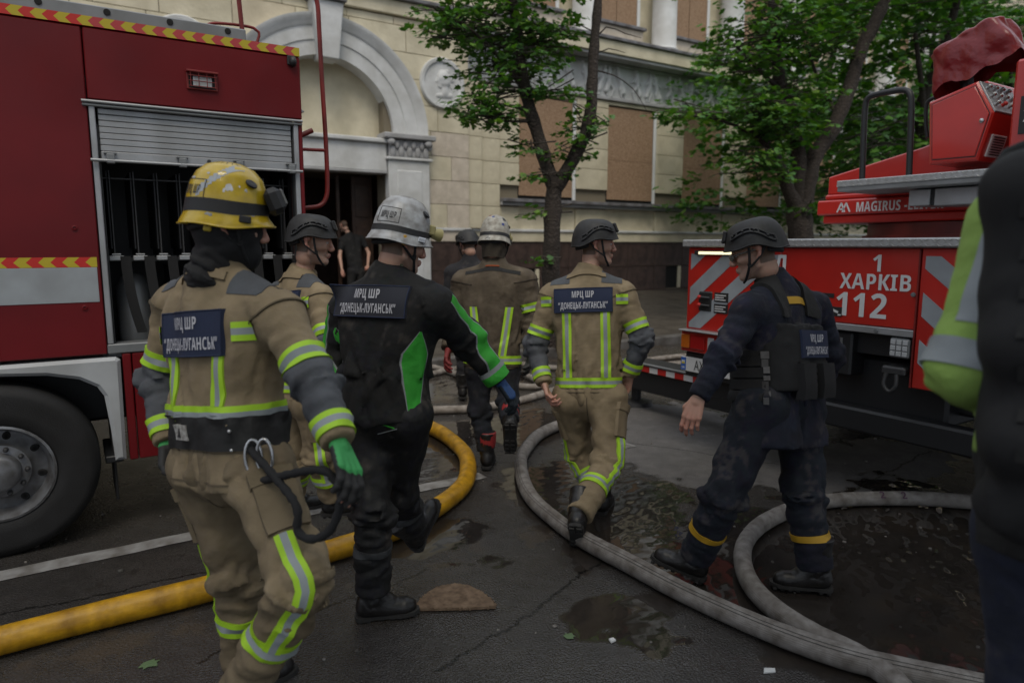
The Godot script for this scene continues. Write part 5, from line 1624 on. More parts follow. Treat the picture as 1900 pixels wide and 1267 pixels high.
	# desk with knobs on the sloping top edge, vent below
	var e0 := Vector3(CX, cp[1].y, cp[1].x); var e1 := Vector3(CX, cp[2].y, cp[2].x); var e2 := Vector3(CX, cp[3].y, cp[3].x)
	var ed := (e1 - e0).normalized()
	var en := ed.cross(Vector3.RIGHT).normalized()
	if en.z < 0.0: en = -en
	var el := e0.distance_to(e1)
	part(cab, "desk_plate", box_mesh(Vector3(0.43, el * 0.96, 0.012), 0.003), M.alu, Transform3D(Basis(Vector3.RIGHT, ed, en), (e0 + e1) * 0.5 + Vector3(0.225, 0, 0) + en * 0.004 - L))
	for a in 3:
		for b in 4:
			var sb := MB.new()
			sb.lathe([Vector2(0.013, 0), Vector2(0.011, 0.012), Vector2(0.016, 0.022), Vector2(0.010, 0.032), Vector2(0, 0.034)], 12)
			part(cab, "knob", sb, M.sticker_red if a == 2 and b == 1 else M.chrome, Transform3D(Basis(Vector3.RIGHT, en, Vector3.RIGHT.cross(en)), e0 + ed * (el * (0.22 + 0.26 * a)) + Vector3(0.06 + 0.09 * b, 0, 0) + en * 0.01 - L))
	var vd := (e2 - e1).normalized()
	var vn := vd.cross(Vector3.RIGHT).normalized()
	if vn.z < 0.0: vn = -vn
	var vt := part(cab, "vent", box_mesh(Vector3(0.2, 0.14, 0.012), 0.003), M.sticker_white, Transform3D(Basis(Vector3.RIGHT, vd, vn), e1.lerp(e2, 0.66) + Vector3(0.17, 0, 0) + vn * 0.004 - L))
	for k in 8:
		part(vt, "vent_slot", box_mesh(Vector3(0.15, 0.006, 0.004), 0.0), M.dark_gap, Transform3D(Basis(), Vector3(0, -0.055 + 0.0155 * k, 0.0075)))
	pole(cab, "cabinet_handle", [Vector3(5.2, 2.38, -2.631) - L, Vector3(5.2, 2.494, -2.651) - L, Vector3(5.2, 2.624, -2.651) - L, Vector3(5.2, 2.654, -2.571) - L], 0.014, M.black_steel, 0.02)
	# hooded control head on its post
	pole(t, "control_post", [Vector3(5.15, 2.624, -2.374) - L, Vector3(5.15, 2.783, -2.387) - L], 0.04, M.black_steel)
	bo(t, L, "control_tray", 5.04, 5.3, 2.80, 2.85, -2.52, -2.30, M.black_plastic, 0.01)
	var nz := noise(2.6, 66, 1)
	var cv := MB.new()
	var tilt := Basis(Vector3.RIGHT, -0.36)
	var cc := Vector3(Vector3(5.15, 2.868, -2.339))
	var rows := []
	for i in 34:
		var l := PackedVector3Array()
		var v := i / 33.0
		for j in 96:
			var a := TAU * j / 96
			var ca := cos(a); var sa := sin(a)
			# a soft box: straight sides, pulled in over the top, hanging a little wider at the hem
			var k := pow(pow(absf(ca), 5.0) + pow(absf(sa), 5.0), -0.2)
			var r := 1.0 if v < 0.62 else pow(maxf(0.0, 1.0 - pow((v - 0.62) / 0.38, 2.6)), 0.5)
			r *= lerpf(1.06, 0.97, clampf(v / 0.6, 0.0, 1.0))
			var y := -0.15 + 0.29 * minf(v / 0.62, 1.0) * 0.86 + 0.05 * clampf((v - 0.55) / 0.45, 0.0, 1.0)
			if v < 0.2: y += (0.2 - v) * (0.10 * sin(a * 3.0 + 2.2) + 0.07 * sin(a * 7.0))
			var p := Vector3(ca * k * 0.17 * r, y * 1.25, sa * k * 0.28 * r)
			var n1 := absf(nz.get_noise_3d(p.x * 1.3 + p.y * 0.9, p.y * 0.7, p.z * 1.6))
			var n2 := absf(nz.get_noise_3d(p.x * 3.0 + 9.0, p.y * 1.6 + p.z, p.z * 2.4))
			p *= 1.0 - 0.22 * (0.42 - n1) * clampf(1.2 - v * 0.7, 0.3, 1.0) + 0.04 * n2
			l.append(cc + tilt * p * 0.84 - L)
		rows.append(l)
	cv.grid(rows, true)
	part(t, "control_cover", cv, M.vinyl_red)
	# foot of the ladder at the right
	bo(t, L, "ladder_foot", 4.85, 6.5, 2.10, 2.72, -1.98, -1.45, M.red_ladder, 0.015)
	bo(t, L, "notice_plate", 4.842, 4.849, 2.28, 2.5, -1.93, -1.72, M.black_plastic, 0.001)
	for k in 3:
		part(t, "print", box_mesh(Vector3(0.002, 0.016, 0.14), 0.0), M.sticker_white, Transform3D(Basis(Vector3.RIGHT, 0.4), Vector3(4.840, 2.33 + 0.06 * k, -1.84) - L))
	for k in 2:
		bo(t, L, "ladder_boom", 6.4, 14.0, 2.5, 2.95, -2.9 + 0.85 * k, -2.8 + 0.85 * k, M.red_ladder, 0.01)
# ---------------------------------------------------------------- people
const LIME := Color(0.36, 0.61, 0.020)
const SILVER := Color(0.27, 0.30, 0.31)
const TAN := Color(0.250, 0.194, 0.118)
const SUIT_GREY := Color(0.085, 0.092, 0.105)
const SKIN := Color(0.44, 0.26, 0.19)
var head_mb: MB
var hands := []
var boot_mb: MB
var sole_mb: MB

func run_fields(jobs: Array) -> Array:
	var out := []
	out.resize(jobs.size())
	var work := func(i: int) -> void:
		var j: Array = jobs[i]
		var g := field(j[0], j[1], j[2], j[3])
		out[i] = [g, skin(g)]
	var id := WorkerThreadPool.add_group_task(work, jobs.size(), -1, true)
	WorkerThreadPool.wait_for_group_task_completion(id)
	return out

func head_bones() -> Array:
	var b := [[Vector3(0, 0.035, 0.032), Vector3(0, 0.04, -0.018), 0.078, 0.076, 0], [Vector3(0, 0.0, -0.03), Vector3(0, -0.07, -0.036), 0.064, 0.048, 0], [Vector3(-0.032, 0.030, -0.083), Vector3(0.032, 0.030, -0.083), 0.014, 0.014, 0],
		[Vector3(0, 0.018, -0.096), Vector3(0, -0.026, -0.114), 0.0075, 0.012, 0], [Vector3(-0.012, -0.032, -0.103), Vector3(0.012, -0.032, -0.103), 0.0085, 0.0085, 0], [Vector3(-0.019, -0.0595, -0.0945), Vector3(0.019, -0.0595, -0.0945), 0.0075, 0.0075, 0], [Vector3(-0.015, -0.0705, -0.092), Vector3(0.015, -0.0705, -0.092), 0.0085, 0.0085, 0],
		[Vector3(-0.01, -0.1, -0.078), Vector3(0.01, -0.1, -0.078), 0.018, 0.018, 0], [Vector3(0, -0.04, 0.022), Vector3(0, -0.085, 0.028), 0.056, 0.056, 0]]
	for s in [-1.0, 1.0]:
		b.append([Vector3(s * 0.052, -0.055, -0.005), Vector3(s * 0.02, -0.098, -0.065), 0.024, 0.02, 0])
		b.append([Vector3(s * 0.043, -0.018, -0.066), Vector3(s * 0.05, -0.02, -0.03), 0.021, 0.022, 0])
		b.append([Vector3(s * 0.079, 0.018, 0.012), Vector3(s * 0.088, 0.016, 0.024), 0.010, 0.008, 0])
		b.append([Vector3(s * 0.088, 0.020, 0.022), Vector3(s * 0.089, -0.012, 0.020), 0.0075, 0.007, 0])
		b.append([Vector3(s * 0.083, 0.024, 0.008), Vector3(s * 0.088, 0.022, 0.02), 0.0065, 0.007, 0])
		b.append([Vector3(s * 0.082, -0.028, 0.006), Vector3(s * 0.086, -0.012, 0.018), 0.008, 0.006, 0])
	return b

func hand_bones(curl: float, fat: float) -> Array:
	var b := []
	var zs := [-0.031, -0.010, 0.011, 0.031]
	var ls := [[0.043, 0.026, 0.020], [0.047, 0.030, 0.021], [0.043, 0.028, 0.020], [0.034, 0.021, 0.017]]
	var ys := [-0.092, -0.096, -0.092, -0.083]
	for f in 4:
		var k := Vector3(0, ys[f], zs[f])
		b.append([Vector3(0, -0.012, zs[f] * 0.55), k, 0.0155 + fat, 0.0125 + fat, 0])
		var a := (0.28 + 0.06 * f) * curl
		var p := k
		for s in 3:
			var d := Vector3(-sin(a), -cos(a), zs[f] * 0.9).normalized()
			var q: Vector3 = p + d * ls[f][s]
			b.append([p, q, (0.0098 - 0.0009 * s) * (1.0 - 0.04 * f) + fat, (0.0090 - 0.0010 * s) * (1.0 - 0.04 * f) + fat, 0])
			p = q
			a += (0.75 if s == 0 else 0.55) * curl
	b.append([Vector3(0, 0.03, 0), Vector3(0, -0.02, 0), 0.024 + fat, 0.022 + fat, 0])
	b.append([Vector3(-0.004, -0.022, -0.02), Vector3(-0.014, -0.055, -0.043), 0.015 + fat, 0.0125 + fat, 0])
	b.append([Vector3(-0.014, -0.055, -0.043), Vector3(-0.022 - 0.006 * curl, -0.088, -0.046 + 0.01 * curl), 0.0115 + fat, 0.0105 + fat, 0])
	b.append([Vector3(-0.022 - 0.006 * curl, -0.088, -0.046 + 0.01 * curl), Vector3(-0.028 - 0.010 * curl, -0.112, -0.044 + 0.016 * curl), 0.0102 + fat, 0.008 + fat, 0])
	return b

func boot_bones() -> Array:
	var b := [[Vector3(0, -0.01, 0.005), Vector3(0, 0.17, 0.012), 0.050, 0.060, 1, 12.0, 9.0, 0.004], [Vector3(0, -0.04, 0.034), Vector3(0, -0.02, 0.03), 0.043, 0.042, 0], [Vector3(-0.010, -0.042, 0.0), Vector3(-0.008, -0.062, -0.125), 0.040, 0.034, 0], [Vector3(0.010, -0.042, 0.0), Vector3(0.012, -0.062, -0.13), 0.040, 0.034, 0],
		[Vector3(0, -0.055, -0.14), Vector3(0.0, -0.058, -0.155), 0.038, 0.034, 0], [Vector3(0, 0.0, -0.02), Vector3(0, -0.045, -0.09), 0.044, 0.036, 0, 26.0, 8.0, 0.004]]
	return b

func make_templates() -> void:
	var nz := noise(1.0, 3, 2)
	var res := run_fields([[head_bones(), 0.0042, 0.014, null], [hand_bones(0.75, 0.0), 0.003, 0.006, null], [hand_bones(1.25, 0.0), 0.003, 0.006, null], [hand_bones(0.8, 0.0028), 0.003, 0.006, null], [boot_bones(), 0.007, 0.018, nz]])
	var cols := PackedColorArray()
	for p in res[0][1][0]:
		var c := SKIN
		if p.y > 0.055 or (p.z > 0.012 and p.y > -0.055 and absf(p.x) < 0.079):
			c = Color(0.10, 0.065, 0.045).lerp(SKIN, 0.12)
		elif absf(p.x) > 0.077 and p.z > -0.01 and p.y > -0.045:
			c = Color(0.46, 0.22, 0.165)
		elif p.z < -0.086 and p.y < -0.052 and p.y > -0.080 and absf(p.x) < 0.024:
			c = Color(0.36, 0.14, 0.12)
		elif p.z < -0.095 and p.y > -0.045:
			c = Color(0.46, 0.24, 0.18)
		elif p.y < -0.045 and p.z < 0.0:
			c = Color(0.37, 0.235, 0.18)
		elif p.y > 0.026 and p.y < 0.038 and p.z < -0.07 and absf(p.x) > 0.012:
			c = Color(0.16, 0.09, 0.06)
		cols.append(c)
	head_mb = to_mb(res[0][1], cols)
	for s in [-1.0, 1.0]:
		head_mb.c = Color(0.6, 0.58, 0.56)
		head_mb.ball(Vector3(s * 0.031, 0.008, -0.0835), Vector3(0.0115, 0.0085, 0.010), 14)
		head_mb.c = Color(0.05, 0.04, 0.035)
		head_mb.ball(Vector3(s * 0.031, 0.008, -0.0915), Vector3(0.0052, 0.0052, 0.003), 12)
		head_mb.c = Color(0.36, 0.2, 0.15)
		head_mb.ball(Vector3(s * 0.031, 0.0145, -0.0845), Vector3(0.0135, 0.005, 0.0105), 12)
	for k in 3:
		var hc := PackedColorArray()
		for p in res[k + 1][1][0]:
			hc.append(SKIN.lerp(Color(0.46, 0.2, 0.15), clampf(-p.y * 5.0, 0.0, 0.7)))
		hands.append(to_mb(res[k + 1][1], hc))
	boot_mb = to_mb(res[4][1])
	for k in 5:
		boot_mb.tube(PackedVector3Array([Vector3(-0.03, -0.02 + 0.032 * k, -0.046 + 0.004 * k - (0.028 if k == 0 else 0.0)), Vector3(0, -0.014 + 0.032 * k, -0.058 + 0.003 * k - (0.03 if k == 0 else 0.0)), Vector3(0.03, -0.02 + 0.032 * k, -0.046 + 0.004 * k - (0.028 if k == 0 else 0.0))]), PackedFloat32Array([0.004]), 6)
	sole_mb = MB.new()
	var ol := PackedVector2Array([Vector2(0.0, 0.082), Vector2(0.03, 0.075), Vector2(0.042, 0.05), Vector2(0.036, 0.0), Vector2(0.040, -0.06), Vector2(0.052, -0.12), Vector2(0.045, -0.17), Vector2(0.02, -0.20), Vector2(-0.012, -0.20), Vector2(-0.038, -0.17), Vector2(-0.046, -0.12), Vector2(-0.038, -0.06), Vector2(-0.035, 0.0), Vector2(-0.042, 0.05), Vector2(-0.03, 0.075)])
	var xf := Transform3D(Basis(Vector3.RIGHT, Vector3.BACK, Vector3.DOWN), Vector3(0, -0.092, 0))
	sole_mb.prism(ol, 0.02, xf, 0.003)
	for k in 8:
		var z := 0.058 - 0.034 * k
		if k in [2, 3]: continue
		for s in [-1.0, 1.0]:
			sole_mb.box(Vector3(s * 0.019, -0.097, z), Vector3(0.028, 0.012, 0.018), 0.002)

# person-wide axes
func axes(J: Dictionary) -> Dictionary:
	var mid: Vector3 = (J.pl + J.pr) * 0.5
	var up: Vector3 = (J.nk - mid).normalized()
	var right: Vector3 = J.sr - J.sl
	right = (right - up * right.dot(up)).normalized()
	return {"o": mid, "up": up, "right": right, "back": right.cross(up), "len": (J.nk - mid).length()}

func frame_of(fwd: Vector3, up: Vector3, p: Vector3) -> Transform3D:
	var z := -fwd.normalized()
	var x := up.cross(z).normalized()
	return Transform3D(Basis(x, z.cross(x), z), p)

func head_frame(J: Dictionary) -> Transform3D:
	var tilt: Vector3 = Vector3.UP + (J.get("lean", Vector3.ZERO))
	return frame_of(J.face, tilt, J.hd)

func hand_frame(w: Vector3, e: Vector3, thumb: Vector3, left: bool, down := 0.0) -> Transform3D:
	var y := (e - w).normalized()
	y = (y + Vector3.UP * down).normalized()
	var z := -(thumb - y * thumb.dot(y)).normalized()
	var x := y.cross(z)
	return Transform3D(Basis(-x if left else x, y, z), w)

func jacket_bones(J: Dictionary, o: Dictionary) -> Array:
	var A := axes(J)
	var up: Vector3 = A.up
	var mid: Vector3 = A.o
	var g: float = o.get("girth", 1.0)
	var hem: float = o.get("hem", 0.10)
	var fa: float = o.get("fold", 0.009)
	var b := []
	for s in [0, 1]:
		var sh: Vector3 = J.sr if s else J.sl
		var hp: Vector3 = J.pr if s else J.pl
		var cin: Vector3 = J.nk.lerp(sh, 0.52) - up * 0.10
		var wa: Vector3 = mid.lerp(hp, 0.62) + up * 0.16
		var he: Vector3 = mid.lerp(hp, 0.72) - up * hem
		b.append([J.nk - up * 0.015, sh, 0.066 * g, 0.070 * g, 0, 5.0, 6.0, fa * 0.5])
		b.append([cin, wa, 0.112 * g, 0.112 * g, 0, 2.6, 7.0, fa])
		b.append([wa, he, 0.112 * g, o.get("hem_r", 0.122) * g, 1, 3.0, 7.0, fa * 0.9])
	b.append([J.nk - up * 0.12, mid, 0.118 * g, 0.125 * g, 0, 2.6, 7.0, fa * 0.8])
	var ag: float = o.get("arm", 1.0)
	for s in [0, 1]:
		var sh: Vector3 = J.sr if s else J.sl
		var el: Vector3 = J.er if s else J.el
		var wr: Vector3 = J.wr if s else J.wl
		b.append([sh, el, 0.075 * ag, 0.064 * ag, 0, 9.0, 4.5, fa * 0.85])
		if not o.get("short", false):
			b.append([el, wr, 0.062 * ag, 0.050 * ag, 1, 10.0, 4.5, fa * 0.8])
	if o.get("short", false):
		for s in [1, 0]:
			b[b.size() - 1 - s][1] = b[b.size() - 1 - s][0].lerp(b[b.size() - 1 - s][1], 0.62)
			b[b.size() - 1 - s][4] = 1
	if o.get("collar", true):
		var hd: Vector3 = J.hd
		var nd: Vector3 = (hd - J.nk).normalized()
		b.append([J.nk - nd * 0.03, J.nk + nd * o.get("collar_h", 0.05), o.get("collar_r", 0.074), o.get("collar_r", 0.074) - 0.003, 1, 8.0, 7.0, fa * 0.35])
	return b

func trouser_bones(J: Dictionary, o: Dictionary) -> Array:
	var A := axes(J)
	var up: Vector3 = A.up
	var g: float = o.get("leg", 1.0)
	var fa: float = o.get("fold", 0.009)
	var b := [[A.o + up * 0.14, A.o - up * 0.02, 0.12, 0.125, 0, 4.0, 5.0, fa * 0.6], [J.pl, J.pr, 0.112 * g, 0.112 * g, 0, 4.0, 5.0, fa * 0.6]]
	var low: float = o.get("low", 0.95)
	for s in [0, 1]:
		var hp: Vector3 = J.pr if s else J.pl
		var k: Vector3 = J.kr if s else J.kl
		var a: Vector3 = J.ar if s else J.al
		b.append([hp - up * 0.02, k, 0.110 * g, 0.084 * g, 0, 4.5, 5.0, fa * 1.1])
		b.append([hp - up * 0.03 + A.back * 0.03, hp.lerp(k, 0.3), 0.085 * g, 0.08 * g, 0, 4.5, 5.0, fa * 0.5])
		b.append([k, k.lerp(a, low), 0.084 * g, 0.076 * g, 1, 10.0, 4.0, fa * 1.35])
	return b

func body_bones(J: Dictionary) -> Array:
	var A := axes(J)
	var up: Vector3 = A.up
	var b := [[J.pl, J.pr, 0.085, 0.085, 0], [J.nk - up * 0.1, A.o, 0.085, 0.095, 0], [J.nk, J.sl, 0.045, 0.05, 0], [J.nk, J.sr, 0.045, 0.05, 0], [J.nk - up * 0.03, J.hd - (J.hd - J.nk) * 0.3, 0.055, 0.05, 0]]
	for s in [["sl", "el", "wl"], ["sr", "er", "wr"]]:
		b.append([J[s[0]], J[s[1]], 0.05, 0.040, 0])
		b.append([J[s[1]], J[s[2]], 0.042, 0.027, 0])
	for s in [["pl", "kl", "al"], ["pr", "kr", "ar"]]:
		b.append([J[s[0]], J[s[1]], 0.075, 0.05, 0])
		b.append([J[s[1]], J[s[2]], 0.052, 0.036, 0])
	return b

# ------ draped pieces
func strip(F: Fld, rows: Array, bands: Array, shift: Vector3, off := 0.006, most := 0.32) -> MB:
	# rows: [origin inside, outward, side, scale]; bands: [width, colour]
	var m := MB.new()
	var total := 0.0
	for b in bands: total += b[0]
	var x := -total * 0.5
	var lo := []
	var hi := []
	for k in bands.size():
		var wd: float = bands[k][0]
		var cnt := maxi(2, int(wd / 0.014) + 1)
		var g := []
		for r in rows:
			var sc: float = r[3] if r.size() > 3 else 1.0
			var l := PackedVector3Array()
			for i in cnt:
				l.append(F.hit(r[0] + r[2] * ((x + wd * i / (cnt - 1)) * sc), r[1], most, off) - shift)
			g.append(l)
		m.c = bands[k][1]
		var before := m.v.size()
		var first := m.ix.size()
		m.grid(g)
		var flip := 0.0
		for i in rows.size():
			for q in cnt: flip += m.n[before + i * cnt + q].dot(rows[i][1])
		if flip < 0.0:
			for i in range(before, m.v.size()): m.n[i] = -m.n[i]
			for i in range(first, m.ix.size(), 3):
				var t := m.ix[i + 1]; m.ix[i + 1] = m.ix[i + 2]; m.ix[i + 2] = t
		for l in g:
			if k == 0: lo.append(l[0])
			if k == bands.size() - 1: hi.append(l[cnt - 1])
		x += wd
	# thin edges down to the cloth
	for e in 2:
		var pts: Array = hi if e else lo
		m.c = bands[bands.size() - 1 if e else 0][1] * 0.8
		for i in rows.size() - 1:
			var side: Vector3 = rows[i][2] * (1.0 if e else -1.0)
			m.quad(pts[i], pts[i + 1], pts[i + 1] - rows[i + 1][1] * (off + 0.006), pts[i] - rows[i][1] * (off + 0.006), side)
	return m

func ring(F: Fld, c: Vector3, n: Vector3, bands: Array, shift: Vector3, most := 0.2, a0 := 0.0, a1 := TAU, ref := Vector3.ZERO) -> MB:
	n = n.normalized()
	var u := ref if ref != Vector3.ZERO else (n.cross(Vector3.UP) if absf(n.y) < 0.9 else n.cross(Vector3.RIGHT))
	u = (u - n * u.dot(n)).normalized()
	var w := n.cross(u)
	var rows := []
	for i in 49:
		var a := a0 + (a1 - a0) * i / 48.0
		rows.append([c, u * cos(a) + w * sin(a), n])
	return strip(F, rows, bands, shift, 0.006, most)

# a panel laid over the cloth: a coarse net of hits, smoothed between
class Net:
	var p := []
	var u0: float
	var u1: float
	var v0: float
	var v1: float
	func at(u: float, v: float) -> Vector3:
		var nr := p.size(); var nc: int = p[0].size()
		var a := clampf((u - u0) / (u1 - u0), 0.0, 1.0) * (nc - 1)
		var b := clampf((v - v0) / (v1 - v0), 0.0, 1.0) * (nr - 1)
		var i := mini(int(a), nc - 2); var j := mini(int(b), nr - 2)
		var l := []
		for k in 4:
			var r: PackedVector3Array = p[clampi(j - 1 + k, 0, nr - 1)]
			l.append(r[i].cubic_interpolate(r[i + 1], r[maxi(i - 1, 0)], r[mini(i + 2, nc - 1)], a - i))
		return l[1].cubic_interpolate(l[2], l[0], l[3], b - j)

func net(F: Fld, o: Vector3, right: Vector3, up: Vector3, out: Vector3, us: Array, vs: Array, shift: Vector3, off: float) -> Net:
	var g := Net.new()
	g.u0 = us[0]; g.u1 = us[us.size() - 1]; g.v0 = vs[0]; g.v1 = vs[vs.size() - 1]
	var nc := clampi(int((g.u1 - g.u0) / 0.05) + 1, 3, 8)
	var nr := clampi(int((g.v1 - g.v0) / 0.05) + 1, 3, 8)
	for j in nr:
		var l := PackedVector3Array()
		for i in nc:
			# the highest cloth near this knot carries the panel
			var best := -1.0
			var pos := Vector3.ZERO
			for q in [Vector2(0, 0), Vector2(-0.018, 0.0), Vector2(0.018, 0.0), Vector2(0, 0.018), Vector2(0, -0.018)]:
				var c: Vector3 = o + right * (lerpf(g.u0, g.u1, float(i) / (nc - 1))) + up * (lerpf(g.v0, g.v1, float(j) / (nr - 1)))
				var h := F.hit(c + right * q.x + up * q.y, out, 0.32, off)
				var d := (h - c).dot(out)
				if d > best:
					best = d
					pos = c + out * d
			l.append(pos - shift)
		g.p.append(l)
	return g

func sheet(F: Fld, o: Vector3, right: Vector3, up: Vector3, out: Vector3, us: Array, vs: Array, shift: Vector3, off := 0.005, given: Net = null) -> MB:
	var m := MB.new()
	var g := given if given else net(F, o, right, up, out, us, vs, shift, off)
	var rows := []
	for v in vs:
		var l := PackedVector3Array()
		for u in us:
			l.append(g.at(u, v))
		rows.append(l)
	m.grid(rows)
	var n0 := Vector3.ZERO
	for n in m.n: n0 += n
	if n0.dot(out) < 0.0:
		for i in m.n.size(): m.n[i] = -m.n[i]
		for i in range(0, m.ix.size(), 3):
			var t := m.ix[i + 1]; m.ix[i + 1] = m.ix[i + 2]; m.ix[i + 2] = t
	var nr := rows.size(); var nc := us.size()
	var d := -out * (0.012 + off)
	for i in nr - 1:
		m.quad(rows[i][0], rows[i + 1][0], rows[i + 1][0] + d, rows[i][0] + d, -right)
		m.quad(rows[i][nc - 1], rows[i + 1][nc - 1], rows[i + 1][nc - 1] + d, rows[i][nc - 1] + d, right)
	for j in nc - 1:
		m.quad(rows[0][j], rows[0][j + 1], rows[0][j + 1] + d, rows[0][j] + d, -up)
		m.quad(rows[nr - 1][j], rows[nr - 1][j + 1], rows[nr - 1][j + 1] + d, rows[nr - 1][j] + d, up)
	return m

func span(a: float, b: float, n: int) -> Array:
	var l := []
	for i in n: l.append(lerpf(a, b, float(i) / (n - 1)))
	return l

func drape_text(g: Net, s: String, h: float, squeeze: float, du: float, dv: float, out: Vector3, lift := 0.0035) -> MB:
	var m := letters(s, h, squeeze)
	for i in m.v.size():
		var p := m.v[i]
		m.v[i] = g.at(p.x + du, p.y + dv) + out * lift
		m.n[i] = out
	for i in range(0, m.ix.size(), 3):
		var a := m.v[m.ix[i]]; var b := m.v[m.ix[i + 1]]; var c := m.v[m.ix[i + 2]]
		var n := (c - a).cross(b - a).normalized()
		if n.dot(out) < 0.0: n = -n
		for k in 3: m.n[m.ix[i + k]] = n
	return m

const THREE := [[0.019, LIME], [0.021, SILVER], [0.019, LIME]]

func back_patch(root: Node3D, F: Fld, A: Dictionary, cv: float, cu: float, w: float, h: float, shift: Vector3, m_text: Material, th := 0.034, patch: Material = null) -> void:
	var o: Vector3 = A.o + A.up * cv + A.right * cu
	var us := span(-w * 0.5, w * 0.5, 22)
	var vs := span(-h * 0.5, h * 0.5, 10)
	var g := net(F, o, A.right, A.up, A.back, us, vs, shift, 0.011)
	var pt := part(root, "back_patch", sheet(F, o, A.right, A.up, A.back, us, vs, shift, 0.006, g), patch if patch else M.patch_navy)
	part(pt, "patch_lettering", drape_text(g, "МРЦ ШР", th, 0.68, 0.0, h * 0.21, A.back), m_text)
	part(pt, "patch_lettering", drape_text(g, "“ДОНЕЦЬК-ЛУГАНСЬК”", th, 0.55, 0.0, -h * 0.20, A.back), m_text)
	var bd := MB.new()
	for e in [[-1, 0], [1, 0], [0, -1], [0, 1]]:
		var line := PackedVector3Array()
		for i in 24:
			var f := i / 23.0 * 2.0 - 1.0
			var u: float = (w * 0.5 - 0.003) * (e[0] if e[0] else f); var v: float = (h * 0.5 - 0.003) * (e[1] if e[1] else f)
			line.append(g.at(u, v))
		bd.tube(line, PackedFloat32Array([0.0028]), 5)
	part(pt, "patch_border", bd, M.patch_navy)

# ------ helmets, in head axes (face towards -z)
func rescue_point(az: float, t: float, grow := 1.0) -> Vector3:
	# t 0 at the brim, 1 at the crown; az 0 at the front
	var prof := [[0.0, 1.115, -0.012], [0.05, 1.10, -0.003], [0.12, 1.035, 0.014], [0.2, 1.01, 0.034], [0.35, 0.985, 0.066], [0.5, 0.93, 0.098], [0.65, 0.815, 0.130], [0.8, 0.60, 0.155], [0.92, 0.31, 0.168], [1.0, 0.0, 0.172]]
	var i := 0
	while i < prof.size() - 2 and t > prof[i + 1][0]: i += 1
	var f: float = (t - prof[i][0]) / (prof[i + 1][0] - prof[i][0])
	var r: float = lerpf(prof[i][1], prof[i + 1][1], f)
	var y: float = lerpf(prof[i][2], prof[i + 1][2], f)
	var low := clampf(1.0 - t / 0.5, 0.0, 1.0)
	var front := maxf(0.0, cos(az))
	var back := maxf(0.0, -cos(az))
	y += low * (0.012 * front * front - 0.016 * back * back - 0.012 * pow(absf(sin(az)), 6.0) * low)
	var rz := 0.124 * r * (1.0 + (0.10 * front * front + 0.02 * back) * clampf(1.0 - t / 0.14, 0.0, 1.0))
	return Vector3(sin(az) * 0.106 * r * grow, y * 1.08 + (grow - 1.0) * 0.1 * t + 0.018, -cos(az) * rz * grow + 0.012)

func helmet_part(parent: Node, called: String, az0: float, az1: float, t0: float, t1: float, grow: float, m: Material, xf: Transform3D, na := 24, nt := 6) -> MeshInstance3D:
	var b := MB.new()
	var rows := []
	for i in nt + 1:
		var l := PackedVector3Array()
		for j in na + 1:
			l.append(rescue_point(lerpf(az0, az1, float(j) / na), lerpf(t0, t1, float(i) / nt), grow))
		rows.append(l)
	b.grid(rows)
	var s := 0.0
	for i in b.v.size(): s += b.n[i].dot(b.v[i] - Vector3(0, 0.04, 0.01))
	if s < 0.0:
		for i in b.n.size(): b.n[i] = -b.n[i]
		for i in range(0, b.ix.size(), 3):
			var t := b.ix[i + 1]; b.ix[i + 1] = b.ix[i + 2]; b.ix[i + 2] = t
	return part(parent, called, b, m, xf)

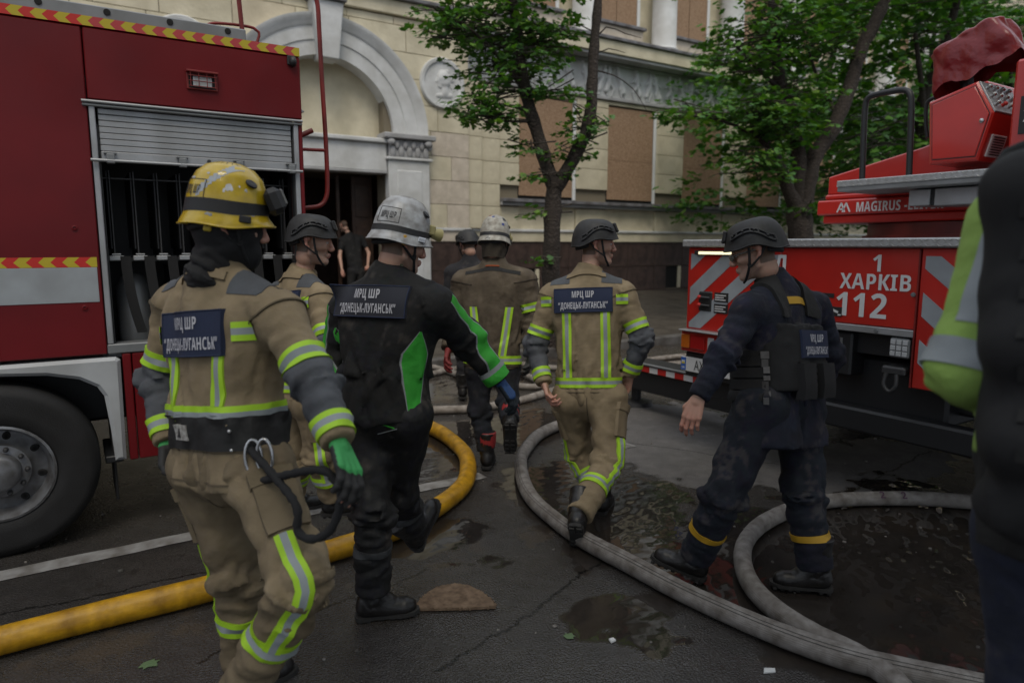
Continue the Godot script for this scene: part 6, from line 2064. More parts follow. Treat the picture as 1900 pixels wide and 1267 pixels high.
func rescue_helmet(root: Node3D, J: Dictionary, shell: Material, look: String) -> void:
	var xf := head_frame(J)
	xf.origin -= root.position
	var b := MB.new()
	var rows := []
	for i in 31:
		var l := PackedVector3Array()
		var t := pow(i / 30.0, 1.2)
		for j in 56:
			l.append(rescue_point(TAU * j / 56, t))
		rows.append(l)
	b.grid(rows, true, true)
	# rolled edge and inside
	var rim := PackedVector3Array()
	for j in 57: rim.append(rescue_point(TAU * j / 56, 0.0))
	b.tube(rim, PackedFloat32Array([0.0035]), 6, false)
	var inner := []
	for i in 8:
		var l := PackedVector3Array()
		for j in 40: l.append(rescue_point(TAU * j / 40, i * 0.13, 0.965))
		inner.append(l)
	b.grid(inner, true)
	var h := part(root, "helmet", b, shell, xf)
	var I := Transform3D()
	var dirty := look == "stained"
	helmet_part(h, "helmet_band", 0.0, TAU, 0.145, 0.30 if look == "yellow" else 0.235, 1.012, M.rubber, I, 48, 3)
	for s in [-1.0, 1.0]:
		if look == "yellow":
			bx(h, "ear_knob", Vector3(s * 0.088, -0.012, 0.062), Vector3(0.012, 0.03, 0.024), mat("knob_yellow", lin(0.45, 0.33, 0.02), 0.5), 0.004)
		var dk := MB.new()
		dk.lathe([Vector2(0.019, 0.0), Vector2(0.019, 0.005), Vector2(0.013, 0.008), Vector2(0.006, 0.006), Vector2(0, 0.006)], 18)
		var pc := rescue_point(s * 0.95, 0.56, 1.0)
		var nn := (pc - Vector3(0, 0.02, 0.01)).normalized()
		part(h, "vent_disc", dk, M.rubber, Transform3D(Basis(nn.cross(Vector3.UP).normalized(), nn, nn.cross(Vector3.UP).cross(nn).normalized()), pc))
		# side clips
		var cp := rescue_point(s * 1.15, 0.10, 1.04)
		bx(h, "side_clip", cp, Vector3(0.012, 0.022, 0.036), M.chrome if look == "white" else M.rubber, 0.003)
	if look == "yellow":
		for s in [-1.0, 1.0]:
			var g := MB.new()
			for k in 14:
				var f := k / 13.0
				var az = s * lerpf(2.42, 1.15, f)
				var t := 0.31 + 0.42 * sin(PI * 0.5 * f)
				g.tri(rescue_point(az, t, 1.008), rescue_point(az - s * 0.12, t + 0.02, 1.008), rescue_point(az, t + 0.12, 1.008), (rescue_point(az, t) - Vector3(0, 0.02, 0)).normalized())
				g.tri(rescue_point(az - s * 0.12, t + 0.02, 1.008), rescue_point(az - s * 0.12, t + 0.13, 1.008), rescue_point(az, t + 0.12, 1.008), (rescue_point(az, t) - Vector3(0, 0.02, 0)).normalized())
			part(h, "shell_stripe", g, M.reflective_grey)
		var cr := RandomNumberGenerator.new()
		cr.seed = 6
		for q in [[1.55, 0.46, 0.10, 0.055], [1.68, 0.42, 0.05, 0.03], [2.75, 0.55, 0.2, 0.035], [1.12, 0.46, 0.05, 0.025], [1.3, 0.5, 0.03, 0.02], [1.95, 0.12, 0.12, 0.02], [0.9, 0.16, 0.1, 0.03], [1.0, 0.6, 0.03, 0.02], [2.2, 0.62, 0.06, 0.02]]:
			var cb := MB.new()
			var c0 := rescue_point(q[0], q[1], 1.005)
			var nn := (c0 - Vector3(0, 0.03, 0.01)).normalized()
			var fan := []
			for k in 11:
				var a := TAU * k / 11.0
				var rr := cr.randf_range(0.5, 1.15)
				fan.append(rescue_point(q[0] + cos(a) * q[2] * rr, q[1] + sin(a) * q[3] * rr, 1.005))
			for k in 11: cb.tri(c0, fan[k], fan[(k + 1) % 11], nn)
			part(h, "chipped_paint", cb, M.helmet_white)
		for k in 6:
			helmet_part(h, "vent_slot", 1.2 + 0.28 * k, 1.24 + 0.28 * k, 0.84, 0.9, 1.01, M.rubber, I, 2, 2)
	# name on the back of the shell, framed
	if not dirty:
		var az_c := 2.62 if look == "yellow" else 2.5
		var lt := letters("МРЦ ШР", 0.021, 0.62)
		for i in lt.v.size():
			var p := lt.v[i]
			var q := rescue_point(az_c - p.x / 0.118, 0.40 + p.y / 0.19, 1.010)
			lt.n[i] = (q - Vector3(0, 0.03, 0.01)).normalized()
			lt.v[i] = q
		part(h, "helmet_lettering", lt, M.rubber)
		var fr := MB.new()
		var cs := [Vector2(-0.45, 0.28), Vector2(0.45, 0.28), Vector2(0.45, 0.53), Vector2(-0.45, 0.53), Vector2(-0.45, 0.28)]
		for k in 4:
			var line := PackedVector3Array()
			for i in 9:
				var c: Vector2 = cs[k].lerp(cs[k + 1], i / 8.0)
				line.append(rescue_point(az_c + c.x, c.y, 1.006))
			fr.tube(line, PackedFloat32Array([0.0013]), 4)
		part(h, "lettering_frame", fr, M.rubber)
	else:
		var r := RandomNumberGenerator.new()
		r.seed = 8
		var hues := [Color(0.05, 0.08, 0.3), Color(0.3, 0.05, 0.04), Color(0.1, 0.2, 0.08), Color(0.4, 0.35, 0.05), Color(0.03, 0.03, 0.03)]
		for k in 7:
			var az := PI + r.randf_range(-1.4, 1.4)
			var t := r.randf_range(0.4, 0.85)
			var st := helmet_part(h, "sticker", az, az + r.randf_range(0.2, 0.35), t, t + r.randf_range(0.07, 0.12), 1.006, mat("sticker_%d" % k, hues[k % 5].linear_to_srgb(), 0.6, {"tex": M.t_worn, "tri": 18.0}), I, 4, 3)
			st.name = "sticker" if k == 0 else st.name
		var rg := MB.new()
		var rp := PackedVector3Array()
		for i in 17: rp.append(rescue_point(PI + 0.05, 0.08, 1.02) + Vector3(cos(TAU * i / 16) * 0.011, sin(TAU * i / 16) * 0.011 - 0.006, 0.003))
		rg.tube(rp, PackedFloat32Array([0.0018]), 6)
		part(h, "hanging_ring", rg, M.chrome)
	# lamp or goggles at the front
	if look == "yellow":
		var gz := xf
		var gb := MB.new()
		gb.box(Vector3(0, 0.10, -0.128), Vector3(0.165, 0.085, 0.055), 0.016, Basis(Vector3.RIGHT, 0.5))
		var gg := part(h, "goggles", gb, M.rubber)
		part(gg, "lens", box_mesh(Vector3(0.135, 0.055, 0.012), 0.005), M.lens, Transform3D(Basis(Vector3.RIGHT, 0.5), Vector3(0, 0.116, -0.152)))
	else:
		var lb := MB.new()
		var side := 0.035 if look == "white" else 0.06
		lb.lathe([Vector2(0.0, 0.0), Vector2(0.021, 0.0), Vector2(0.024, 0.02), Vector2(0.029, 0.036), Vector2(0.029, 0.046), Vector2(0.023, 0.047)], 20, Transform3D(Basis(Vector3.RIGHT, Vector3.FORWARD, Vector3.UP), Vector3(side, 0.075, -0.112)))
		lb.box(Vector3(side, 0.085, -0.106), Vector3(0.05, 0.045, 0.03), 0.006)
		var la := part(h, "headlamp", lb, mat("lamp_case", lin(0.32, 0.28, 0.12), 0.5))
		var lg := MB.new()
		lg.lathe([Vector2(0.0, 0.0), Vector2(0.023, 0.0)], 18, Transform3D(Basis(Vector3.RIGHT, Vector3.FORWARD, Vector3.UP), Vector3(side, 0.075, -0.1605)))
		part(la, "lamp_glass", lg, M.lens)
	straps(h)

func straps(h: Node3D) -> void:
	var b := MB.new()
	for s in [-1.0, 1.0]:
		b.tube(spline([Vector3(s * 0.098, 0.03, -0.02), Vector3(s * 0.094, -0.015, -0.028), Vector3(s * 0.078, -0.06, -0.04), Vector3(s * 0.045, -0.108, -0.065), Vector3(0, -0.125, -0.08)], 0.015), PackedFloat32Array([0.0062]), 6)
		b.tube(spline([Vector3(s * 0.092, 0.02, 0.05), Vector3(s * 0.09, -0.02, 0.02), Vector3(s * 0.08, -0.06, -0.035)], 0.015), PackedFloat32Array([0.0055]), 6)
		b.box(Vector3(s * 0.083, -0.05, -0.036), Vector3(0.01, 0.02, 0.018), 0.003)
	b.tube(spline([Vector3(-0.09, 0.0, 0.06), Vector3(-0.06, -0.015, 0.10), Vector3(0, -0.02, 0.115), Vector3(0.06, -0.015, 0.10), Vector3(0.09, 0.0, 0.06)], 0.015), PackedFloat32Array([0.012]), 6)
	part(h, "chin_strap", b, M.webbing)

func bump_point(az: float, t: float, grow := 1.0) -> Vector3:
	# ballistic shell: t 0 at the rim, 1 at the crown
	var side := absf(sin(az))
	var back := maxf(0.0, -cos(az))
	var front := maxf(0.0, cos(az))
	var rim := 0.026 + 0.016 * front * front - 0.034 * back * back
	# cut away over the ears
	rim += 0.014 * exp(-pow((absf(wrapf(az, -PI, PI)) - 1.45) / 0.38, 2.0)) - 0.016 * exp(-pow((absf(wrapf(az, -PI, PI)) - 2.25) / 0.4, 2.0))
	var top := 0.158
	var an := t * PI * 0.5
	var hgt := lerpf(rim, top, pow(sin(an), 0.92))
	var r := pow(cos(an), 0.62)
	r *= 1.0 + 0.05 * clampf(1.0 - t / 0.12, 0.0, 1.0) * (0.3 + front)
	return Vector3(sin(az) * 0.118 * r * grow, hgt + (grow - 1.0) * 0.12, -cos(az) * 0.138 * r * grow + 0.012)

func ballistic_helmet(root: Node3D, J: Dictionary) -> void:
	var xf := head_frame(J)
	xf.origin -= root.position
	var b := MB.new()
	var rows := []
	for i in 25:
		var l := PackedVector3Array()
		for j in 60: l.append(bump_point(TAU * j / 60, minf(i / 24.0, 0.9995)))
		rows.append(l)
	b.grid(rows, true, true)
	var inner := []
	for i in 8:
		var l := PackedVector3Array()
		for j in 40: l.append(bump_point(TAU * j / 40, i * 0.12, 0.95))
		inner.append(l)
	b.grid(inner, true)
	var h := part(root, "helmet", b, M.helmet_dark, xf)
	var e := MB.new()
	var rim := PackedVector3Array()
	for j in 61: rim.append(bump_point(TAU * j / 60, 0.0, 0.99))
	e.tube(rim, PackedFloat32Array([0.0042]), 7, false)
	part(h, "edge_trim", e, M.rubber)
	for s in [-1.0, 1.0]:
		var rl := MB.new()
		var l1 := PackedVector3Array(); var l2 := PackedVector3Array()
		for i in 13:
			var f := i / 12.0
			var az: float = s * lerpf(0.75, 2.25, f)
			var t := 0.20 + 0.13 * sin(PI * clampf(f * 1.15, 0.0, 1.0)) - 0.10 * f
			l1.append(bump_point(az, t, 1.035)); l2.append(bump_point(az, t + 0.105, 1.03))
		rl.tube(l1, PackedFloat32Array([0.006]), 6)
		rl.tube(l2, PackedFloat32Array([0.005]), 6)
		for i in range(0, 13, 2):
			rl.tube(PackedVector3Array([l1[i], l2[i]]), PackedFloat32Array([0.0055]), 6)
		for i in range(1, 12, 3):
			var mid := (l1[i] + l2[i]) * 0.5
			rl.ball(mid + (mid - Vector3(0, 0.05, 0.01)).normalized() * 0.006, Vector3(0.006, 0.006, 0.006), 8)
		part(h, "side_rail", rl, M.black_plastic)
	var sh := MB.new()
	sh.box(bump_point(0.0, 0.33, 1.03), Vector3(0.05, 0.06, 0.014), 0.004, Basis(Vector3.RIGHT, 0.42))
	for s in [-1.0, 1.0]:
		sh.box(bump_point(s * 0.3, 0.34, 1.03), Vector3(0.014, 0.05, 0.012), 0.003, Basis(Vector3.RIGHT, 0.42))
	part(h, "front_mount", sh, M.black_plastic)
	straps(h)

# ------ dressing
func boots(root: Node3D, J: Dictionary, m: Material, cuff := false) -> void:
	for s in [["al", "kl", "tl"], ["ar", "kr", "tr"]]:
		var a: Vector3 = J[s[0]]
		var fwd: Vector3 = J[s[2]]
		var up: Vector3 = (J[s[1]] - a).normalized()
		# the foot follows its own direction; the shaft leans with the shin as far as the ankle allows
		var flat_up: Vector3 = Vector3.UP - fwd * Vector3.UP.dot(fwd)
		if flat_up.length() < 0.3:
			flat_up = up - fwd * up.dot(fwd)
		var xf := frame_of(fwd, flat_up.normalized(), a - root.position)
		var bt := part(root, "boot", boot_mb, m, xf)
		part(bt, "sole", sole_mb, M.sole)
		if cuff:
			var cb := MB.new()
			cb.lathe([Vector2(0.058, 0.06), Vector2(0.066, 0.10), Vector2(0.067, 0.165), Vector2(0.06, 0.172)], 20)
			part(bt, "boot_top", cb, M.boot_red)

func paint_from(F: Fld, pi: Array, base: Color, zones: Dictionary) -> PackedColorArray:
	# zones: bone number -> [start, end, a, b, colour]
	var out := PackedColorArray()
	var dn := noise(5.0, 23, 4)
	var rub := noise(22.0, 24, 2)
	for p in pi[0]:
		var c := base
		var k := F.near(p)
		if zones.has(k):
			var z: Array = zones[k]
			var ab: Vector3 = z[1] - z[0]
			var t: float = (p - z[0]).dot(ab) / ab.length_squared()
			if t > z[2] and t < z[3]: c = z[4]
		# wear: rubbed, dusty and grubby places
		var w := dn.get_noise_3dv(p)
		var v := rub.get_noise_3dv(p)
		c *= 1.0 + w * 0.34 + v * 0.12
		if w + v * 0.5 > 0.34: c = c.lerp(Color(0.20, 0.17, 0.14), minf(0.16, (w + v * 0.5 - 0.34) * 0.8))
		out.append(c)
	return out

func person(called: String, label: String, J: Dictionary) -> Node3D:
	var base: Vector3 = (J.al + J.ar) * 0.5
	base.y = J.get("floor", 0.0)
	return thing(called, label, "person", base)

func body_part(root: Node3D, J: Dictionary, res: Array, glove_l := false, glove_r := false, hair := true) -> MeshInstance3D:
	var sh := root.position
	var cols := PackedColorArray()
	cols.resize(res[1][0].size())
	cols.fill(SKIN)
	var m := to_mb(res[1], cols, sh)
	var hx := head_frame(J)
	hx.origin -= sh
	m.add(head_mb, hx)
	for s in [["wl", "el", "thl", true], ["wr", "er", "thr", false]]:
		var d: float = J.get("drop", 0.0)
		var hf := hand_frame(J[s[0]], J[s[1]], J[s[2]], s[3], d)
		hf.origin -= sh
		m.add(hands[int(J.get("hand_l" if s[3] else "hand_r", 0))], hf)
	return part(root, "body", m, M.skin)

func gloves(root: Node3D, J: Dictionary, left: bool, c: Color, c2: Color) -> void:
	var s := ["wl", "el", "thl"] if left else ["wr", "er", "thr"]
	var hf := hand_frame(J[s[0]], J[s[1]], J[s[2]], left, J.get("drop", 0.0))
	hf.origin -= root.position
	var src: MB = hands[2]
	var m := MB.new()
	m.add(src)
	for i in m.v.size():
		m.col[i] = c2 if (m.v[i].x > 0.008 and m.v[i].y > -0.12) or m.v[i].y > -0.015 else c
	var out := MB.new()
	out.add(m, hf)
	out.c = c2
	part(root, "glove", out, M.cloth_smooth)

func turnout(root: Node3D, J: Dictionary, jk: Array, tr: Array, o := {}) -> void:
	var sh := root.position
	var F: Fld = jk[0]
	var A := axes(J)
	var base: Color = o.get("color", TAN)
	var zones := {}
	if o.get("grey_sleeves", true):
		zones[7] = [J.sl, J.el, 0.72, 1.5, SUIT_GREY]
		zones[9] = [J.sr, J.er, 0.72, 1.5, SUIT_GREY]
		zones[8] = [J.el, J.wl, -0.6, 0.80, SUIT_GREY]
		zones[10] = [J.er, J.wr, -0.6, 0.80, SUIT_GREY]
	var cloth: Material = o.get("cloth", M.cloth)
	var jm := part(root, "jacket", to_mb(jk[1], paint_from(F, jk[1], base, zones), sh), cloth)
	# sleeve bands
	for s in [["sl", "el", "wl"], ["sr", "er", "wr"]]:
		var d: Vector3 = J[s[1]] - J[s[0]]
		part(jm, "armhole_seam", ring(F, J[s[0]].lerp(J[s[1]], 0.02), d, [[0.005, base * 0.45]], sh, 0.16), cloth)
		part(jm, "reflective_stripe", ring(F, J[s[0]].lerp(J[s[1]], 0.70), d, THREE, sh, 0.12), M.hivis)
		var w: Vector3 = J[s[2]] - J[s[1]]
		if o.get("cuff_band", true):
			part(jm, "reflective_stripe", ring(F, J[s[1]].lerp(J[s[2]], 0.76), w, THREE, sh, 0.1), M.hivis)
	# hem band
	var hv: float = o.get("hem_band", 0.02)
	if o.get("low_band", true):
		part(jm, "reflective_stripe", ring(F, A.o + A.up * hv, A.up, THREE, sh, 0.24), M.hivis)
	var top: float = o.get("patch_v", A.len - 0.17)
	var pu: float = o.get("patch_u", 0.0)
	if o.get("patch", true):
		back_patch(root, F, A, top, pu, o.get("patch_w", 0.35), 0.145, sh, M.patch_text)
		for s in [-1.0, 1.0]:
			var rows := []
			for i in 8:
				rows.append([A.o + A.up * (top + 0.0) + A.right * (pu + s * (0.168 + 0.072 * i / 7.0)), (A.back + A.right * s * 0.25).normalized(), A.up])
			part(jm, "reflective_stripe", strip(F, rows, THREE, sh), M.hivis)
	for s in [-1.0, 1.0]:
		var rows := []
		var v0 := hv + 0.03
		var v1 := top - 0.06
		for i in 22:
			var f := i / 21.0
			var u: float = s * lerpf(o.get("v_low", 0.12), o.get("v_high", 0.12), f)
			rows.append([A.o + A.up * lerpf(v0, v1, f) + A.right * u, A.back, A.right])
		part(jm, "reflective_stripe", strip(F, rows, [[0.017, LIME], [0.022, SILVER], [0.017, LIME]], sh), M.hivis)
	# grey yokes over the shoulders
	if o.get("yoke", true):
		for s in [["sl", -1.0], ["sr", 1.0]]:
			var rows := []
			for i in 12:
				var a := lerpf(-0.9, 1.0, i / 11.0)
				rows.append([J.nk.lerp(J[s[0]], 0.72) - A.up * 0.02, (A.up * cos(a) + A.back * sin(a)).normalized(), A.right])
			part(jm, "shoulder_yoke", strip(F, rows, [[0.12, SUIT_GREY]], sh, 0.003, 0.14), M.cloth)
	# storm flap under the collar
	if o.get("flap", true):
		var rows := []
		for i in 17:
			var u := lerpf(-0.10, 0.10, i / 16.0)
			rows.append([J.nk - A.up * 0.05 + A.right * u, (A.back + A.up * 0.55 + A.right * u * 3.0).normalized(), A.up.cross(A.right).cross(A.right) * -1.0])
		part(jm, "collar_flap", strip(F, rows, [[0.035, base * 1.05]], sh, 0.009, 0.2), cloth)
	var G: Fld = tr[0]
	var pm := part(root, "trousers", to_mb(tr[1], paint_from(G, tr[1], o.get("trouser_color", base), o.get("knees", {})), sh), cloth)
	if o.get("leg_bands", true):
		for s in [["kl", "al", "pl", -1.0], ["kr", "ar", "pr", 1.0]]:
			var d: Vector3 = J[s[1]] - J[s[0]]
			part(pm, "reflective_stripe", ring(G, J[s[0]].lerp(J[s[1]], 0.45), d, THREE, sh, 0.14), M.hivis)
			var rows := []
			var outw: Vector3 = A.right * s[3]
			outw = (outw + A.back * 0.65).normalized()
			for i in 18:
				var f := i / 17.0
				var c: Vector3 = J[s[2]].lerp(J[s[0]], lerpf(0.66, 1.0, f / 0.4)) if f < 0.4 else J[s[0]].lerp(J[s[1]], (f - 0.4) / 0.6 * 0.43)
				var ax: Vector3 = (J[s[0]] - J[s[2]]).normalized().lerp(d.normalized(), clampf((f - 0.25) * 3.0, 0.0, 1.0)).normalized()
				var q := (outw - ax * outw.dot(ax)).normalized()
				rows.append([c, q, ax.cross(q)])
			part(pm, "reflective_stripe", strip(G, rows, [[0.017, LIME], [0.022, SILVER], [0.017, LIME]], sh, 0.0085, 0.16), M.hivis)
	var seam := []
	for i in 14:
		var f := i / 13.0
		seam.append([A.o + A.up * lerpf(0.0, -0.05, f), (A.back * cos(f * 1.2) - A.up * sin(f * 1.2)).normalized(), A.right])
	part(pm, "seat_seam", strip(G, seam, [[0.005, base * 0.4]], sh, 0.002, 0.24), cloth)
	part(jm, "hem_stitch", ring(F, A.o - A.up * (o.get("hem", 0.05) - 0.03), A.up, [[0.003, base * 0.5]], sh, 0.26), cloth)
	# cargo pockets
	if o.get("pockets", true):
		for s in [["pl", "kl", -1.0], ["pr", "kr", 1.0]]:
			var c: Vector3 = J[s[0]].lerp(J[s[1]], 0.42)
			var ax: Vector3 = (J[s[0]] - J[s[1]]).normalized()
			var q: Vector3 = A.right * s[2] + A.back * 0.35
			q = (q - ax * q.dot(ax)).normalized()
			var side := ax.cross(q)
			var pk := sheet(G, c, side, ax, q, span(-0.065, 0.065, 8), span(-0.09, 0.07, 8), sh, 0.008)
			part(pm, "cargo_pocket", colored(pk, o.get("trouser_color", base)), cloth)
			var fl := sheet(G, c + ax * 0.085, side, ax, q, span(-0.07, 0.07, 8), span(-0.022, 0.022, 4), sh, 0.013)
			part(pm, "pocket_flap", colored(fl, o.get("trouser_color", base) * 1.04), cloth)

func colored(m: MB, c: Color) -> MB:
	for i in m.col.size(): m.col[i] = c
	return m

func build_people() -> void:
	make_templates()
	var nz := noise(1.0, 17, 2)
	var P := []
	# 0 near firefighter, yellow helmet
	P.append({"hd": Vector3(0.438, 1.681, -2.392), "nk": Vector3(0.404, 1.532, -2.436), "sl": Vector3(0.306, 1.406, -2.729), "sr": Vector3(0.533, 1.401, -2.188), "el": Vector3(0.235, 1.128, -2.788), "wl": Vector3(0.237, 0.926, -2.633), "er": Vector3(0.585, 1.21, -2.003), "wr": Vector3(0.595, 1.066, -1.841), "pl": Vector3(0.334, 0.891, -2.493), "pr": Vector3(0.456, 0.915, -2.228), "kr": Vector3(0.502, 0.625, -1.934), "ar": Vector3(0.33, 0.237, -2.099), "kl": Vector3(0.405, 0.457, -2.448), "al": Vector3(0.413, 0.09, -2.477), "tl": Vector3(0.992, 0, -0.129), "tr": Vector3(0.628, -0.766, -0.138), "face": Vector3(0.973, -0.139, 0.182), "thl": Vector3(0.888, 0, -0.46), "thr": Vector3(0.738, 0, -0.674)})
	# 1 firefighter behind him, dark helmet
	P.append({"hd": Vector3(1.146, 1.635, -3.885), "nk": Vector3(1.092, 1.446, -3.947), "sl": Vector3(1.017, 1.319, -4.166), "sr": Vector3(1.121, 1.329, -3.694), "el": Vector3(1.005, 1.024, -4.197), "wl": Vector3(1.046, 0.817, -3.992), "er": Vector3(1.11, 1.082, -3.539), "wr": Vector3(1.086, 0.901, -3.38), "pl": Vector3(1.029, 0.765, -3.97), "pr": Vector3(1.075, 0.788, -3.729), "kr": Vector3(1.102, 0.443, -3.725), "ar": Vector3(1.181, 0.155, -3.771), "kl": Vector3(1.031, 0.37, -3.986), "al": Vector3(1.03, 0.094, -4.121), "tl": Vector3(0.991, 0, 0.132), "tr": Vector3(0.936, 0, 0.352), "face": Vector3(0.904, -0.105, 0.414), "thl": Vector3(0.888, 0, -0.46), "thr": Vector3(0.939, 0.342, 0.043), "hand_r": 1})
	# 2 white helmet, black and green jacket
	P.append({"hd": Vector3(1.202, 1.627, -2.769), "nk": Vector3(1.152, 1.493, -2.79), "sl": Vector3(1.029, 1.34, -2.963), "sr": Vector3(1.272, 1.37, -2.597), "el": Vector3(0.977, 1.096, -3.027), "wl": Vector3(0.961, 0.917, -2.864), "er": Vector3(1.464, 1.195, -2.637), "wr": Vector3(1.581, 1.016, -2.58), "pl": Vector3(1.027, 0.893, -2.818), "pr": Vector3(1.162, 0.905, -2.673), "kl": Vector3(1.002, 0.486, -2.682), "al": Vector3(0.995, 0.099, -2.682), "kr": Vector3(1.204, 0.477, -2.851), "ar": Vector3(1.311, 0.228, -2.956), "tl": Vector3(0.953, 0, 0.302), "tr": Vector3(0.571, 0.766, -0.296), "face": Vector3(0.97, -0.242, 0.01), "thl": Vector3(0.888, 0, -0.46), "thr": Vector3(0.667, 0.174, -0.725)})
	# 3 olive coat, stained helmet
	P.append({"hd": Vector3(2.589, 1.632, -4.28), "nk": Vector3(2.573, 1.469, -4.263), "sl": Vector3(2.401, 1.35, -4.413), "sr": Vector3(2.753, 1.361, -4.13), "el": Vector3(2.339, 1.071, -4.43), "wl": Vector3(2.225, 0.881, -4.327), "er": Vector3(2.785, 1.09, -4.064), "wr": Vector3(2.694, 0.862, -3.964), "pl": Vector3(2.433, 0.754, -4.257), "pr": Vector3(2.595, 0.757, -4.13), "kl": Vector3(2.429, 0.409, -4.238), "al": Vector3(2.452, 0.104, -4.172), "kr": Vector3(2.552, 0.514, -4.033), "ar": Vector3(2.432, 0.418, -3.83), "tl": Vector3(0.61, 0, -0.792), "tr": Vector3(0.228, -0.906, -0.356), "face": Vector3(0.717, -0.242, -0.654), "thl": Vector3(0.539, 0, -0.842), "thr": Vector3(0.539, 0, -0.842)})
	# 4 dark helmet, tan suit, looking right
	P.append({"hd": Vector3(2.688, 1.62, -3.255), "nk": Vector3(2.638, 1.448, -3.271), "sl": Vector3(2.468, 1.308, -3.404), "sr": Vector3(2.77, 1.328, -3.094), "el": Vector3(2.367, 1.003, -3.442), "wl": Vector3(2.332, 0.796, -3.286), "er": Vector3(2.813, 1.066, -2.963), "wr": Vector3(2.78, 0.844, -3.031), "pl": Vector3(2.511, 0.705, -3.252), "pr": Vector3(2.648, 0.723, -3.071), "kl": Vector3(2.599, 0.326, -3.276), "al": Vector3(2.638, 0.087, -3.091), "kr": Vector3(2.535, 0.37, -2.929), "ar": Vector3(2.19, 0.162, -2.767), "tl": Vector3(0.794, 0, -0.607), "tr": Vector3(0.432, -0.788, -0.438), "face": Vector3(0.861, 0, 0.509), "thl": Vector3(0.539, 0, -0.842), "thr": Vector3(-0.259, 0.5, -0.826), "hand_l": 1, "hand_r": 1})
	# 5 blue uniform, plate carrier
	P.append({"hd": Vector3(2.7, 1.587, -2.104), "nk": Vector3(2.804, 1.43, -2.059), "sl": Vector3(2.538, 1.333, -1.997), "sr": Vector3(3.115, 1.313, -2.056), "el": Vector3(2.362, 1.143, -1.982), "wl": Vector3(2.234, 0.968, -1.998), "er": Vector3(3.246, 1.059, -2.026), "wr": Vector3(3.264, 0.846, -2.098), "pl": Vector3(2.602, 0.906, -1.957), "pr": Vector3(2.919, 0.86, -1.986), "kl": Vector3(2.416, 0.506, -1.984), "al": Vector3(2.428, 0.124, -2.153), "kr": Vector3(2.825, 0.462, -1.86), "ar": Vector3(2.827, 0.112, -1.776), "tl": Vector3(-0.52, 0.242, -0.819), "tr": Vector3(-0.712, 0, -0.702), "face": Vector3(-0.584, -0.276, -0.764), "thl": Vector3(-0.46, 0, -0.888), "thr": Vector3(-0.46, 0, -0.888), "drop": 0.7})
	# 6 man at the right edge
	P.append({"hd": Vector3(1.915, 1.865, -0.567), "nk": Vector3(1.84, 1.765, -0.622), "sl": Vector3(1.664, 1.664, -0.646), "sr": Vector3(1.706, 1.676, -0.477), "el": Vector3(1.536, 1.374, -0.655), "wl": Vector3(1.867, 1.251, -0.603), "er": Vector3(1.672, 1.439, -0.399), "wr": Vector3(1.859, 1.243, -0.426), "pl": Vector3(1.682, 1.029, -0.552), "pr": Vector3(1.674, 1.062, -0.466), "kl": Vector3(1.666, 0.565, -0.508), "kr": Vector3(1.65, 0.626, -0.409), "al": Vector3(1.674, 0.108, -0.475), "ar": Vector3(1.686, 0.181, -0.359), "tl": Vector3(0.384, 0, -0.923), "tr": Vector3(0.463, 0, -0.886), "face": Vector3(0.218, 0, -0.976), "thl": Vector3(0.539, 0, -0.842), "thr": Vector3(0.539, 0, -0.842)})
	# 7 man in the doorway
	P.append({"hd": Vector3(5.234, 2.056, -15.282), "nk": Vector3(5.323, 1.874, -15.195), "sl": Vector3(5.141, 1.728, -15.155), "sr": Vector3(5.637, 1.767, -15.228), "el": Vector3(5.037, 1.37, -15.03), "wl": Vector3(5.003, 1.089, -14.813), "er": Vector3(5.748, 1.436, -15.102), "wr": Vector3(5.63, 1.172, -14.881), "pl": Vector3(5.312, 1.051, -15.064), "pr": Vector3(5.516, 1.047, -15.065), "kl": Vector3(5.257, 0.592, -15.023), "kr": Vector3(5.501, 0.584, -14.997), "al": Vector3(5.257, 0.325, -14.978), "ar": Vector3(5.502, 0.316, -14.952), "tl": Vector3(-0.46, 0, -0.888), "tr": Vector3(-0.299, 0, -0.954), "face": Vector3(-0.486, -0.423, -0.765), "thl": Vector3(-0.46, 0, -0.888), "thr": Vector3(-0.46, 0, -0.888), "floor": 0.3})
	# 8 figure half hidden behind the olive coat
	P.append({"hd": Vector3(3.525, 1.62, -6.377), "nk": Vector3(3.532, 1.457, -6.345), "sl": Vector3(3.359, 1.333, -6.434), "sr": Vector3(3.695, 1.333, -6.22), "el": Vector3(3.308, 1.029, -6.417), "wl": Vector3(3.273, 0.815, -6.283), "er": Vector3(3.705, 1.029, -6.163), "wr": Vector3(3.623, 0.815, -6.06), "pl": Vector3(3.419, 0.86, -6.317), "pr": Vector3(3.563, 0.86, -6.225), "kl": Vector3(3.399, 0.466, -6.264), "kr": Vector3(3.592, 0.45, -6.258), "al": Vector3(3.363, 0.118, -6.229), "ar": Vector3(3.524, 0.101, -6.123), "tl": Vector3(0.463, 0, -0.886), "tr": Vector3(0.677, 0, -0.736), "face": Vector3(0.043, -0.342, -0.939), "thl": Vector3(0.539, 0, -0.842), "thr": Vector3(0.539, 0, -0.842)})
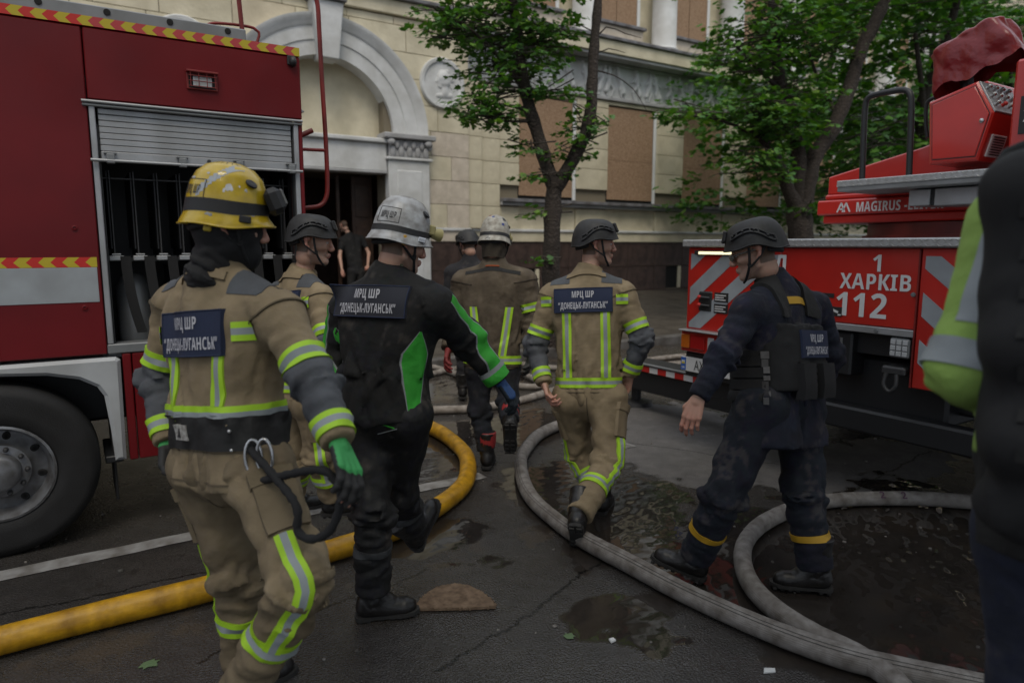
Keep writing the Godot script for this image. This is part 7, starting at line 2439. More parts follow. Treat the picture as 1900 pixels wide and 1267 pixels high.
	var jo := [{"hem": 0.065, "fold": 0.013, "collar_h": 0.075, "collar_r": 0.088, "hem_r": 0.135}, {"hem": 0.06, "fold": 0.011}, {"hem": 0.03, "girth": 1.10, "arm": 1.12, "hem_r": 0.128, "fold": 0.015, "collar_h": 0.03}, {"hem": 0.03, "girth": 1.12, "arm": 1.15, "fold": 0.013, "collar_h": 0.075, "collar_r": 0.08}, {"hem": 0.0, "girth": 1.0, "fold": 0.014}, {"hem": 0.20, "hem_r": 0.155, "girth": 0.98, "fold": 0.012, "arm": 0.95, "collar_h": 0.06}, {"hem": 0.05, "girth": 1.1, "arm": 1.18, "fold": 0.007}, {"hem": 0.02, "girth": 0.92, "short": true, "collar": false}, {"hem": 0.1, "collar_h": 0.08}]
	var to := [{"fold": 0.014, "leg": 0.96}, {}, {"fold": 0.012, "leg": 1.0, "low": 0.93}, {"leg": 0.88, "low": 0.9}, {"fold": 0.010}, {"leg": 1.05, "fold": 0.010, "low": 0.97}, {"leg": 1.05}, {"leg": 0.9}, {"leg": 0.9}]
	var cell := [0.0105, 0.012, 0.0105, 0.012, 0.0115, 0.0105, 0.013, 0.02, 0.02]
	var jobs := []
	for i in P.size():
		jobs.append([jacket_bones(P[i], jo[i]), cell[i], 0.045, nz])
		jobs.append([trouser_bones(P[i], to[i]), cell[i], 0.045, nz])
		jobs.append([body_bones(P[i]), 0.016, 0.03, null])
	# plate carrier and the near man's pack are fields of their own
	var A5 := axes(P[5])
	var v5 := []
	for s in [-1.0, 1.0]:
		v5.append([A5.o + A5.up * 0.36 + A5.right * s * 0.075 + A5.back * 0.045, A5.o + A5.up * 0.06 + A5.right * s * 0.085 + A5.back * 0.05, 0.125, 0.128, 3, 9.0, 9.0, 0.004])
		v5.append([A5.o + A5.up * 0.25 + A5.right * s * 0.11 - A5.back * 0.03, A5.o + A5.up * 0.04 + A5.right * s * 0.12 - A5.back * 0.03, 0.125, 0.13, 3, 9.0, 9.0, 0.004])
	jobs.append([v5, 0.0105, 0.03, nz])
	var A6 := axes(P[6])
	var v6 := []
	var tl: Vector3 = Vector3(1.508, 1.722, -0.575); var tr: Vector3 = Vector3(1.59, 1.732, -0.429)
	var dl: Vector3 = Vector3(1.51, 1.129, -0.523); var dr: Vector3 = Vector3(1.61, 1.131, -0.375)
	for f in [0.0, 0.33, 0.67, 1.0]:
		v6.append([tl.lerp(tr, f), dl.lerp(dr, f), 0.066, 0.072, 0, 4.0, 7.0, 0.007])
		v6.append([tl.lerp(dl, f), tr.lerp(dr, f), 0.070, 0.070, 0, 4.0, 7.0, 0.007])
	v6.append([tl.lerp(dl, 0.5) + A6.back * 0.05, tr.lerp(dr, 0.5) + A6.back * 0.05, 0.07, 0.07, 0, 4.0, 7.0, 0.006])
	v6.append([tl.lerp(dl, 0.8) + A6.back * 0.06, tr.lerp(dr, 0.8) + A6.back * 0.06, 0.07, 0.07, 0, 4.0, 7.0, 0.006])
	jobs.append([v6, 0.013, 0.04, nz])
	# hood of the near firefighter and the neck tube of the third man, in head axes
	jobs.append([[[Vector3(0, 0.0, 0.025), Vector3(0, -0.01, -0.02), 0.094, 0.084, 0, 8.0, 12.0, 0.006], [Vector3(0, -0.06, 0.02), Vector3(0.0, -0.17, 0.045), 0.072, 0.074, 0, 16.0, 7.0, 0.010], [Vector3(-0.045, -0.06, -0.01), Vector3(-0.01, -0.1, -0.062), 0.042, 0.036, 0], [Vector3(0.045, -0.06, -0.01), Vector3(0.01, -0.1, -0.062), 0.042, 0.036, 0], [Vector3(-0.02, -0.075, -0.072), Vector3(0.02, -0.075, -0.072), 0.033, 0.033, 0]], 0.006, 0.02, nz])
	var R := run_fields(jobs)
	var n := P.size() * 3

	# 0
	var J: Dictionary = P[0]
	var t := person("person", "nearest firefighter in tan turnout suit with yellow helmet and wide black belt", J)
	body_part(t, J, R[2])
	gloves(t, J, false, Color(0.02, 0.02, 0.022), Color(0.05, 0.36, 0.10))
	gloves(t, J, true, Color(0.02, 0.02, 0.022), Color(0.05, 0.36, 0.10))
	turnout(t, J, R[0], R[1], {"hem": 0.065, "hem_band": 0.175, "trouser_color": TAN * 0.72, "patch_v": axes(J).len - 0.20, "v_low": 0.115, "v_high": 0.125, "patch_u": -0.006, "patch_w": 0.325, "knees": {5: [J.kr, J.ar, -0.3, 0.3, TAN]}})
	boots(t, J, M.boot)
	var hx := head_frame(J)
	hx.origin -= t.position
	part(t, "hood", to_mb(R[n + 2][1]), M.webbing, hx)
	rescue_helmet(t, J, M.helmet_yellow, "yellow")
	var A := axes(J)
	var F: Fld = R[0][0]
	# belt with tag, eyelets and a karabiner lanyard
	var bl := ring(F, A.o + A.up * 0.118, A.up, [[0.105, Color(0.012, 0.012, 0.013)]], t.position, 0.36)
	for i in bl.v.size(): bl.v[i] += bl.n[i] * 0.006
	var belt := part(t, "belt", bl, M.cloth_smooth)
	part(belt, "belt_tag", colored(sheet(F, A.o + A.up * 0.12 - A.right * 0.045, A.right, A.up, A.back, span(-0.035, 0.035, 6), span(-0.025, 0.025, 4), t.position, 0.013), Color.WHITE), M.paper)
	part(belt, "tag_print", colored(sheet(F, A.o + A.up * 0.12 - A.right * 0.055, A.right, A.up, A.back, span(-0.012, 0.008, 4), span(-0.016, 0.014, 4), t.position, 0.0145), Color.WHITE), M.steel_dark)
	for u in [[0.13, 0.13], [0.13, 0.07]]:
		var eb := MB.new()
		eb.ball(F.hit(A.o + A.up * u[1] + A.right * u[0], (A.back + A.right * 0.4).normalized(), 0.3, 0.012) - t.position, Vector3(0.007, 0.007, 0.007), 10)
		part(belt, "belt_rivet", eb, M.chrome)
	var hook: Vector3 = F.hit(A.o + A.up * 0.09 + A.right * 0.09, (A.right + A.back * 0.55).normalized(), 0.3, 0.015)
	var kb := MB.new()
	for q in [[Vector3(0, 0, 0), 0.0], [A.right * 0.028 - A.back * 0.02, 0.3]]:
		var loop := PackedVector3Array()
		for i in 21:
			var a := TAU * i / 20.0
			loop.append(hook - t.position + q[0] + A.up * (-0.045 + 0.055 * cos(a)) + (A.right * 0.5 - A.back * 0.6 + A.right * q[1]).normalized() * 0.024 * sin(a) + A.right * 0.012)
		kb.tube(loop, PackedFloat32Array([0.0055]), 7, false)
	kb.box(hook - t.position - A.up * 0.11 + A.right * 0.025, Vector3(0.022, 0.05, 0.018), 0.005)
	part(t, "karabiner", kb, M.chrome)
	var lp := PackedVector3Array(spline([hook - A.up * 0.02, Vector3(0.488, 0.885, -1.938), Vector3(0.489, 0.804, -1.913), Vector3(0.518, 0.789, -1.867), Vector3(0.56, 0.828, -1.823), Vector3(0.585, 0.915, -1.809), Vector3(0.574, 0.967, -1.825), Vector3(0.537, 0.988, -1.877), hook - A.up * 0.12 + A.right * 0.02], 0.012))
	var lm := MB.new()
	for i in lp.size(): lp[i] -= t.position
	var lr := PackedFloat32Array()
	for i in lp.size(): lr.append(0.0125 + 0.0018 * sin(i * 2.1))
	lm.tube(lp, lr, 9)
	part(t, "lanyard", lm, M.webbing)

	# 1
	J = P[1]
	t = person("person", "firefighter in tan suit and dark helmet, half hidden behind the nearest one", J)
	body_part(t, J, R[5])
	turnout(t, J, R[3], R[4], {"hem_band": 0.05})
	boots(t, J, M.boot)
	ballistic_helmet(t, J)

	# 2
	J = P[2]
	A = axes(J)
	t = person("person", "rescuer in black and bright green jacket with scuffed white helmet", J)
	body_part(t, J, R[8])
	var BL := Color(0.0085, 0.0088, 0.0098)
	var GR := Color(0.035, 0.36, 0.028)
	F = R[6][0]
	var jm := part(t, "jacket", to_mb(R[6][1], paint_from(F, R[6][1], BL, {}), t.position), M.cloth)
	back_patch(t, F, A, A.len - 0.12, -0.02, 0.37, 0.135, t.position, M.patch_text, 0.034, mat("patch_grey", lin(0.02, 0.022, 0.032), 0.85))
	# green sleeve stripe with a grey end, piped side panels
	for s in [["sr", "er", "wr", 1.0], ["sl", "el", "wl", -1.0]]:
		var rows := []
		for i in 30:
			var f := i / 29.0
			var c: Vector3 = J[s[0]].lerp(J[s[1]], f * 2.0) if f < 0.5 else J[s[1]].lerp(J[s[2]], (f - 0.5) * 1.86)
			var d: Vector3 = (J[s[1]] - J[s[0]]).normalized().lerp((J[s[2]] - J[s[1]]).normalized(), clampf((f - 0.4) * 5.0, 0.0, 1.0)).normalized()
			var q: Vector3 = A.up * 0.75 + A.right * s[3] * 0.35 + A.back * 0.75
			q = (q - d * q.dot(d)).normalized()
			rows.append([c, q, d.cross(q), 0.6 + 0.5 * f])
		part(jm, "sleeve_stripe", strip(F, rows, [[0.006, SILVER], [0.07, GR], [0.006, SILVER]], t.position, 0.0035, 0.14), M.cloth_smooth)
		var w: Vector3 = J[s[2]] - J[s[1]]
		part(jm, "cuff", ring(F, J[s[1]].lerp(J[s[2]], 0.86), w, [[0.045, GR]], t.position, 0.1), M.cloth_smooth)
		part(jm, "cuff_band", ring(F, J[s[1]].lerp(J[s[2]], 0.72), w, [[0.022, SILVER]], t.position, 0.1), M.cloth_smooth)
		rows = []
		for i in 20:
			var f := i / 19.0
			var ww := 0.45 + 0.75 * pow(sin(clampf(f * 1.05, 0.0, 1.0) * PI * 0.5), 1.0) if f < 0.72 else 1.2 * (1.0 - (f - 0.72) / 0.3)
			rows.append([A.o + A.up * lerpf(0.0, 0.36, f) + A.right * s[3] * 0.06, (A.right * s[3] + A.back * 0.42).normalized(), (A.back - A.right * s[3] * 0.42).normalized() * s[3], maxf(ww, 0.05) * (1.0 if s[3] > 0.0 else 0.25)])
		part(jm, "side_panel", strip(F, rows, [[0.005, SILVER], [0.10, GR], [0.005, SILVER]], t.position, 0.004, 0.26), M.cloth_smooth)
	var cam := MB.new()
	var nd: Vector3 = (J.hd - J.nk).normalized()
	var rowsc := []
	var cn := noise(38.0, 4, 2)
	for i in 7:
		var l := PackedVector3Array()
		var c: Vector3 = J.nk + nd * (0.005 + 0.010 * i) - t.position
		var u := nd.cross(A.right).normalized()
		var w := nd.cross(u)
		for j in 36:
			var a := TAU * j / 36
			l.append(c + (u * cos(a) + w * sin(a)) * (0.068 - 0.001 * i + 0.002 * sin(a * 5.0 + i)))
		rowsc.append(l)
	cam.grid(rowsc, true)
	for i in cam.v.size():
		var v := cn.get_noise_3dv(cam.v[i])
		cam.col[i] = Color(0.10, 0.085, 0.055) if v < -0.12 else (Color(0.30, 0.27, 0.2) if v > 0.18 else Color(0.14, 0.14, 0.085))
	part(t, "neck_gaiter", cam, M.cloth)
	var pm := part(t, "trousers", to_mb(R[7][1], paint_from(R[7][0], R[7][1], Color(0.0075, 0.0075, 0.008), {}), t.position), M.cloth_smooth)
	var G: Fld = R[7][0]
	for s in [-1.0, 1.0]:
		var rows := []
		for i in 10:
			var f := i / 9.0
			rows.append([A.o - A.up * 0.045 + A.right * s * (0.045 + 0.085 * f) + A.up * 0.02 * (1.0 - f), A.back, A.up])
		part(pm, "pocket_piping", strip(G, rows, [[0.005, GR]], t.position), M.cloth_smooth)
		rows = []
		for i in 10:
			var f := i / 9.0
			rows.append([A.o - A.up * (0.075 - 0.03 * f) + A.right * s * (0.05 + 0.09 * f), A.back, A.up])
		part(pm, "pocket_piping", strip(G, rows, [[0.004, SILVER]], t.position), M.cloth_smooth)
		var kk: Vector3 = J.kr if s > 0 else J.kl
		var aa: Vector3 = J.ar if s > 0 else J.al
		part(pm, "leg_band", ring(G, kk.lerp(aa, 0.42), aa - kk, [[0.03, Color(0.05, 0.053, 0.057)]], t.position, 0.13), M.cloth_smooth)
	gloves(t, J, false, Color(0.015, 0.02, 0.03), Color(0.02, 0.07, 0.2))
	gloves(t, J, true, Color(0.015, 0.02, 0.03), Color(0.02, 0.07, 0.2))
	boots(t, J, M.boot)
	rescue_helmet(t, J, M.helmet_white, "white")
	var hx2 := head_frame(J)
	hx2.origin -= t.position
	for q in [[Vector3(0.102, 0.01, 0.03), 0.024], [Vector3(-0.102, 0.01, 0.03), 0.024]]:
		var kb2 := MB.new()
		kb2.ball(q[0], Vector3(0.01, 0.025, 0.02), 14)
		part(t, "ear_guard", kb2, mat("guard_yellow", lin(0.4, 0.22, 0.02), 0.6), hx2)

	# 3
	J = P[3]
	t = person("person", "firefighter in dirty olive coat and sticker covered white helmet, seen from behind", J)
	body_part(t, J, R[11])
	var OL := Color(0.125, 0.100, 0.070)
	turnout(t, J, R[9], R[10], {"color": OL, "hem": 0.03, "patch": false, "grey_sleeves": false, "yoke": false, "flap": false, "hem_band": 0.045, "v_low": 0.085, "v_high": 0.13, "cuff_band": false, "trouser_color": Color(0.016, 0.019, 0.028), "leg_bands": false, "pockets": false, "cloth": M.cloth_dirty, "patch_v": 0.48})
	A = axes(J)
	F = R[9][0]
	var rowsy := []
	for i in 25:
		var u := lerpf(-0.2, 0.2, i / 24.0)
		rowsy.append([J.nk - A.up * (0.06 + 0.35 * u * u) + A.right * u, (A.back + A.up * 0.3).normalized(), A.up])
	part(t, "yoke_seam", strip(F, rowsy, [[0.03, Color(0.02, 0.02, 0.02)]], t.position, 0.003), M.cloth)
	rowsy = []
	for i in 9:
		var u := lerpf(-0.05, 0.05, i / 8.0)
		rowsy.append([J.nk - A.up * 0.035 + A.right * u, (A.back + A.up * 0.3).normalized(), A.up])
	part(t, "collar_tab", strip(F, rowsy, [[0.008, Color(0.4, 0.08, 0.02)]], t.position, 0.006), M.cloth)
	var ng := MB.new()
	var gr := []
	for i in 7:
		var l := PackedVector3Array()
		for j in 25:
			var a := lerpf(-1.9, 1.9, j / 24.0)
			var rr := 0.108 - 0.004 * i + 0.004 * sin(a * 7.0 + i * 0.6)
			l.append(Vector3(sin(a) * rr * 0.92, 0.03 - 0.024 * i - 0.006 * cos(a), cos(a) * rr * 1.1 + 0.01))
		gr.append(l)
	ng.grid(gr)
	ng.c = Color.WHITE
	var hx3 := head_frame(J)
	hx3.origin -= t.position
	part(t, "neck_guard", colored(ng, Color(0.07, 0.058, 0.04)), M.cloth_dirty, hx3)
	gloves(t, J, true, Color(0.2, 0.02, 0.02), Color(0.25, 0.03, 0.03))
	gloves(t, J, false, Color(0.03, 0.03, 0.03), Color(0.03, 0.03, 0.03))
	boots(t, J, M.boot, true)
	rescue_helmet(t, J, M.helmet_stained, "stained")

	# 4
	J = P[4]
	t = person("person", "firefighter in clean tan suit and dark helmet, looking to the right", J)
	body_part(t, J, R[14])
	turnout(t, J, R[12], R[13], {"hem": 0.0, "hem_band": 0.085, "v_low": 0.115, "v_high": 0.115, "patch_u": -0.015})
	boots(t, J, M.boot)
	ballistic_helmet(t, J)

	# 5
	J = P[5]
	A = A5
	t = person("person", "rescuer in dark blue uniform wearing a black plate carrier and dark helmet", J)
	body_part(t, J, R[17])
	var NV := Color(0.0115, 0.0135, 0.031)
	jm = part(t, "jacket", to_mb(R[15][1], paint_from(R[15][0], R[15][1], NV, {}), t.position), M.cloth_dirty)
	F = R[15][0]
	var OR := Color(0.42, 0.24, 0.012)
	var rows5 := []
	for i in 18:
		var u := lerpf(-0.12, 0.15, i / 17.0)
		rows5.append([J.nk - A.up * 0.095 + A.right * u, (A.back + A.up * 0.15).normalized(), A.up])
	part(jm, "yellow_band", strip(F, rows5, [[0.036, OR]], t.position), M.hivis)
	pm = part(t, "trousers", to_mb(R[16][1], paint_from(R[16][0], R[16][1], Color(0.007, 0.0082, 0.018), {}), t.position), M.cloth)
	G = R[16][0]
	for s in [["kl", "al"], ["kr", "ar"]]:
		part(pm, "yellow_band", ring(G, J[s[0]].lerp(J[s[1]], 0.55), J[s[1]] - J[s[0]], [[0.03, OR]], t.position, 0.13), M.hivis)
	var vest := part(t, "plate_carrier", to_mb(R[n][1], PackedColorArray(), t.position), M.webbing)
	var V: Fld = R[n][0]
	var vo: Vector3 = A.o + A.up * 0.27 + A.back * 0.04 + A.right * 0.02
	var vnet := net(V, vo, A.right, A.up, A.back, span(-0.12, 0.12, 12), span(-0.06, 0.065, 6), t.position, 0.008)
	part(vest, "name_panel", sheet(V, vo, A.right, A.up, A.back, span(-0.12, 0.12, 12), span(-0.06, 0.065, 6), t.position, 0.008, vnet), M.patch_navy)
	part(vest, "panel_lettering", drape_text(vnet, "МРЦ ШР", 0.030, 0.62, 0.0, 0.026, A.back), M.patch_text)
	part(vest, "panel_lettering", drape_text(vnet, "“ДОНЕЦЬК-ЛУГАНСЬК”", 0.030, 0.42, 0.0, -0.024, A.back), M.patch_text)
	for k in 5:
		var rows := []
		for i in 14: rows.append([A.o + A.up * (0.185 - 0.032 * k) + A.back * 0.04 + A.right * lerpf(-0.12, 0.14, i / 13.0), A.back, A.up])
		part(vest, "webbing_row", strip(V, rows, [[0.022, Color(0.014, 0.014, 0.015)]], t.position, 0.006), M.cloth)
	for s in [-1.0, 1.0]:
		var rows := []
		for i in 14:
			var a := lerpf(-0.5, 2.1, i / 13.0)
			rows.append([J.nk + A.right * s * 0.12 - A.up * 0.085, (A.up * cos(a) + A.back * sin(a)).normalized(), A.right])
		part(vest, "shoulder_strap", strip(F, rows, [[0.075, Color(0.013, 0.013, 0.014)]], t.position, 0.016, 0.24), M.cloth)
		for q in 4:
			# stacked side pouch rows
			var c: Vector3 = A.o + A.up * (0.045 + 0.052 * q) + A.right * s * 0.12
			part(vest, "side_pouch", sheet(V, c, A.back, A.up, A.right * s, span(-0.10, 0.075, 8), span(-0.023, 0.023, 4), t.position, 0.014), M.webbing)
	var flp := []
	for q in 4: flp.append(A.o + A.up * (0.04 + 0.055 * q))
	for s in [-0.075, 0.09]:
		part(vest, "rear_pouch", sheet(V, A.o + A.up * 0.10 + A.right * s + A.back * 0.03, A.right, A.up, A.back, span(-0.055, 0.055, 6), span(-0.075, 0.085, 6), t.position, 0.030), M.webbing)
	var rq := RandomNumberGenerator.new()
	rq.seed = 12
	for k in 7:
		var cv := -0.10 + 0.034 * k
		var du := sheet(V, A.o + A.up * (0.12 + cv) - A.right * (0.13 + rq.randf_range(-0.012, 0.012)), A.back, A.up, (-A.right + A.back * 0.8).normalized(), span(-0.016 - rq.randf() * 0.012, 0.006 + rq.randf() * 0.014, 4), span(-0.008 - rq.randf() * 0.012, 0.01 + rq.randf() * 0.012, 4), t.position, 0.0165 + 0.0006 * k)
		part(vest, "chalk_smear", colored(du, Color(0.22, 0.22, 0.23) * rq.randf_range(0.5, 1.0)), M.cloth_dirty)
	boots(t, J, M.boot)
	ballistic_helmet(t, J)
	var gl := MB.new()
	gl.tube(spline([Vector3(-0.085, 0.012, 0.02), Vector3(-0.082, 0.012, -0.06), Vector3(-0.05, 0.008, -0.104), Vector3(0, 0.006, -0.116), Vector3(0.05, 0.008, -0.104), Vector3(0.082, 0.012, -0.06)], 0.01), PackedFloat32Array([0.004]), 6)
	for s in [-1.0, 1.0]: gl.ball(Vector3(s * 0.036, 0.002, -0.106), Vector3(0.028, 0.018, 0.008), 14, Basis(Vector3.UP, s * -0.35))
	var hx5 := head_frame(J)
	hx5.origin -= t.position
	part(t, "dark_glasses", gl, M.lens, hx5)

	# 6
	J = P[6]
	A = A6
	t = person("person", "man in lime safety vest and black pack at the right edge, out of focus", J)
	body_part(t, J, R[20])
	var cols := PackedColorArray()
	for p in R[18][1][0]: cols.append(Color(0.012, 0.012, 0.014) if R[18][0].near(p) in [2, 5, 6] else Color(0.29, 0.45, 0.10))
	jm = part(t, "safety_jacket", to_mb(R[18][1], cols, t.position), M.cloth)
	F = R[18][0]
	part(jm, "reflective_stripe", ring(F, J.sl.lerp(J.el, 0.98), J.el - J.sl, [[0.055, SILVER * 0.95]], t.position, 0.16), M.hivis)
	var rows6 := []
	var d6: Vector3 = (J.el - J.sl).normalized()
	var q6: Vector3 = (A.back * 1.0 - A.right * 0.15)
	q6 = (q6 - d6 * q6.dot(d6)).normalized()
	for i in 16: rows6.append([J.sl.lerp(J.el, lerpf(-0.2, 0.78, i / 15.0)), q6, d6.cross(q6)])
	part(jm, "reflective_stripe", strip(F, rows6, [[0.05, SILVER * 0.95]], t.position, 0.0035, 0.16), M.hivis)
	part(t, "trousers", to_mb(R[19][1], paint_from(R[19][0], R[19][1], Color(0.012, 0.016, 0.034), {}), t.position), M.cloth)
	part(t, "backpack", to_mb(R[n + 1][1], PackedColorArray(), t.position), M.webbing)
	for k in 7:
		var rowp := []
		for i in 13:
			var a := lerpf(-1.3, 1.3, i / 12.0)
			rowp.append([tl.lerp(tr, 0.5 + a * 0.4).lerp(dl.lerp(dr, 0.5 + a * 0.4), 0.10 + 0.125 * k), A.back, Vector3.UP])
		part(t, "pack_webbing", strip(R[n + 1][0], rowp, [[0.026, Color(0.02, 0.02, 0.022)]], t.position, 0.006, 0.2), M.cloth)
	var bs := MB.new()
	bs.tube(spline([J.sl + Vector3(0, 0.10, 0) - t.position, Vector3(1.56, 1.763, -0.656) - t.position, Vector3(1.586, 1.801, -0.646) - t.position, Vector3(1.642, 1.825, -0.615) - t.position], 0.03), PackedFloat32Array([0.012]), 8)
	part(t, "pack_strap", bs, M.webbing)
	boots(t, J, M.boot)
	ballistic_helmet(t, J)

	# 7
	J = P[7]
	t = person("person", "man in black t-shirt stooping in the dark doorway", J)
	body_part(t, J, R[23])
	part(t, "t_shirt", to_mb(R[21][1], paint_from(R[21][0], R[21][1], Color(0.009, 0.009, 0.010), {}), t.position), M.cloth)
	part(t, "trousers", to_mb(R[22][1], paint_from(R[22][0], R[22][1], Color(0.013, 0.013, 0.014), {}), t.position), M.cloth)
	boots(t, J, M.boot)

	# 8
	J = P[8]
	t = person("person", "dark clothed man with black helmet, mostly hidden behind the olive coat", J)
	body_part(t, J, R[26])
	part(t, "jacket", to_mb(R[24][1], paint_from(R[24][0], R[24][1], Color(0.018, 0.018, 0.022), {}), t.position), M.cloth)
	part(t, "trousers", to_mb(R[25][1], paint_from(R[25][0], R[25][1], Color(0.014, 0.014, 0.017), {}), t.position), M.cloth)
	boots(t, J, M.boot)
	ballistic_helmet(t, J)
# ---------------------------------------------------------------- hoses and loose things
func hose(label: String, pts: Array, r: float, m: Material, group: String, seam := false, flat := 1.0) -> Node3D:
	var b := MB.new()
	var path := spline(pts, 0.04)
	var base := path[0]
	base.y = 0.0
	var rr := RandomNumberGenerator.new()
	rr.seed = pts.size() * 13
	var rad := PackedFloat32Array()
	for i in path.size():
		path[i] -= base
		path[i] += Vector3(sin(i * 0.37), 0, cos(i * 0.29)) * 0.004
		rad.append(r * (1.0 + 0.025 * sin(i * 0.23) + rr.randf_range(-0.012, 0.012)))
	b.tube(path, rad, 18, true, 1.0)
	var t := thing("fire_hose", label, "fire hose", base, group)
	part(t, "hose_jacket", b, m)
	if seam:
		var sb := MB.new()
		for s in [0.45, 0.75]:
			var l := PackedVector3Array()
			for i in path.size():
				var d := (path[mini(i + 1, path.size() - 1)] - path[maxi(i - 1, 0)]).normalized()
				var side := d.cross(Vector3.UP).normalized()
				l.append(path[i] + (Vector3.UP * cos(s) + side * sin(s)) * rad[i] * 1.005)
			sb.tube(l, PackedFloat32Array([0.0014]), 4, false)
		part(t, "woven_line", sb, M.rubber)
	return t

func build_small_things() -> void:
	hose("thick yellow fire hose curving across the road from the left edge", [Vector3(-2.2, 0.06, -3.15), Vector3(-1.2, 0.06, -3.2), Vector3(-0.357, 0.06, -3.232), Vector3(0.014, 0.06, -3.233), Vector3(0.469, 0.06, -3.243), Vector3(1.029, 0.06, -3.316), Vector3(1.425, 0.06, -3.403), Vector3(1.811, 0.06, -3.597), Vector3(2.143, 0.06, -3.92), Vector3(2.367, 0.06, -4.345), Vector3(2.485, 0.06, -4.852), Vector3(2.477, 0.06, -5.428), Vector3(2.295, 0.06, -6.065), Vector3(1.974, 0.06, -6.533)], 0.058, M.hose_yellow, "", false)
	hose("grey fire hose sweeping from the walking men to the bottom right corner", [Vector3(4.415, 0.05, -5.022), Vector3(4.039, 0.05, -4.897), Vector3(3.62, 0.05, -4.764), Vector3(3.206, 0.05, -4.567), Vector3(2.811, 0.05, -4.227), Vector3(2.509, 0.05, -3.799), Vector3(2.305, 0.05, -3.355), Vector3(2.233, 0.05, -3.004), Vector3(2.211, 0.05, -2.662), Vector3(2.228, 0.05, -2.273), Vector3(2.252, 0.05, -1.957), Vector3(2.298, 0.05, -1.65), Vector3(2.391, 0.05, -1.377), Vector3(2.516, 0.05, -1.158), Vector3(2.709, 0.05, -0.889), Vector3(2.968, 0.05, -0.53)], 0.047, M.hose_grey, "", true)
	var looped := hose("grey fire hose looped round the puddle beside the ladder truck", [Vector3(5.345, 0.05, -0.862), Vector3(4.974, 0.05, -1.471), Vector3(4.562, 0.05, -1.879), Vector3(4.338, 0.05, -2.087), Vector3(4.054, 0.05, -2.269), Vector3(3.805, 0.05, -2.363), Vector3(3.501, 0.05, -2.393), Vector3(3.191, 0.05, -2.354), Vector3(2.917, 0.05, -2.243), Vector3(2.695, 0.05, -2.075), Vector3(2.528, 0.05, -1.878), Vector3(2.448, 0.05, -1.677), Vector3(2.432, 0.05, -1.495), Vector3(2.447, 0.05, -1.345), Vector3(2.41, 0.05, -1.18), Vector3(2.303, 0.05, -1.049)], 0.045, M.hose_grey, "", false)
	var nd := Vector3(-0.35, 0.75, 0.56).normalized()
	for q in [[Vector3(4.145, 0.05, -2.21), "2"], [Vector3(4.249, 0.05, -2.133), "2"]]:
		text_part(looped, "marking", q[1], 0.045, 1.0, mat("ink", lin(0.06, 0.025, 0.05), 0.8), facing(Vector3(q[0]) + nd * 0.0475 - looped.position, Vector3(0.842, 0, 0.539), nd.cross(Vector3(0.842, 0, 0.539))))
	hose("pale fire hose lying nearest across the far road, behind the olive coat man", [Vector3(1.599, 0.04, -5.947), Vector3(2.305, 0.04, -5.955), Vector3(2.762, 0.04, -5.863), Vector3(3.2, 0.04, -5.687), Vector3(3.733, 0.04, -5.734), Vector3(4.173, 0.04, -5.879), Vector3(4.985, 0.04, -6.202), Vector3(5.98, 0.04, -6.402), Vector3(6.836, 0.04, -6.43), Vector3(8.037, 0.04, -6.191)], 0.040, M.hose_pale, "pale hoses on the far side of the road")
	hose("pale fire hose bent in a loop below the tree, behind the firefighters", [Vector3(2.301, 0.04, -7.585), Vector3(2.852, 0.04, -7.341), Vector3(3.552, 0.04, -7.52), Vector3(4.096, 0.04, -7.699), Vector3(4.566, 0.04, -7.398), Vector3(4.562, 0.04, -6.71), Vector3(4.352, 0.04, -6.238), Vector3(4.146, 0.04, -6.369), Vector3(3.92, 0.04, -6.962), Vector3(3.873, 0.04, -8.03), Vector3(3.593, 0.04, -8.816)], 0.036, M.hose_pale, "pale hoses on the far side of the road")
	hose("pale fire hose lying farthest off, ending under the ladder truck", [Vector3(4.224, 0.04, -8.412), Vector3(4.825, 0.04, -7.818), Vector3(5.27, 0.04, -6.948), Vector3(5.898, 0.04, -6.831), Vector3(6.622, 0.04, -6.878), Vector3(7.377, 0.04, -6.84), Vector3(8.761, 0.04, -6.561)], 0.036, M.hose_pale, "pale hoses on the far side of the road")
	# piece of board on the road
	var w0 := Vector3(Vector3(1.36, 0, -2.607))
	var poly := PackedVector2Array()
	for p in [Vector3(1.163, 0, -2.634), Vector3(1.216, 0, -2.688), Vector3(1.286, 0, -2.735), Vector3(1.36, 0, -2.754), Vector3(1.428, 0, -2.735), Vector3(1.476, 0, -2.68), Vector3(1.497, 0, -2.588), Vector3(1.496, 0, -2.509), Vector3(1.484, 0, -2.456), Vector3(1.376, 0, -2.509), Vector3(1.272, 0, -2.57)]:
		poly.append(Vector2(p.x - w0.x, -(p.z - w0.z)))
	var wb := MB.new()
	wb.prism(poly, 0.016, Transform3D(Basis(Vector3.RIGHT, Vector3.FORWARD, Vector3.UP), Vector3(0, 0.021, 0)), 0.003)
	var wr := RandomNumberGenerator.new()
	wr.seed = 2
	for i in 40:
		var a := poly[i % poly.size()].lerp(poly[(i + 1) % poly.size()], wr.randf())
		wb.box(Vector3(a.x, 0.012, -a.y), Vector3(0.018, 0.012, 0.006), 0.001, Basis(Vector3.UP, wr.randf() * TAU))
	tag(part(self, "board_scrap", wb, M.wood_raw, Transform3D(Basis(), w0)), "brown half-round scrap of splintered board lying on the wet road", "board")
	# axe in the hand of the man behind
	var ax := thing("axe", "red and grey fire axe held by the half hidden firefighter", "axe", Vector3(1.071, 0.942, -3.362))
	var ab := MB.new()
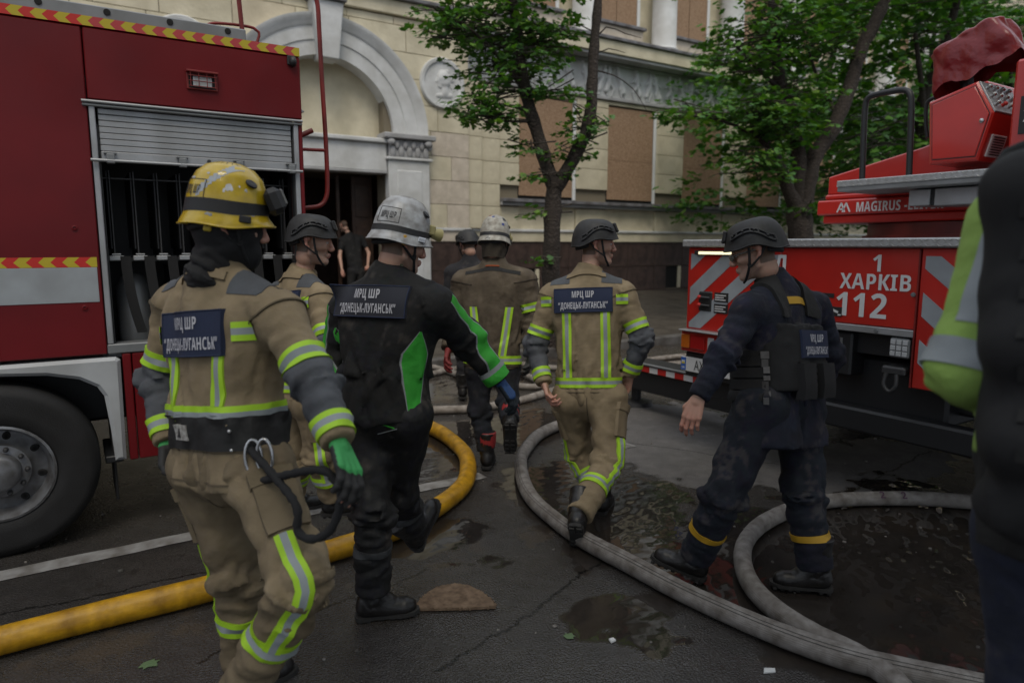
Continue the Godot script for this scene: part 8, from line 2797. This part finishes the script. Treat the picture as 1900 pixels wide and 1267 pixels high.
	var ap := PackedVector2Array([Vector2(-0.02, -0.05), Vector2(0.02, -0.06), Vector2(0.035, 0.0), Vector2(0.035, 0.085), Vector2(0.01, 0.105), Vector2(-0.035, 0.05), Vector2(-0.065, 0.005)])
	ab.prism(ap, 0.018, facing(Vector3.ZERO, Vector3(0.842, 0, 0.539)), 0.005)
	part(ax, "axe_head", ab, M.axe_steel)
	var hp := [Vector3(1.052, 0.942, -3.373), Vector3(1.073, 0.847, -3.344), Vector3(1.092, 0.684, -3.304), Vector3(1.103, 0.549, -3.275)]
	for i in hp.size(): hp[i] -= ax.position
	pole(ax, "axe_handle", hp, 0.014, mat("axe_handle", lin(0.12, 0.02, 0.018), 0.5), 0.03, 8)
	# bits on the road
	var lf := part(self, "fallen_leaf", leaf_mesh(0), mat("leaf_green", lin(0.10, 0.16, 0.07), 0.6), Transform3D(Basis(Vector3.UP, 0.6).scaled(Vector3(0.075, 0.05, 0.06)), Vector3(0.136, 0.006, -2.833)))
	tag(lf, "single green leaf lying on the road at the bottom left", "leaf")
	lf = part(self, "fallen_leaf", leaf_mesh(1), M.leaf_green, Transform3D(Basis(Vector3.UP, 2.1).scaled(Vector3(0.05, 0.04, 0.05)), Vector3(1.632, 0.006, -2.105)))
	tag(lf, "yellowish leaf lying in the small puddle beside the grey hose", "leaf")
	var sb := MB.new()
	sb.tube(PackedVector3Array([Vector3(-0.06, 0.012, 0.01), Vector3(-0.02, 0.016, 0.0), Vector3(0.07, 0.012, -0.012)]), PackedFloat32Array([0.009, 0.013, 0.007]), 7)
	tag(part(self, "stick", sb, M.bark, Transform3D(Basis(), Vector3(0.421, 0, -3.23))), "short dark stick lying against the yellow hose", "stick")
	var cb := MB.new()
	cb.prism(PackedVector2Array([Vector2(-0.028, -0.012), Vector2(0.02, -0.014), Vector2(0.03, 0.006), Vector2(-0.012, 0.014)]), 0.008, Transform3D(Basis(Vector3.RIGHT, Vector3.FORWARD, Vector3.UP), Vector3(0, 0.01, 0)), 0.003)
	tag(part(self, "plaster_chip", cb, M.stucco_white, Transform3D(Basis(Vector3.UP, -0.4), Vector3(2.134, 0, -1.506))), "flat white chip of plaster below the grey hose at bottom right", "plaster chip")
	cb = MB.new()
	cb.prism(PackedVector2Array([Vector2(-0.015, -0.012), Vector2(0.012, -0.01), Vector2(0.014, 0.008), Vector2(-0.008, 0.012)]), 0.01, Transform3D(Basis(Vector3.RIGHT, Vector3.FORWARD, Vector3.UP), Vector3(0, 0.012, 0)), 0.003)
	tag(part(self, "plaster_chip", cb, M.stucco_white, Transform3D(Basis(), Vector3(1.76, 0, -1.984))), "small white plaster chip in the dark puddle left of the grey hose", "plaster chip")
